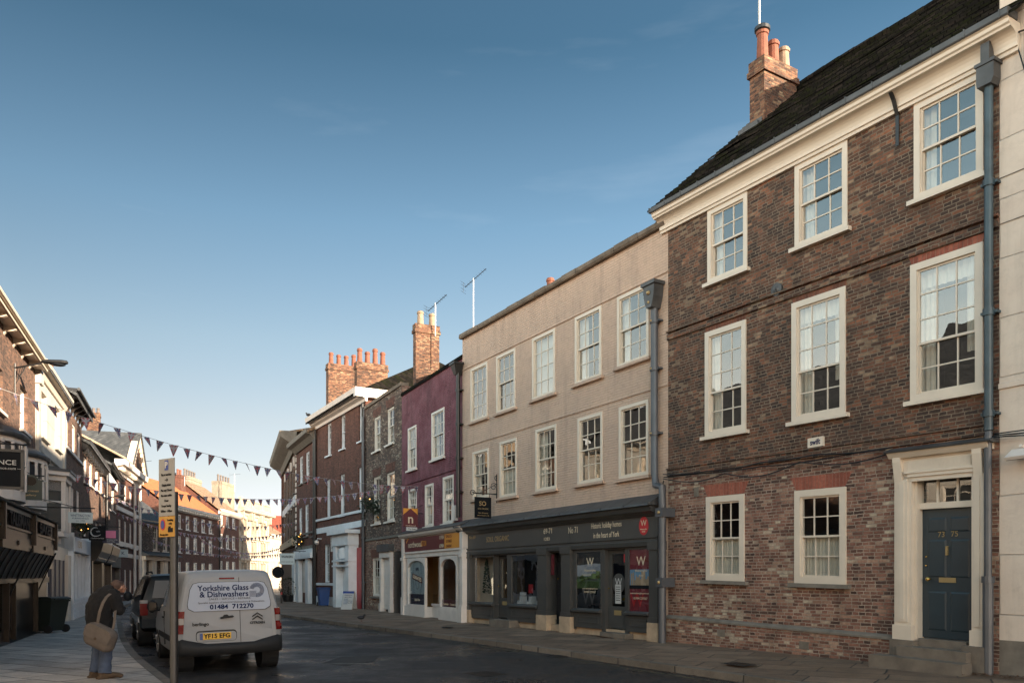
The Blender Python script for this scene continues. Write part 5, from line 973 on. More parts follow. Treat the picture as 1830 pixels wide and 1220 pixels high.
for u_ in (s1 + .3, s1 + 1.0, s2 - .6, s2 + .15, e - .25): m_.box(u_, u_ + .035, -.40, -.28, .1, zb_ - 1.0)
H.b(m_, 'gilt_frame', 'wood_gilt', shop)
m_ = MB(); m_.box(0, H.L - .02, -.28, .0, -.3, .35); 
for u_ in (0, 1.6, 3.2, s1 + .8, s2 - .3, s2 + .6): m_.box(u_, u_ + .55, -.30, .0, .35, zb_ - .9)
m_.box(s1 - .6, s1 + .3, -.42, 0, -.2, zb_ - .9); m_.box(s2 + .1, H.L, -.28, 0, -.2, zb_ - .9); H.b(m_, 'shop_pier', 'wood_black', shop)
m_ = MB(); m_.quad((0, -.2, .3), (H.L, -.2, .3), (H.L, -.2, zb_ - .9), (0, -.2, zb_ - .9)); H.b(m_, 'pane', 'glass_dark', shop, recalc=False)
# L2 cream stucco house
H = House('cream_stucco_house', 'cream stucco house with a canted bay window between brown brick neighbours', q1, q2, .1); L2 = H
for LT, RB in (((71, 692), (84, 790)), ((98, 722), (107.5, 808))): H.win(LT, RB, 2, 2, 2, fw=.08, mat='cream_frame', curt='blind', reveal=.22, sill='stucco_cream', interior=False)
EZ = H.z(64, 655); H.wall(EZ, ['stucco_cream'], D=8.5, gable=(4.2, EZ + 3)); H.roof(EZ + .25, EZ + 3, 4.2, 'tiles_slate', over=.3, side=.05)
H.prof('cornice', [(0, EZ - .15), (-.06, EZ - .15), (-.14, EZ + .05), (-.28, EZ + .1), (-.32, EZ + .24), (0, EZ + .24)], 0, H.L, 'cream_frame')
m_ = MB(); m_.box(.02, .42, -.10, 0, 3.2, EZ - .15); m_.box(-.03, .47, -.16, 0, EZ - .5, EZ - .1); H.b(m_, 'pilaster', 'stucco_cream'); m_ = MB(); m_.box(H.L - .4, H.L, -.06, 0, 3.2, EZ - .15); H.b(m_, 'pilaster', 'stucco_cream'); H.band(H.z(64, 800), .10, .10, mat='stucco_cream'); H.band(H.z(64, 812), .05, .05, mat='stucco_cream'); H.band(H.z(64, 800) - .8, .06, .06, mat='stucco_cream')
# canted bay
ub = H.u(117, .5); ua = ub - 2.1; zt = H.z(113, 862, .6); zb = H.z(113, 950, .6); pts = [(ua, 0), (ua + .45, -.65), (ub - .45, -.65), (ub, 0)]
m_ = MB(); m_.extr(pts, zb - .15, zb + .08, 'z'); m_.extr(pts, zt - .3, zt, 'z')
for x, y in pts: m_.box(x - .06, x + .06, y - .06, y + .06, zb, zt)
m_.box((ua + ub) / 2 - .05, (ua + ub) / 2 + .05, -.70, -.62, zb, zt - .1); zc = zb + (zt - zb) * .58
for (xa, ya), (xb, yb) in zip(pts, pts[1:]): m_.tube([(xa, ya, zc), (xb, yb, zc)], .035, 5)
m_.extr([(ua + .2, -.1), (ua + .6, -.45), (ub - .6, -.45), (ub - .2, -.1)], zb - .35, zb - .15, 'z'); bay = H.b(m_, 'bay_window', 'white_paint'); g = MB()
for (xa, ya), (xb, yb) in zip(pts, pts[1:]): g.quad((xa, ya, zb), (xb, yb, zb), (xb, yb, zt), (xa, ya, zt))
H.b(g, 'pane', 'glass_far', bay, recalc=False)
m_ = MB(); sc_ = lambda k: [((ua + ub) / 2 + (x - (ua + ub) / 2) * k, y * k) for x, y in pts]; m_.extr(sc_(1.12), zt, zt + .16, 'z'); m_.extr(sc_(1.28), zt + .16, zt + .28, 'z'); H.b(m_, 'bay_cornice', 'white_paint', bay); m_ = MB(); m_.extr(sc_(1.32), zt + .28, zt + .36, 'z'); m_.extr(sc_(.8), zt + .36, zt + .46, 'z'); H.b(m_, 'lead_roof', 'lead', bay)
t_ = H.z(100, 1000); sp = MB(); sp.box(.0, H.L, -.12, 0, t_, t_ + .45); sp.box(0, .1, -.12, 0, 0, t_); shop = H.b(sp, 'shopfront', 'cream_frame')
m_ = MB(); m_.box(H.L * .32, H.L * .86, -.10, 0, .0, t_); [m_.box(H.L * q, H.L * q + .05, -.14, -.1, .0, t_) for q in (.34, .5, .66, .82)]; H.b(m_, 'shutter', 'wood_slate', shop); m_ = MB(); m_.box(.15, .3 + H.L * .25, -.05, 0, .4, t_ - .1); H.b(m_, 'pane', 'glass_far', shop)
m_ = MB(); [m_.box(x, x + .12, -.13, 0, 0, t_) for x in (.12, .75, 1.3)]; m_.box(H.L * .87, H.L, -.22, 0, 0, t_ + .2); H.b(m_, 'post', 'cream_frame', shop); m_ = MB(); [m_.sphere((x, -.2, t_ + .2), .10) for x in (.6, 1.1)]; H.b(m_, 'shop_lamp', 'bulb_glow' if False else 'gilt', shop)
H.chim(100, 668, 2.4, .5, .6, EZ + .8, [.55], sideR=False, mat='brick_orange')
# L3
H = House('bracketed_brick_house', 'brown brick house with deep black bracketed eaves and a white shopfront', q2, q3, .1)
for LT, RB in (((116.5, 738), (122, 798)), ((129, 754), (134.5, 818)), ((138.5, 769), (144, 828)), ((127, 868), (132.5, 925)), ((136.5, 874), (142, 935))): H.win(LT, RB, 2, 2, 2, fw=.10, mat='white_paint', sill=None, far=True, reveal=.12, proud=.02)
EZ = H.z(116, 722); H.wall(EZ, ['brick_leftrow'], D=8.5, gable=(4.2, EZ + 3)); H.roof(EZ + .55, EZ + 3.2, 4.2, 'tiles_slate', over=.42, side=.1)
m_ = MB(); m_.box(-.1, H.L + .1, -.42, 0, EZ + .45, EZ + .58); H.b(m_, 'eaves_board', 'iron_black'); m_ = MB(); m_.tube([(-.1, -.48, EZ + .55), (H.L + .1, -.48, EZ + .55)], .06, 8); H.b(m_, 'gutter', 'lead'); u_ = .3
while u_ < H.L: m_ = MB(); m_.extr([(0, EZ + .45), (-.38, EZ + .45), (-.38, EZ + .34), (-.28, EZ + .25), (-.12, EZ + .14), (0, EZ - .05)], u_ - .09, u_ + .09, 'x'); H.b(m_, 'eaves_bracket', 'wood_gilt'); u_ += .8
H.band(H.z(116, 795) - .05, .14, .08, mat='white_paint', name='sill_band')
t_ = H.z(118, 985); m_ = MB(); m_.box(0, H.L, -.35, 0, t_, t_ + .55); m_.box(0, .3, -.3, 0, 0, t_ + .7); m_.box(H.L - .3, H.L, -.35, 0, 0, t_ + .7); m_.box(0, H.L, -.28, 0, -.2, .75)
for k in range(5): m_.box(.3 + k * (H.L - .6) / 4 - .04, .3 + k * (H.L - .6) / 4 + .06, -.26, 0, .75, t_)
for k in range(4): m_.box(.5, H.L - .4, -.31, -.28, .05 + k * .17, .12 + k * .17)
shop = H.b(m_, 'shopfront', 'white_cool'); m_ = MB(); m_.quad((.1, -.12, .7), (H.L, -.12, .7), (H.L, -.12, t_), (.1, -.12, t_)); H.b(m_, 'pane', 'glass_far', shop, recalc=False)
text('130', shop, (1.3, -.36, t_ + .28), .38, 'gilt', width=1.2)
# L4
H = House('black_shop_house', 'dark brown brick house with four tall sashes above two black shopfronts', q3, q4, .1); L4 = H
for LT, RB in (((149.6, 812), (156, 866)), ((159.3, 821), (165.5, 872)), ((170, 831), (176.3, 880)), ((178.3, 838), (184, 885)), ((149.6, 925), (155, 976)), ((159.3, 927), (164.5, 978)), ((170, 930), (175.5, 982)), ((178, 933), (183, 985))): H.win(LT, RB, 2, 2, 2, fw=.10, mat='white_paint', sill='white_paint', far=True)
EZ = H.z(147, 800); H.wall(EZ, ['brick_leftrow'], D=8.5, gable=(4.2, EZ + 2.6)); H.roof(EZ + .3, EZ + 2.7, 4.2, 'tiles_slate', over=.36, side=.1); H.prof('cornice', [(0, EZ - .1), (-.10, EZ - .1), (-.32, EZ + .2), (-.36, EZ + .35), (0, EZ + .35)], 0, H.L, 'iron_black')
m_ = MB(); [m_.box(.4 + k * 1.0, .55 + k * 1.0, -.22, 0, EZ - .2, EZ + .02) for k in range(8)]; H.b(m_, 'dentils', 'iron_black')
t_ = H.z(150, 1005)
for k, (a, b_) in enumerate(((.1, H.L * .48), (H.L * .52, H.L - .1))):
    m_ = MB(); m_.extr([(0, t_), (-.55, t_ + .1), (-.75, t_ + .5), (-.85, t_ + .9), (-.8, t_ + 1.0), (0, t_ + 1.15)], a, b_, 'x'); m_.box(a, a + .3, -.4, 0, -.2, t_ + .1); m_.box(b_ - .3, b_, -.4, 0, -.2, t_ + .1); m_.box(a, b_, -.35, 0, -.2, .6); sf_ = H.b(m_, 'shopfront', 'wood_black')
    m_ = MB(); m_.quad((a, -.2, .6), (b_, -.2, .6), (b_, -.2, t_), (a, -.2, t_)); H.b(m_, 'pane', 'glass_far', sf_, recalc=False); m_ = MB(); m_.box(a + .4, b_ - .3, -.62, -.5, t_ + .2, t_ + .55) ; H.b(m_, 'fascia', 'wood_gilt', sf_)
    if k == 0: m_ = MB(); m_.box(a + .35, a + .85, -.3, -.22, .6, t_ - .1); H.b(m_, 'lit_window', 'sign_glow', sf_)
H.chim(180, 740, 3.4, .7, 1.15, EZ + 1, [.5, .48, .55], mat='brick_orange', pot=['pot_grey', 'pot_grey', 'terracotta'])
m_ = MB(); m_.box(1.6, 4.0, 1.2, 3.2, EZ + .6, EZ + 2.6); H.b(m_, 'dormer', 'stone_buff')
# L5
H = House('low_brick_house', 'low brown brick house with a dark gutter and white fascia beside the black drainpipe', q4, q5, .1)
for LT, RB in (((190, 858), (195.6, 911)), ((199, 864), (204.3, 916)), ((190, 955), (195, 1002)), ((198, 957), (203, 1002))): H.win(LT, RB, 2, 2, 2, fw=.1, mat='white_paint', sill='white_paint', far=True)
EZ = H.z(186, 838); H.wall(EZ, ['brick_leftrow'], D=8.5, gable=(4.2, EZ + 2.4)); H.roof(EZ + .4, EZ + 2.6, 4.2, 'tiles_slate', over=.4, side=.1); m_ = MB(); m_.box(0, H.L, -.1, 0, EZ - .45, EZ + .1); H.b(m_, 'frieze', 'white_cool'); m_ = MB(); m_.tube([(0, -.48, EZ + .3), (H.L, -.48, EZ + .3)], .08, 8); H.b(m_, 'gutter', 'iron_black')
H.pipe([(.12, -.15, EZ + .2), (.12, -.15, .1)], .09, 'iron_black'); t_ = H.z(190, 1012); m_ = MB(); m_.box(0, H.L, -.3, 0, t_, t_ + .9); m_.box(0, .7, -.25, 0, 0, t_); m_.box(H.L - .5, H.L, -.25, 0, 0, t_); m_.box(0, H.L, -.25, 0, 0, .8); sf_ = H.b(m_, 'shopfront', 'stone_grey'); text('102', sf_, (H.L * .45, -.31, t_ + .42), .5, 'lettering_cream')
# L6 pedimented house
H = House('pedimented_brick_house', 'large red brick house with white string courses, dentilled cornice and a sunlit pediment', q5, q6, .1); L6 = H
EZ = H.z(240, 855); 
for ya, yb in ((868, 903), (932, 977), (1017, 1062)):
    for k in range(4):
        u_ = H.L * (.10 + .235 * k); H.win(0, 0, 2, 2, 2, fw=.11, rect=(u_, u_ + 1.05, H.z(227, yb), H.z(227, ya)), mat='white_paint', sill='white_paint', far=True)
H.wall(EZ, ['brick_red'], D=9, gable=None); H.prof('cornice', [(0, EZ - .5), (-.1, EZ - .5), (-.15, EZ - .1), (-.6, EZ), (-.65, EZ + .35), (0, EZ + .35)], -.5, H.L + .55, 'white_paint')
m_ = MB(); [m_.box(k * .38, k * .38 + .16, -.42, 0, EZ - .28, EZ - .02) for k in range(int(H.L / .38))]; H.b(m_, 'dentils', 'cream_frame')
# pediment: cross gable towards the street over the right-hand half
zr = EZ + 3.0; m_ = MB(); a, b_ = H.L * .38, H.L + .55; c = (a + b_) / 2; m_.extr([(a, EZ + .36), (b_, EZ + .36), (c, zr)], -.35, -.10, 'y'); ped = H.b(m_, 'pediment', 'brick_orange'); m_ = MB()
for (xa, xb) in ((a - .25, c), (b_ + .25, c)): m_.extr([(xa, EZ + .36), (xb, zr + .02), (xb, zr + .2), (xa - (.1 if xa < xb else -.1), EZ + .52)], -.48, -.05, 'y')
for k in range(9):
    t = (k + .5) / 9
    for xa in (a, b_): x = xa + (c - xa) * t; z = EZ + .36 + (zr - EZ - .36) * t; m_.box(x - .1, x + .1, -.5, -.34, z - .35, z - .05)
H.b(m_, 'raking_cornice', 'cream_frame', ped); m_ = MB()
m_.add([(a - .2, -.6, EZ + .5), (c, -.6, zr + .25), (c, 6, zr + .25), (a - .2, 6, EZ + .5), (b_ + .2, -.6, EZ + .5), (b_ + .2, 6, EZ + .5)], [(0, 1, 2, 3), (1, 4, 5, 2)]); m_.add([(-.4, -.5, EZ + .4), (a, -.5, EZ + .4), (c, 4.5, zr + .1), (-.4, 4.5, zr + .1), (-.4, 9, EZ + .4), (H.L, 9, EZ + .4), (H.L, 4.5, zr)], [(0, 1, 2, 3), (3, 6, 5, 4)]); H.b(m_, 'roof', 'tiles_slate', recalc=False)
m_ = MB(); [m_.tube([(x, -.5, EZ + .52), (x + .6, 4.4, zr + .2)], .07, 5) for x in (.4, 1.6, 2.8)]; H.b(m_, 'roof_ribs', 'stone_buff')
for y_ in (915, 973.5): H.band(H.z(227, y_), .3, .08, mat='white_paint', name='string_course')
H.band(H.z(227, 992), .3, .06, mat='white_paint', name='string_course'); H.pipe([(H.L * .72, -.15, EZ - .5), (H.L * .72, -.15, .1)], .10, 'white_paint'); H.pipe([(H.L - .1, -.15, EZ - .5), (H.L - .1, -.15, .1)], .10, 'white_paint')
# ================================================================ far end of the street
r0 = P(250, 0, 66); r1 = P(309, 0, 72.2)
H = House('low_slate_house', 'low two storey dark brick house with slate roof, second from the pedimented house', (r0.x, 66.0), (r1.x, 72.2), .0)
EZ = H.z(252, 930)
for LT, RB in (((273.6, 937), (282.6, 984)), ((290.8, 941), (299.8, 985.6))): H.win(LT, RB, 2, 2, 2, fw=.14, mat='cream_frame', sill='cream_frame', far=True); a, b_, z0_, z1_ = H.rect(LT, RB); m_ = MB(); m_.box(a - .1, b_ + .1, -.06, 0, z1_, z1_ + .3); H.b(m_, 'lintel', 'cream_frame')
H.wall(EZ, ['brick_brown'], D=8, gable=(4, EZ + 2.6)); H.roof(EZ + .1, EZ + 2.9, 4, 'tiles_slate', over=.4); H.prof('cornice', [(0, EZ - .3), (-.3, EZ - .05), (-.3, EZ + .1), (0, EZ + .1)], -.1, H.L, 'stone_buff')
t_ = H.z(255, 1000); m_ = MB(); m_.box(0, H.L, -.5, 0, t_, t_ + .35); [m_.box(H.L * q, H.L * q + .35, -.3, 0, 0, t_) for q in (.02, .25, .33, .6, .68, .93)]; sf_ = H.b(m_, 'shopfront', 'cream_frame'); m_ = MB(); m_.extr([(0, t_ + .36), (-.9, t_ + .36), (-.9, t_ + .42), (0, t_ + .75)], -.1, H.L, 'x'); H.b(m_, 'lead_roof', 'lead', sf_)
def far_house(name, label, x0, Y0, x1, Y1, eave_y, mat, roofm, zr, cols, rows_px, sun=None, cornice='white_paint', D=9, gable=True, cols_list=None, wmat='white_paint'):
    a, b_ = P(x0, 0, Y0), P(x1, 0, Y1); H = House(name, label, (a.x, Y0), (b_.x, Y1), .0); EZ = H.z(x0, eave_y)
    for ya, yb in rows_px:
        for xa, xb in cols_list: H.win(0, 0, 2, 2, 2, fw=.11, rect=(H.u(xa), H.u(xb), H.z(x0, yb), H.z(x0, ya)), mat=wmat, sill=wmat, far=True)
    H.wall(EZ, [mat], D=D, gable=(D / 2, EZ + zr) if gable else None)
    if roofm: H.roof(EZ + .3, EZ + zr + .2, D / 2, roofm, over=.4, side=.1)
    if cornice: H.prof('cornice', [(0, EZ - .3), (-.12, EZ - .3), (-.5, EZ + .05), (-.55, EZ + .3), (0, EZ + .3)], 0, H.L, cornice)
    return H, EZ
H, EZ = far_house('orange_roofed_house', 'long red brick house with a bright orange pantile roof and white dentilled eaves', 300, 82, 390, 97.5, 905, 'brick_red', 'pantiles_orange', 3.4, 6, ((914, 941), (954, 985), (1002, 1040)), cols_list=((306, 312), (318.5, 324), (332, 339), (346, 353), (360, 367), (373, 380)))
H.chimney(1.0, 3.9, 2.0, 1.0, EZ + 2.4, H.z(340, 866, -4), [.8, .8, .8, .8, .8], mat='brick_red', pot=['terracotta', 'pot_grey']); H.chimney(H.L - 2.5, 3.6, 1.6, 1.0, EZ + 2, EZ + 5.0, [.7, .7], mat='brick_red'); m_ = MB(); [m_.box(k * .7, k * .7 + .3, -.5, -.1, EZ - .22, EZ + .0) for k in range(int(H.L / .7))]; H.b(m_, 'dentils', 'cream_frame')
OR = H
H, EZ = far_house('brown_parapet_house', 'brown brick house with white eaves beyond the orange roof, next to the pale stone building', 390, 97.5, 427, 107, 913, 'brick_red', 'tiles_tan', 3.6, 2, ((916, 938), (952, 978), (1001, 1035)), cols_list=((393, 398.5), (404, 410), (415, 421)))
H.pipe([(.2, -.15, EZ), (.2, -.15, 0)], .1, 'iron_black'); H.chimney(3.5, 4.5, 4.8, 1.6, EZ + 2, H.z(385, 868, -4.5), [1.0] * 5, mat='stone_chimney', pot='pot_grey')
# pale stone building
a, b_ = P(427, 0, 107), P(481, 0, 120); H = House('pale_stone_building', 'ornate pale stone building with arched windows and roof balustrade in full sun', (a.x, 107), (b_.x, 120), .0); ST = H
EZ = H.z(430, 912)
bays = [(.06, .24), (.38, .56), (.70, .88)]
for ya, yb, ar in ((925, 955, 0), (964, 996, 1), (1004, 1040, 1)):
    for s_, e_ in bays:
        for h_ in (0, 1):
            u0_ = H.L * (s_ + (e_ - s_) * (.52 * h_)); u1_ = u0_ + H.L * .085; za, zb_ = H.z(430, ya), H.z(430, yb); H.win(0, 0, 1, 2, 2, fw=.07, rect=(u0_, u1_, zb_, za), mat='stone_buff', sill='stone_lit', far=True, reveal=.4)
            if ar: m_ = MB(); cc = (u0_ + u1_) / 2; r_ = (u1_ - u0_) / 2 + .16; m_.tube([(cc - r_ * math.cos(t), -.06, za + r_ * .8 * math.sin(t)) for t in [math.pi * i / 8 for i in range(9)]], .12, 5); H.b(m_, 'window_arch', 'stone_lit')
H.wall(EZ, ['stone_lit'], D=10)
H.prof('cornice', [(0, EZ - .5), (-.15, EZ - .5), (-.25, EZ - .2), (-.8, EZ), (-.9, EZ + .45), (0, EZ + .45)], -.5, H.L + .5, 'stone_lit')
m_ = MB(); bt = EZ + .45; tp = H.z(430, 889); m_.box(0, H.L, -.3, .0, bt, bt + .25); m_.box(0, H.L, -.32, .02, tp - .2, tp); 
for q in (0, .33, .66, .97): m_.box(H.L * q - .05, H.L * q + .5, -.36, .06, bt, tp + .12)
k = 0
while k * .42 < H.L: m_.box(k * .42 + .1, k * .42 + .28, -.24, -.06, bt + .25, tp - .2); k += 1
H.b(m_, 'balustrade', 'stone_lit')
for q in (.02, .26, .34, .60, .66, .92): m_ = MB(); m_.box(H.L * q, H.L * q + .35, -.6, 0, EZ - 1.1, EZ - .1); H.b(m_, 'cornice_bracket', 'stone_lit')
for q in (.015, .29, .61, .93): m_ = MB(); m_.box(H.L * q, H.L * q + .3, -.14, 0, 0, EZ - .5); H.b(m_, 'pilaster', 'stone_lit')
H.band(H.z(430, 959), .3, .25, mat='stone_lit', name='string_course'); H.band(H.z(430, 998), .35, .3, mat='stone_lit', name='string_course'); H.chimney(4.5, 4, 5.0, 1.4, EZ, H.z(455, 880, -4.5), [1.0] * 5, mat='stone_chimney', pot='pot_grey')
H.chimney(-4.2, 2.8, 3.4, 1.2, EZ - 1, H.z(405, 868, -3), [.9] * 2, mat='stone_chimney', pot='pot_grey') if False else None
H, EZ = far_house('low_buff_house', 'low buff painted house with tan roof beyond the pale stone building', 481, 121, 512, 131, 957, 'stone_lit', 'tiles_tan', 3.0, 2, ((975, 1000), (1012, 1035)), cols_list=((486, 490), (496, 500)))
a = P(478, 0, 150); b_ = P(560, 0, 152); H = House('red_roofed_house', 'distant house of which only the tall dark red roof shows', (a.x, 150), (b_.x, 152), .0); H.wall(8, ['brick_red'], D=10, gable=(5, 12)); H.roof(8, H.z(485, 922, -5), 5, 'pantiles_red')
a = P(470, 0, 138); b_ = P(530, 0, 136); H = House('pale_gable_house', 'distant pale gabled house between the buff house and the red roof', (a.x, 138), (b_.x, 136), .0); H.wall(5.5, ['stone_lit'], D=9, gable=(4.5, 8)); H.roof(5.5, 8.0, 4.5, 'tiles_tan')
# ================================================================ GROUND
def struct(mb, name, mat, **k): o = mb.build(name, mat, **k); o['kind'] = 'structure'; return o
g = MB(); g.quad((-900, -900, -.06), (900, -900, -.06), (900, 1500, -.06), (-900, 1500, -.06)); struct(g, 'ground', 'stone_grey')
kl = [(16.5, -24.0), (11.7, -16.0), (8.1, -10.0), (2.1, 0.0), (-3.35, 9.1), (-5.24, 12.18), (-7.56, 16.03), (-9.67, 19.97), (-12.67, 25.87), (-15.35, 31.2), (-20.2, 41.0), (-24.3, 51.0), (-26.6, 60.0), (-29.0, 70.0), (-32.0, 84.0), (-33.5, 100.0), (-34.5, 135.0)]
kr = [(26.0, -24.0), (19.6, -14.0), (11.2, 0.0), (2.81, 14.05), (-.58, 19.77), (-5.19, 26.6), (-9.77, 33.9), (-14.6, 42.0), (-18.6, 50.5), (-21.6, 61.0), (-22.6, 80.0), (-22.8, 135.0)]
def resamp(pl, step=1.0):
    out_ = [Vector(pl[0])]
    for a, b_ in zip(pl, pl[1:]):
        a, b_ = Vector(a), Vector(b_); n = max(1, int((b_ - a).length / step))
        for i in range(1, n + 1): out_.append(a.lerp(b_, i / n))
    for _ in range(6): out_ = [out_[0]] + [(out_[i - 1] + out_[i] * 2 + out_[i + 1]) / 4 for i in range(1, len(out_) - 1)] + [out_[-1]]
    return out_
KL, KR = resamp(kl), resamp(kr)
g = MB(); road = [(p.x - .3, p.y, 0.0) for p in KL] + [(p.x + .3, p.y, 0.0) for p in reversed(KR)]; g.add(road, [tuple(range(len(road)))]); struct(g, 'road', 'asphalt')
def strip(pl, side, w0, w1, z0, z1, mb, zb=None):
    vs = []; n = len(pl)
    for i, p in enumerate(pl):
        d = (pl[min(i + 1, n - 1)] - pl[max(i - 1, 0)]).normalized(); nn = Vector((d.y, -d.x)) * side; a = p + nn * w0; b_ = p + nn * w1; vs += [(a.x, a.y, z0), (b_.x, b_.y, z1)]
        if zb is not None: vs += [(a.x, a.y, zb)]
    k = 3 if zb is not None else 2; fs = [(i * k, i * k + 1, (i + 1) * k + 1, (i + 1) * k) for i in range(n - 1)]
    if zb is not None: fs += [(i * k + 2, i * k, (i + 1) * k, (i + 1) * k + 2) for i in range(n - 1)]
    return mb.add(vs, fs)
g = MB(); strip(KL, -1, 0, .15, .115, .118, g, -.05); struct(g, 'kerb', 'kerb_stone'); g = MB(); strip(KR, 1, 0, .15, .118, .122, g, -.05); struct(g, 'kerb', 'kerb_stone')
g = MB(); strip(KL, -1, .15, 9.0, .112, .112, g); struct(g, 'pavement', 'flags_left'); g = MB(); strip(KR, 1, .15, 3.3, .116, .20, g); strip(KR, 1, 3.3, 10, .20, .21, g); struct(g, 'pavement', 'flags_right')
g = MB(); strip(KR, -1, .28, .34, .004, .004, g); struct(g, 'road_marking', 'yellow_line')
g = MB()
for k, (x, y) in enumerate(((-4.35, 16.9), (-3.6, 15.4))): g.box(x, x + 1.0, y, y + .04, .003, .005)
struct(g, 'road_marking', 'road_white')
# patches, leaf litter
g = MB(); c = P(628, 1033, 15.0); c.z = .004
pp = [(575, 1184), (612, 1172), (680, 1170), (668, 1180), (615, 1189)]
def gp(px, py, z=0.0): Y = (EYE - z) * F / (py - CY); return ((px - CX) / F * Y, Y, z)
g.add([gp(x, y, .004) for x, y in pp], [tuple(range(len(pp)))]); struct(g, 'road_patch', 'patch')
def cover(name, label, px, py, z, w_, d_, rz):
    c_ = gp(px, py, z); r = empty(name, label, 'cover', c_, rz); m_ = MB(); m_.box(-w_ / 2, w_ / 2, -d_ / 2, d_ / 2, .003, .006); m_.build('frame', 'patch', r); m_ = MB(); e = .03; m_.box(-w_ / 2 + e, w_ / 2 - e, -d_ / 2 + e, d_ / 2 - e, .006, .010)
    n_ = 7
    for k in range(n_): x = -w_ / 2 + e + (w_ - 2 * e) * (k + .5) / n_; m_.box(x - .012, x + .012, -d_ / 2 + e + .02, d_ / 2 - e - .02, .010, .014)
    m_.build('plate', 'iron_black', r)
cover('access_cover', 'iron access cover let into the right pavement before the brick house', 1322, 1186, .165, .55, .40, R(-59))
cover('access_cover', 'small iron cover in the right pavement outside the purple house shop', 800, 1120, .17, .40, .30, R(-59))
cover('gutter_grate', 'iron gutter grate in the road beside the right kerb', 995, 1172, .004, .42, .38, R(-59))
cover('manhole_cover', 'iron manhole cover in the middle of the empty road', 868, 1203, .004, .60, .55, R(-50))
rnd = random.Random(21); g = MB()
def litter(a, b_, n, spread):
    for _ in range(n):
        t = rnd.random(); q = Vector(a).lerp(Vector(b_), t) + Vector((rnd.gauss(0, spread), rnd.gauss(0, spread), 0)); s_ = .012 + .02 * rnd.random(); an = rnd.random() * 6.28
        g.add([(q.x + s_ * math.cos(an), q.y + s_ * math.sin(an), q.z + .004), (q.x + s_ * math.cos(an + 2), q.y + s_ * math.sin(an + 2), q.z + .012), (q.x + s_ * math.cos(an + 4), q.y + s_ * math.sin(an + 4), q.z + .006)], [(0, 1, 2)])
a = TB.W(TB.L - .5, -.35, 0); b_ = TB.W(TB.L + .9, -.25, 0); a.z = b_.z = .20; litter(a, b_, 260, .12)
a = BE.W(.5, -.35, 0); b_ = BE.W(BE.L - .2, -.4, 0); a.z = b_.z = .197; litter(a, b_, 300, .06)
a = BE.W(BE.L - 2.4, -.42, 0); b_ = BE.W(BE.L - 1.6, -.45, 0); a.z = b_.z = .197; litter(a, b_, 160, .05)
for i in range(0, len(KR) - 40): 
    if KR[i].y > 8: litter((KR[i].x - .05, KR[i].y, .003), (KR[i + 1].x - .05, KR[i + 1].y, .003), 9, .06)
for i in range(0, len(KL) - 40):
    if 8 < KL[i].y < 30: litter((KL[i].x + .06, KL[i].y, .003), (KL[i + 1].x + .06, KL[i + 1].y, .003), 6, .06)
o = g.build('fallen_leaves', 'leaf_litter', recalc=False); tag(o, 'fallen leaves and grit gathered in the gutters and at the foot of the walls', 'leaves', kind='stuff')

# ================================================================ VEHICLES
def vehicle(name, label, cat, loc, phi, st, paint_, tilt=0.0, lean=.1, leanz=1.0, group=None, nostrip=False):
    root = empty(name, label, cat, (loc[0], loc[1], .01), R(phi), group); root.rotation_euler = (0, R(tilt), R(phi))
    # densify stations with smooth interpolation
    def interp(y):
        for i in range(len(st) - 1):
            if y <= st[i + 1][0]: t = (y - st[i][0]) / (st[i + 1][0] - st[i][0]); return [st[i][k] + (st[i + 1][k] - st[i][k]) * t for k in range(7)]
        return list(st[-1])
    def ring(y):
        _, zb, zs, zt, wb, wm, wt = interp(y); zs = min(zs, zt - .02)
        half = [(0, zb), (wb * .55, zb), (wb * .9, zb + .01), (wb, zb + .08), (wm * .985, zb + (zs - zb) * .35), (wm, zb + (zs - zb) * .62), (wm * .99, zb + (zs - zb) * .85), (wm * .965, zs)]
        for t in (.3, .6, .85): half.append((wm * .965 + (wt + .03 - wm * .965) * t - .0, zs + (zt - .09 - zs) * t if zt - .09 > zs else zs + (zt - zs) * t))
        half += [(wt, zt - .055), (wt - .06, zt - .018), (wt * .6, zt - .002), (0, zt)]
        full = [(x, z) for x, z in half] + [(-x, z) for x, z in reversed(half[1:-1])]
        f = max(0, 1 - y / 1.2); return [(x, y + lean * max(0, z - leanz) * f, z) for x, z in full]
    ys = sorted(set([s_[0] for s_ in st] + [st[0][0] + (st[-1][0] - st[0][0]) * i / 24 for i in range(25)])); rings = [ring(y) for y in ys]; n = len(rings[0]); mb = MB()
    vs = [p for r_ in rings for p in r_]; fs = [(j * n + i, j * n + (i + 1) % n, (j + 1) * n + (i + 1) % n, (j + 1) * n + i) for j in range(len(rings) - 1) for i in range(n)] + [tuple(range(n)), tuple(range((len(rings) - 1) * n, len(rings) * n))]
    mb.add(vs, fs); body = mb.build('body', paint_, root, smooth=True)
    md = body.modifiers.new('edge', 'EDGE_SPLIT'); md.split_angle = R(38)
    return root, interp, ring
def sidequad(interp, ya, yb, za, zb, s, mat, root, name, off=.006, ytop=None, parent=None):
    """glass or trim lying on the upper body side; za, zb are fractions between belt and roof"""
    mb = MB(); ytop = ytop or (ya, yb); vs = []; n = 6
    for i in range(n + 1):
        t = i / n
        for f, (y0, y1) in ((za, (ya, yb)), (zb, ytop)):
            y = y0 + (y1 - y0) * t; _, zb_, zs, zt, wb, wm, wt = interp(y); x = wm * .965 + (wt + .03 - wm * .965) * f + off; vs.append((s * x, y, zs + (zt - .09 - zs) * f))
    mb.add(vs, [(2 * i, 2 * i + 2, 2 * i + 3, 2 * i + 1) for i in range(n)]); return mb.build(name, mat, parent or root, recalc=False)
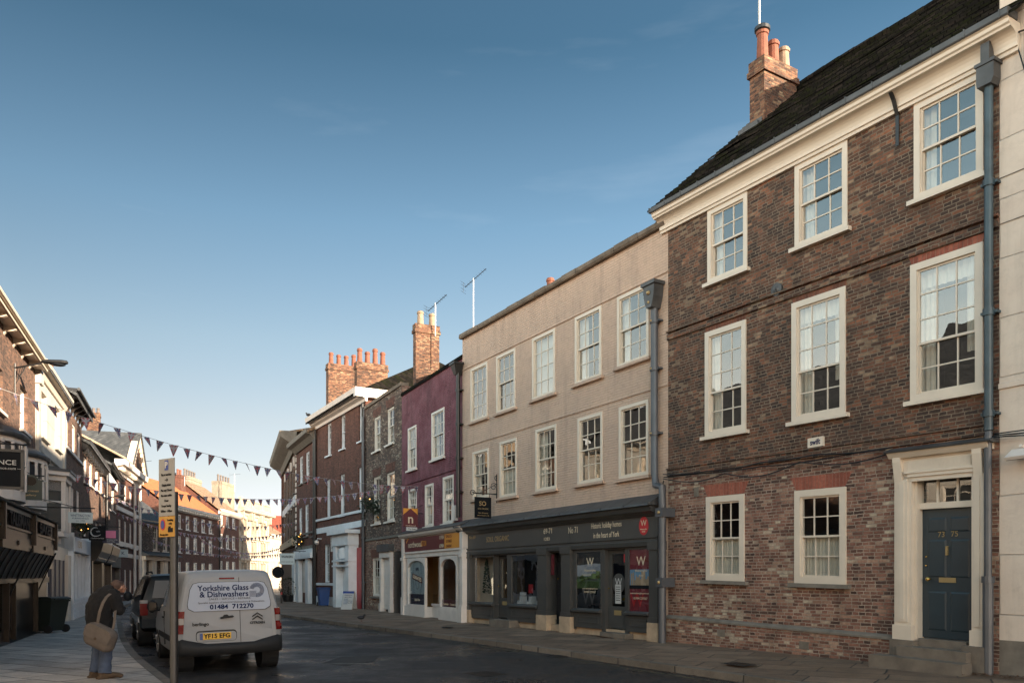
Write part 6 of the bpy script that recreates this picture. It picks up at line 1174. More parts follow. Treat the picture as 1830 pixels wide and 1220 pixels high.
def wheels(root, ys, hw, r=.315, w_=.2, rim='alloy'):
    for y in ys:
        for s in (-1, 1):
            am = MB(); am.tube([(s * (hw - .30), y, r + .02), (s * (hw + .004), y, r + .02)], r + .065, 28); am.build('wheel_arch', 'plastic_dark', root)
            m_ = MB(); x0, x1 = s * (hw - w_ + .0), s * (hw + .012); m_.tube([(x0, y, r), (x0 + s * .02, y, r), (x1 - s * .03, y, r), (x1, y, r)], [r * .93, r, r, r * .90], 40)
            wh = m_.build('wheel', 'rubber', root, smooth='auto'); m_ = MB(); m_.tube([(x1 - s * .02, y, r), (x1 + s * .004, y, r)], [r * .66, r * .62], 20)
            for k in range(6): a = k * math.pi / 3; m_.tube([(x1 + s * .006, y, r), (x1 + s * .008, y + r * .58 * math.cos(a), r + r * .58 * math.sin(a))], .025, 5)
            m_.build('rim', rim, wh)
def rrect(x0, x1, z0, z1, r, n=5):
    pts = []
    for cx_, cz_, a0 in ((x1 - r, z1 - r, 0), (x0 + r, z1 - r, 90), (x0 + r, z0 + r, 180), (x1 - r, z0 + r, 270)):
        for i in range(n + 1): a = R(a0 + 90 * i / n); pts.append((cx_ + r * math.cos(a), cz_ + r * math.sin(a)))
    return pts
# ---- the van
st = [(0, .44, .98, 1.70, .80, .865, .665), (.035, .36, 1.0, 1.755, .84, .895, .685), (.12, .30, 1.02, 1.785, .86, .905, .70), (.6, .26, 1.04, 1.80, .87, .905, .705), (2.0, .24, 1.04, 1.80, .87, .905, .70), (2.75, .24, 1.02, 1.75, .87, .905, .66), (3.15, .24, 1.0, 1.48, .87, .905, .62), (3.5, .26, .98, 1.16, .87, .90, .60), (3.95, .26, .88, 1.03, .85, .88, .62), (4.25, .26, .75, .88, .78, .80, .60), (4.38, .34, .62, .70, .62, .64, .5)]
VL = (-4.97, 14.12)
van, vi, vr = vehicle('grey_van', 'silver grey van with blue lettering on its rear doors, parked at the left kerb', 'van', VL, 29, st, 'van_grey', tilt=-1.4, group='vehicles parked at the left kerb')
wheels(van, (.62, 3.42), .885, .315)
def ylean(z): return .1 * max(0, z - 1.0)
def vface(poly, y, name, mat, parent=None, th=.006):
    m_ = MB(); n = len(poly); vs = [(x, y + ylean(z), z) for x, z in poly] + [(x, y + ylean(z) + th, z) for x, z in poly]; m_.add(vs, [tuple(range(n)), tuple(range(2 * n - 1, n - 1, -1))] + [(i, (i + 1) % n, (i + 1) % n + n, i + n) for i in range(n)]); return m_.build(name, mat, parent or van)
dr_ = vface([(-.74, .50), (.74, .50), (.795, .62), (.80, .98), (.72, 1.20), (.655, 1.58), (.60, 1.66), (-.60, 1.66), (-.655, 1.58), (-.72, 1.20), (-.80, .98), (-.795, .62)], -.012, 'rear_doors', 'van_grey', th=.02)
pan = [(-.60, 1.08), (.60, 1.08), (.69, 1.13), (.70, 1.20), (.655, 1.45), (.60, 1.555), (.5, 1.58), (-.5, 1.58), (-.60, 1.555), (-.655, 1.45), (-.70, 1.20), (-.69, 1.13)]
vface([(x * 1.012, 1.33 + (z - 1.33) * 1.025) for x, z in pan], -.016, 'panel_gap', 'plastic_dark', dr_); pn = vface(pan, -.020, 'window_panel', 'van_panel', dr_)
vface([(-.008 + .17, .50), (.17, .50), (.17 + .0, 1.66), (-.008 + .17, 1.66)], -.024, 'door_gap', 'plastic_dark', dr_, .004)
def vtext(body_, x, z, size, mat='ink_navy', width=None, **k): return text(body_, pn, (x, -.0275 + ylean(z), z), size, mat, width=width, rx=90 - 5.7, **k)
vtext('Yorkshire Glass', -.10, 1.475, .14, width=.86, off=.002); vtext('& Dishwashers', -.09, 1.365, .14, width=.82, off=.002); vtext('SALES • SERVICE • REPAIRS', .0, 1.285, .05, 'shop_grey_light', width=.70); vtext('Specialist Suppliers of Industrial Glasswashers & Dishwashers', .03, 1.225, .045, 'shop_grey', width=1.12); vtext('01484  712270', .03, 1.145, .11, width=.74, off=.003)
m_ = MB(); c = (.47, 1.425)
for k in range(34):
    a = R(-105 + k * 8.1)
    if 178 < (math.degrees(a) % 360) < 262: continue
    m_.add([(c[0] + .055 * math.cos(a - .03), -.026 + ylean(c[1] + .055 * math.sin(a)), c[1] + .055 * math.sin(a - .03)), (c[0] + .055 * math.cos(a + .03), -.026 + ylean(c[1] + .055 * math.sin(a)), c[1] + .055 * math.sin(a + .03)), (c[0] + .13 * math.cos(a + .035), -.026 + ylean(c[1] + .13 * math.sin(a)), c[1] + .13 * math.sin(a + .035)), (c[0] + .13 * math.cos(a - .035), -.026 + ylean(c[1] + .13 * math.sin(a)), c[1] + .13 * math.sin(a - .035))], [(0, 1, 2, 3)])
for k in range(9): z = 1.31 + k * .012; m_.add([(.34, -.026 + ylean(z), z), (.46, -.026 + ylean(z), z), (.46, -.026 + ylean(z), z + .004), (.34, -.026 + ylean(z), z + .004)], [(0, 1, 2, 3)])
m_.build('burst_logo', 'ink_navy', pn, recalc=False)
rec = vface(rrect(-.58, .10, .545, .74, .06), -.015, 'plate_recess', 'plastic_dark', dr_, .012); vface(rrect(-.57, .09, .55, .715, .05), -.019, 'recess_lip', 'van_grey', rec, .006)
pl_ = vface([(-.52, .585), (.0, .585), (.0, .695), (-.52, .695)], -.034, 'number_plate', 'plate_yellow', dr_, .014); vface([(-.52, .585), (-.47, .585), (-.47, .695), (-.52, .695)], -.037, 'plate_badge', 'plate_blue', pl_, .004)
text('YF15 EFG', pl_, (-.235, -.040, .64), .105, 'ink', width=.44, off=.003)
h_ = vface([(-.17, .935), (.03, .95), (.06, .97), (.03, .99), (-.03, .985), (-.06, 1.01), (-.11, 1.005), (-.13, .975), (-.17, .965)], -.045, 'handle', 'plastic_dark', dr_, .03)
text('berlingo', dr_, (-.50, -.020, .855), .08, 'plastic_dark', width=.27, off=.002); text('CITROEN', dr_, (.46, -.020, .84), .06, 'plastic_dark', width=.26, off=.002)
m_ = MB()
for dz in (.0, .055): m_.add([(.37, -.030, .885 + dz), (.46, -.030, .945 + dz), (.55, -.030, .885 + dz), (.55, -.030, .907 + dz), (.46, -.030, .970 + dz), (.37, -.030, .907 + dz), (.37, -.018, .885 + dz), (.46, -.018, .945 + dz), (.55, -.018, .885 + dz), (.55, -.018, .907 + dz), (.46, -.018, .970 + dz), (.37, -.018, .907 + dz)], [(0, 1, 4, 5), (1, 2, 3, 4), (0, 6, 7, 1), (1, 7, 8, 2), (5, 4, 10, 11), (4, 3, 9, 10)])
m_.build('chevron_badge', 'plastic_dark', dr_)
vface(rrect(-.17, .09, 1.63, 1.66, .012), -.03, 'brake_light', 'lamp_red', dr_, .02)
m_ = MB()
prof_ = [(-.075, .44), (-.085, .50), (-.065, .56), (.0, .585)]
xs = [-.93, -.90, -.80, -.4, 0, .4, .80, .90, .93]; ysb = [.62, .06, -.02, -.055, -.065, -.055, -.02, .06, .62]
secs = []
for x, yo in zip(xs, ysb): secs.append([(x, yo + .04, .30), (x, yo - .03, .36), (x, yo - .04, .46), (x, yo - .01, .50 if abs(x) < .7 else .60), (x, yo + .12, .52 if abs(x) < .7 else .64)])
vs = [p for s_ in secs for p in s_]; m_.add(vs, [(i * 5 + k, i * 5 + k + 1, (i + 1) * 5 + k + 1, (i + 1) * 5 + k) for i in range(len(secs) - 1) for k in range(4)] + [(0, 1, 2, 3, 4), tuple(range(44, 39, -1))])
m_.build('bumper', 'plastic_dark', van, smooth=True)
for s in (-1, 1):
    m_ = MB(); P_ = [(s * .80, -.02, .70), (s * .905, .10, .70), (s * .905, .12, 1.06), (s * .79, -.01, 1.08)]
    outer = [(s * .785, -.022), (s * .86, -.010), (s * .905, .05), (s * .915, .16)]; vs = []
    for z in (.70, 1.09):
        for x, y in outer: vs.append((x - s * (.03 if z > 1 else 0), y - .006, z))
    m_.add(vs, [(0, 1, 5, 4), (1, 2, 6, 5), (2, 3, 7, 6), (0, 3, 2, 1), (4, 5, 6, 7)]); tl = m_.build('tail_light', 'lamp_red', van)
    m_ = MB(); vs = []
    for z in (.86, .97):
        for x, y in outer[:-1]: vs.append((x - s * .012, y - .014, z))
    m_.add(vs, [(0, 1, 4, 3), (1, 2, 5, 4)]); m_.build('clear_lens', 'lamp_clear', tl, recalc=False)
    m_ = MB(); m_.tube([(s * .835, -.03, .79), (s * .835, -.022, .79)], .045, 16); m_.tube([(s * .825, -.03, 1.03), (s * .825, -.022, 1.03)], .04, 16); m_.build('round_lens', 'lamp_red', tl)
    gl_ = sidequad(vi, 2.02, 2.98, .12, .96, s, 'glass_dark', van, 'side_window', ytop=(2.02, 2.62)); sidequad(vi, .45, 1.1, .1, .9, s, 'van_grey', van, 'side_panel')
    m_ = MB(); m_.box(s * .90 - .015, s * .90 + .015, 1.05, 2.95, .52, .62); m_.box(s * .90 - .01, s * .90 + .012, 1.90, 1.905, .4, 1.04); m_.box(s * .905 - .012, s * .905 + .025, 2.02, 2.20, .90, .93); m_.build('side_trim', 'plastic_dark', van)
    m_ = MB(); m_.sphere((s * 1.02, 2.95, 1.10), (.10, .06, .13)); m_.tube([(s * .88, 2.98, 1.02), (s * 1.0, 2.96, 1.06)], .03, 6); mi = m_.build('mirror', 'plastic_dark', van, smooth=True); m_ = MB(); m_.box(s * 1.02 - .07, s * 1.02 + .07, 2.885, 2.892, 1.02, 1.18); m_.build('mirror_glass', 'glass_dark', mi)
m_ = MB(); m_.add([(-.60, 3.47, 1.17), (.60, 3.47, 1.17), (.56, 2.82, 1.735), (-.56, 2.82, 1.735)], [(0, 1, 2, 3)]); m_.build('windscreen', 'glass_dark', van, recalc=False, loc=(0, .03, .02))
# ---- black off-roader
st = [(0, .50, 1.12, 1.64, .84, .90, .68), (.06, .42, 1.13, 1.72, .88, .93, .71), (.3, .36, 1.14, 1.76, .90, .945, .73), (2.4, .34, 1.14, 1.76, .90, .945, .72), (2.95, .34, 1.12, 1.68, .90, .945, .68), (3.35, .34, 1.12, 1.40, .90, .94, .66), (3.6, .36, 1.08, 1.20, .90, .93, .66), (4.5, .38, .95, 1.10, .86, .89, .66), (4.78, .45, .72, .85, .72, .74, .55)]
suvc = (-8.83 + .94 * math.cos(R(28)), 18.9 + .94 * math.sin(R(28)))
suv, si, sr_ = vehicle('black_offroader', 'black off-road car with roof rails parked between the van and a pale car', 'car', suvc, 28, st, 'car_black', tilt=-1.0, lean=.14, group='vehicles parked at the left kerb')
wheels(suv, (.85, 3.75), .93, .37, .24); 
m_ = MB(); m_.add([(-.66, .02, 1.18), (.66, .02, 1.18), (.58, .070, 1.60), (-.58, .070, 1.60)], [(0, 1, 2, 3)]); m_.build('rear_window', 'glass_dark', suv, recalc=False, loc=(0, -.035, 0))
m_ = MB(); m_.tube([(.0, -.05, 1.18), (.25, -.04, 1.42)], .012, 5); m_.sphere((0, -.05, 1.17), .03); m_.build('wiper', 'plastic_dark', suv)
for s in (-1, 1):
    m_ = MB(); m_.box(s * .84 - .09, s * .84 + .085, -.03, .12, .78, 1.06); tl = m_.build('tail_light', 'lamp_red', suv); m_ = MB(); m_.box(s * .84 - .085, s * .84 + .08, -.036, .10, 1.06, 1.14); m_.build('clear_lens', 'lamp_clear', tl)
    sidequad(si, .35, 1.25, .1, .95, s, 'glass_dark', suv, 'side_window'); sidequad(si, 1.33, 2.2, .08, .95, s, 'glass_dark', suv, 'side_window'); sidequad(si, 2.28, 3.2, .08, .95, s, 'glass_dark', suv, 'side_window', ytop=(2.28, 2.8))
    m_ = MB(); m_.tube([(s * .62, .4, 1.77), (s * .62, .5, 1.81), (s * .62, 2.5, 1.81), (s * .62, 2.6, 1.77)], .02, 6); m_.build('roof_rail', 'plastic_dark', suv)
    m_ = MB(); m_.sphere((s * 1.06, 3.0, 1.18), (.11, .07, .13)); m_.tube([(s * .92, 3.0, 1.12), (s * 1.03, 3.0, 1.15)], .03, 6); mi = m_.build('mirror', 'plastic_dark', suv, smooth=True)
    m_ = MB(); m_.box(s * .945 - .015, s * .945 + .02, .3, 3.9, .60, .72); m_.build('side_trim', 'car_silver', suv)
m_ = MB(); m_.box(-.90, .90, -.10, .1, .48, .70); m_.build('bumper', 'plastic_dark', suv); m_ = MB(); m_.box(-.26, .26, -.05, -.03, .84, .95); pl_ = m_.build('number_plate', 'plate_yellow', suv)
text('YX54 OEK', pl_, (0, -.055, .895), .10, 'ink', width=.44) if False else None
m_ = MB(); m_.sphere((0, -.04, 1.07), .045); m_.box(-.2, .2, -.04, -.01, 1.0, 1.02); m_.build('chrome_trim', 'chrome', suv)
# ---- pale car ahead
st = [(0, .45, .95, 1.45, .80, .85, .60), (.08, .34, .96, 1.55, .84, .88, .64), (.4, .28, .96, 1.60, .86, .89, .66), (1.9, .26, .96, 1.62, .86, .89, .65), (2.5, .26, .96, 1.52, .86, .89, .62), (3.0, .26, .94, 1.10, .86, .88, .6), (3.7, .28, .82, .95, .80, .84, .58), (4.0, .34, .62, .72, .64, .66, .5)]
phc = (-11.55 + .88 * math.cos(R(27)), 24.3 + .88 * math.sin(R(27)))
hc, hi, hr = vehicle('silver_hatchback', 'silver hatchback mostly hidden in front of the black off-road car', 'car', phc, 27, st, 'car_silver', lean=.25, leanz=.95, group='vehicles parked at the left kerb')
wheels(hc, (.7, 3.2), .865, .30); m_ = MB(); m_.add([(-.64, .0, 1.0), (.64, .0, 1.0), (.54, .13, 1.44), (-.54, .13, 1.44)], [(0, 1, 2, 3)]); m_.build('rear_window', 'glass_dark', hc, recalc=False, loc=(0, -.03, 0))
for s in (-1, 1):
    m_ = MB(); m_.box(s * .78 - .08, s * .78 + .08, -.03, .12, .78, 1.02); m_.build('tail_light', 'lamp_red', hc); sidequad(hi, .5, 1.4, .08, .95, s, 'glass_dark', hc, 'side_window'); sidequad(hi, 1.48, 2.75, .08, .95, s, 'glass_dark', hc, 'side_window', ytop=(1.48, 2.3))
m_ = MB(); m_.box(-.26, .26, -.03, -.01, .68, .79); m_.build('number_plate', 'plate_yellow', hc); m_ = MB(); m_.box(-.82, .82, -.06, .1, .34, .6); m_.build('bumper', 'plastic_dark', hc)

# ================================================================ PERSON
def loft(mb, pts, rs, n=20):
    """closed tapering tube with elliptical sections, domed at both ends"""
    pts = [Vector(p) for p in pts]; rings = []
    rs = [(r, r) if not hasattr(r, '__len__') else r for r in rs]
    for i, p in enumerate(pts):
        d = (pts[min(i + 1, len(pts) - 1)] - pts[max(i - 1, 0)]).normalized(); b2 = d.cross(Vector((1, 0, 0)));
        if b2.length < .2: b2 = d.cross(Vector((0, 0, 1)))
        b2.normalize(); a = b2.cross(d).normalized(); rings.append([p + a * math.cos(2 * math.pi * k / n) * rs[i][0] + b2 * math.sin(2 * math.pi * k / n) * rs[i][1] for k in range(n)])
    mb.add([q for g_ in rings for q in g_], [(j * n + i, j * n + (i + 1) % n, (j + 1) * n + (i + 1) % n, (j + 1) * n + i) for j in range(len(pts) - 1) for i in range(n)] + [tuple(range(n - 1, -1, -1)), tuple(range((len(pts) - 1) * n, len(pts) * n))])
def fuse(mb, name, mat, parent, voxel=.012, smooth=4, folds=0.0, fscale=.12):
    """weld the overlapping volumes into ONE continuous skin"""
    o = mb.build(name, mat, parent); r = o.modifiers.new('weld', 'REMESH'); r.mode = 'VOXEL'; r.voxel_size = voxel; r.use_smooth_shade = True
    s_ = o.modifiers.new('soft', 'SMOOTH'); s_.factor = .5; s_.iterations = smooth
    if folds:
        tx = bpy.data.textures.new(name + '_folds', 'CLOUDS'); tx.noise_scale = fscale; tx.noise_depth = 2; d = o.modifiers.new('folds', 'DISPLACE'); d.texture = tx; d.strength = folds; d.mid_level = .5
    return o
pf = P(184, 0, 12.35); per = empty('person', 'person bending forward on the left pavement in a black coat, jeans and brown boots', 'person', (pf.x, 12.35, .112), R(-38))
b = MB()   # the body, one surface: legs, trunk, neck, head with face, arms, hands
loft(b, [(0, -.05, .80), (0, -.06, .95), (0, -.05, 1.08), (0, .0, 1.2), (.01, .08, 1.28), (.01, .12, 1.32)], [(.15, .10), (.155, .11), (.14, .10), (.16, .11), (.17, .10), (.10, .08)])
loft(b, [(.01, .12, 1.31), (.015, .165, 1.355), (.02, .20, 1.40)], [.06, .055, .055]); b.sphere((0.020, 0.230, 1.410), (.078, .095, .098), n=22, k=14); b.sphere((0.020, 0.290, 1.360), (.055, .045, .05), n=16, k=10)
b.sphere((0.020, 0.333, 1.380), (.014, .024, .022)); b.sphere((-0.058, 0.240, 1.395), (.012, .024, .034)); b.sphere((0.098, 0.240, 1.395), (.012, .024, .034)); b.sphere((0.020, 0.327, 1.337), (.026, .012, .008)); b.sphere((-0.005, 0.317, 1.412), (.018, .012, .010)); b.sphere((0.045, 0.317, 1.412), (.018, .012, .010))
for s in (-1, 1):
    b.sphere((s * .17, .08, 1.30), .07); loft(b, [(s * .19, .08, 1.29), (s * .25, .13, 1.06)], [.055, .042]); loft(b, [(s * .25, .13, 1.06), (s * .11, .235, 1.065)], [.042, .027]); b.sphere((s * .25, .13, 1.06), .043)
    loft(b, [(s * .11, .235, 1.065), (s * .06, .27, 1.075)], [(.028, .022), (.040, .018)]); b.sphere((s * .065, .27, 1.075), (.036, .036, .024))
    for k in range(4): z_ = 1.10 - .022 * k; L_ = (.032, .038, .034, .026)[k]; b.tube([(s * .05, .285, z_), (s * .025, .28 + L_, z_ - .006), (s * .005, .27 + L_, z_ - .02)], [.0095, .009, .0075], 8)
    b.tube([(s * .07, .265, 1.09), (s * .045, .295, 1.11), (s * .02, .31, 1.11)], [.012, .011, .009], 8)
    loft(b, [(s * .10, -.05, .86), (s * .125, .0, .48)], [.09, .06]); loft(b, [(s * .125, .0, .48), (s * .135, -.04, .07)], [.06, .042]); b.sphere((s * .125, .0, .48), .062); loft(b, [(s * .135, -.06, .04), (s * .15, .12, .035)], [.04, .035])
fuse(b, 'body', 'skin', per, voxel=.0075, smooth=2)
c = MB()
loft(c, [(0, -.02, .735), (0, -.045, .80), (0, -.06, .94), (0, -.055, 1.08), (0, -.01, 1.20), (.0, .055, 1.295), (.01, .11, 1.345), (.015, .155, 1.375)], [(.235, .175), (.24, .18), (.235, .18), (.235, .185), (.235, .175), (.205, .15), (.13, .11), (.085, .08)])
for s in (-1, 1): c.sphere((s * .185, .075, 1.275), .105, n=16, k=10); loft(c, [(s * .195, .075, 1.27), (s * .265, .12, 1.05)], [.098, .078]); c.sphere((s * .265, .12, 1.05), .08, n=14, k=9); loft(c, [(s * .265, .12, 1.05), (s * .11, .235, 1.065)], [.078, .055])
fuse(c, 'coat', 'cloth_black', per, folds=.035, fscale=.10)
j_ = MB(); loft(j_, [(0, -.045, .95), (0, -.05, .80)], [(.19, .15), (.20, .15)])
for s in (-1, 1): loft(j_, [(s * .10, -.045, .84), (s * .115, -.02, .62), (s * .125, -.005, .46), (s * .135, -.03, .25), (s * .14, -.04, .085)], [.125, .108, .092, .088, .098])
fuse(j_, 'jeans', 'denim', per, folds=.03, fscale=.08)
for s in (-1, 1):
    m_ = MB(); rz_ = -.25 if s > 0 else -.1; loft(m_, [(s * .14, -.13, .05), (s * .14, -.05, .06), (s * .145 + .02, .05, .055), (s * .15 + .05, .17, .042)], [(.045, .048), (.055, .058), (.055, .05), (.045, .034)]); m_.box(s * .14 - .05, s * .14 + .055, -.16, .0, .0, .03); m_.sphere((s * .15 + .05, .17, .035), (.048, .05, .035)); fuse(m_, 'boot', 'boot_brown', per, voxel=.009)
m_ = MB(); m_.sphere((.02, .21, 1.43), (.088, .098, .092), n=22, k=14); m_.sphere((.02, .165, 1.385), (.07, .05, .06), n=14, k=8); fuse(m_, 'hair', 'hair_dark', per, voxel=.009, folds=.012, fscale=.03)
# shoulder bag
bagc = P(181, 1136, 11.98); bag = empty('shoulder_bag', 'worn grey brown canvas shoulder bag hanging against the back of the black coat', 'bag', bagc, R(-12))
m_ = MB(); pl2 = rrect(-.25, .25, -.19, .17, .11, 6)
for k_, (sc2, y_) in enumerate(((.78, -.085), (.95, -.06), (1.0, 0), (.95, .05), (.8, .07))): pass
rings = []
for sc2, y_ in ((.55, -.10), (.82, -.09), (.96, -.06), (1.0, 0.0), (.96, .05), (.8, .07)): rings.append([(x * sc2, y_, z * sc2 - .03 * (x * 2) ** 2) for x, z in pl2])
n = len(pl2); m_.add([p for r_ in rings for p in r_], [(j * n + i, j * n + (i + 1) % n, (j + 1) * n + (i + 1) % n, (j + 1) * n + i) for j in range(5) for i in range(n)] + [tuple(range(n)), tuple(range(5 * n, 6 * n))]); b0 = m_.build('pouch', 'bag_canvas', bag, smooth=True); b0.rotation_euler = (0, R(22), 0)
m_ = MB(); fl_ = [(x, z) for x, z in pl2 if z > -.05]; fl_ = [(-.235, -.06)] + sorted([q for q in fl_ if q[0] < 0], key=lambda q: q[1]) + sorted([q for q in fl_ if q[0] >= 0], key=lambda q: -q[1]) + [(.235, -.06)]
m_.add([(x * .93, -.112, z * .9) for x, z in fl_] + [(x * .99, -.055, z * .97) for x, z in fl_], [tuple(range(len(fl_)))] + [(i, (i + 1) % len(fl_), (i + 1) % len(fl_) + len(fl_), i + len(fl_)) for i in range(len(fl_))]); f0 = m_.build('flap', 'bag_canvas', b0); m_ = MB(); m_.tube([(0, -.122, -.03), (0, -.110, -.03)], .018, 12); m_.build('button', 'boot_brown', b0)
m_ = MB()
def ribbon(mb, pts, w_, th=.006):
    vs = []
    for i, p in enumerate(pts):
        d = (pts[min(i + 1, len(pts) - 1)] - pts[max(i - 1, 0)]).normalized(); a = d.cross(Vector((0, 1, 0))).normalized() * w_ / 2; b2 = Vector((0, th, 0)); vs += [p - a, p + a, p + a + b2, p - a + b2]
    n = len(pts); mb.add(vs, [(4 * i + k, 4 * i + (k + 1) % 4, 4 * i + 4 + (k + 1) % 4, 4 * i + 4 + k) for i in range(n - 1) for k in range(4)])
def loc_(p): v = p - bagc; a = R(12); return Vector((v.x * math.cos(a) - v.y * math.sin(a), v.x * math.sin(a) + v.y * math.cos(a), v.z))
ribbon(m_, [loc_(P(*q)) for q in ((173, 1122, 12.0), (175, 1108, 11.98), (178, 1092, 11.97), (184, 1076, 11.98), (190, 1066, 12.03), (197, 1060, 12.1))], .05)
ribbon(m_, [loc_(P(*q)) for q in ((199, 1128, 11.98), (203, 1118, 12.02), (205, 1104, 12.1), (206, 1090, 12.16))], .045)
m_.build('strap', 'bag_canvas', bag)

# ================================================================ PARKING SIGN
pp_ = P(311, 0, 9.2); ps = empty('parking_sign', 'grey steel post with a white parking plate above an amber loading plate', 'parking sign', (pp_.x, 9.2, .1), R(-33))
m_ = MB(); m_.lathe(0, 0, [(.045, 0), (.045, 2.55)], 32); m_.lathe(0, 0, [(.047, 1.9), (.047, 1.93)], 32); m_.build('post', 'metal_grey', ps, smooth='auto')
zt = 2.93; x0, x1 = -.20, .10
m_ = MB(); m_.box(x0, x1, -.062, -.056, zt - .66, zt); pk = m_.build('parking_plate', 'plate_grey', ps); m_ = MB(); m_.box(x0, x1, -.062, -.056, zt - .90, zt - .665); am = m_.build('loading_plate', 'sign_amber', ps)
m_ = MB(); m_.box(x0 + .02, x1 - .02, -.056, -.03, zt - .2, zt - .17); m_.box(x0 + .02, x1 - .02, -.056, -.03, zt - .75, zt - .72); m_.build('clamp', 'metal_grey', ps)
xc = (x0 + x1) / 2; m_ = MB(); m_.box(xc - .033, xc + .033, -.066, -.062, zt - .135, zt - .02); m_.build('blue_square', 'sign_blue', pk); text('P', pk, (xc, -.068, zt - .078), .10, 'sign_white', off=.003)
for k, (s_, w_) in enumerate((('Pay at machine', .19), ('', 0), ('Display ticket', .17), ('Max stay 2 hours', .21), ('No return within', .20), ('1 hour', .08), ('Except Sunday', .18), ('8.00am - 1.00pm', .21))):
    if s_: text(s_, pk, (xc, -.065, zt - .185 - .06 * k), .040, 'ink', width=w_)
text('→', pk, (xc, -.065, zt - .245), .08, 'ink') if False else None
m_ = MB(); m_.extr([(xc - .03, zt - .25), (xc + .005, zt - .25), (xc + .005, zt - .265), (xc + .03, zt - .245), (xc + .005, zt - .225), (xc + .005, zt - .24), (xc - .03, zt - .24)], -.066, -.062, 'y'); m_.build('arrow', 'ink', pk)
m_ = MB(); q = x0 + .08; m_.extr([(q + .045 * math.cos(a * math.pi / 10), zt - .76 + .065 * math.sin(a * math.pi / 10)) for a in range(20)], -.066, -.062, 'y'); m_.build('round_symbol', 'sign_redspot', am); m_ = MB(); m_.extr([(q + .033 * math.cos(a * math.pi / 10), zt - .76 + .05 * math.sin(a * math.pi / 10)) for a in range(20)], -.069, -.066, 'y'); m_.build('symbol_centre', 'sign_blue', am)
text('Loading', am, (x1 - .075, -.066, zt - .71), .035, 'ink', width=.11); text('only', am, (x1 - .075, -.066, zt - .75), .035, 'ink'); text('At any time', am, (xc - .04, -.066, zt - .875), .035, 'ink', width=.16); m_ = MB(); m_.box(x1 - .12, x1 - .03, -.066, -.062, zt - .85, zt - .80); m_.box(x1 - .11, x1 - .07, -.066, -.062, zt - .80, zt - .78); m_.build('lorry_symbol', 'ink', am)

# ================================================================ HANGING SIGNS, LAMPS
def hang(H, side, px, off0, off1, py0, py1, name, label, mat, frame='iron_black', group='hanging signs'):
    om = (off0 + off1) / 2; u_ = H.u(px, om); z1, z0 = H.z(px, py0, om), H.z(px, py1, om); base = H.W(u_, 0, z0)
    r = empty(name, label, 'sign', base, H.root.rotation_euler.z + (R(90) if side == 'R' else R(-90)), group); sg = 1 if side == 'L' else -1; a, b_ = sorted((sg * off0, sg * off1)); h_ = z1 - z0
    m_ = MB(); m_.box(a, b_, -.02, .02, 0, h_); bd = m_.build('board', mat, r); m_ = MB(); m_.tube([(0, 0, h_ + .12), (sg * (off1 + .05), 0, h_ + .12)], .018, 6); m_.tube([(0, 0, h_ + .45), (sg * off1 * .8, 0, h_ + .12)], .010, 5)
    for x in (a + .06, b_ - .06): m_.tube([(x, 0, h_), (x, 0, h_ + .12)], .008, 5)
    m_.build('bracket', frame, r); return r, bd, a, b_, h_
r, bd, a, b_, h_ = hang(L1, 'L', -8, .30, 1.24, 803, 871, 'hanging_sign', 'large charcoal hanging sign at the left edge with pale lettering ending in NCE', 'sign_dark'); c = (a + b_) / 2
text('RESIDENCE', bd, (b_ - .52, -.024, h_ * .67), .13, 'sign_white', width=.78, off=.001); text('residence.com —', bd, (c + .16, -.024, h_ * .52), .07, 'sign_white', width=.56); m_ = MB(); m_.box(a, b_, -.035, .035, -.02, .03); m_.box(a, b_, -.035, .035, h_ - .03, h_ + .02); m_.box(b_ - .05, b_, -.035, .035, 0, h_); m_.box(a, a + .05, -.035, .035, 0, h_); m_.build('frame', 'iron_black', r)
r, bd, a, b_, h_ = hang(L1, 'L', 55, .35, .84, 858, 893, 'hanging_sign', 'dark green hanging sign with an arched top and brown oval', 'sign_green'); c = (a + b_) / 2
m_ = MB(); m_.extr([(c + .17 * math.cos(t), h_ + .14 * math.sin(t)) for t in [math.pi * i / 12 for i in range(13)]], -.02, .02, 'y'); m_.box(a - .03, b_ + .03, -.035, .035, h_ - .02, h_ + .02); m_.build('arched_top', 'sign_green', r); m_ = MB(); m_.extr([(c + .13 * math.cos(t), h_ - .02 + .11 * math.sin(t)) for t in [math.pi * i / 10 for i in range(20)]], -.038, -.022, 'y'); m_.build('oval', 'wood_gilt', r); text('THE CORNER', bd, (c, -.024, h_ * .45), .05, 'gilt', width=.36); text('gallery', bd, (c, -.024, h_ * .25), .06, 'gilt', width=.24)
r, bd, a, b_, h_ = hang(L3 if 'L3' in globals() else L2, 'L', 144, .55, 1.15, 915, 934, 'hanging_sign', 'pale blue white oblong hanging sign above an evergreen basket', 'sign_paleblue') if False else hang(L2, 'L', 144, 1.15, 1.75, 915, 934, 'hanging_sign', 'pale blue white oblong hanging sign above an evergreen basket', 'sign_paleblue'); c = (a + b_) / 2
text('WHITTINGTON', bd, (c, -.024, h_ * .68), .10, 'ink_navy', width=.48); text('FURNISHINGS', bd, (c, -.024, h_ * .42), .06, 'ink_navy', width=.40); text('est. 1995', bd, (c, -.024, h_ * .2), .045, 'ink_navy', width=.22)
bp_ = Vector(r.matrix_basis @ Vector((c, 0, 0))); garland('hanging_basket', 'dark evergreen basket with amber lights under the pale hanging sign', 134, 938, 158, 942, 29.6, n=300, r=.17, bulbs=8, seed=8)
r, bd, a, b_, h_ = hang(L4, 'L', 174, .6, 1.2, 939, 965, 'hanging_sign', 'black hanging sign with a white swirl like a letter C', 'sign_dark'); c = (a + b_) / 2
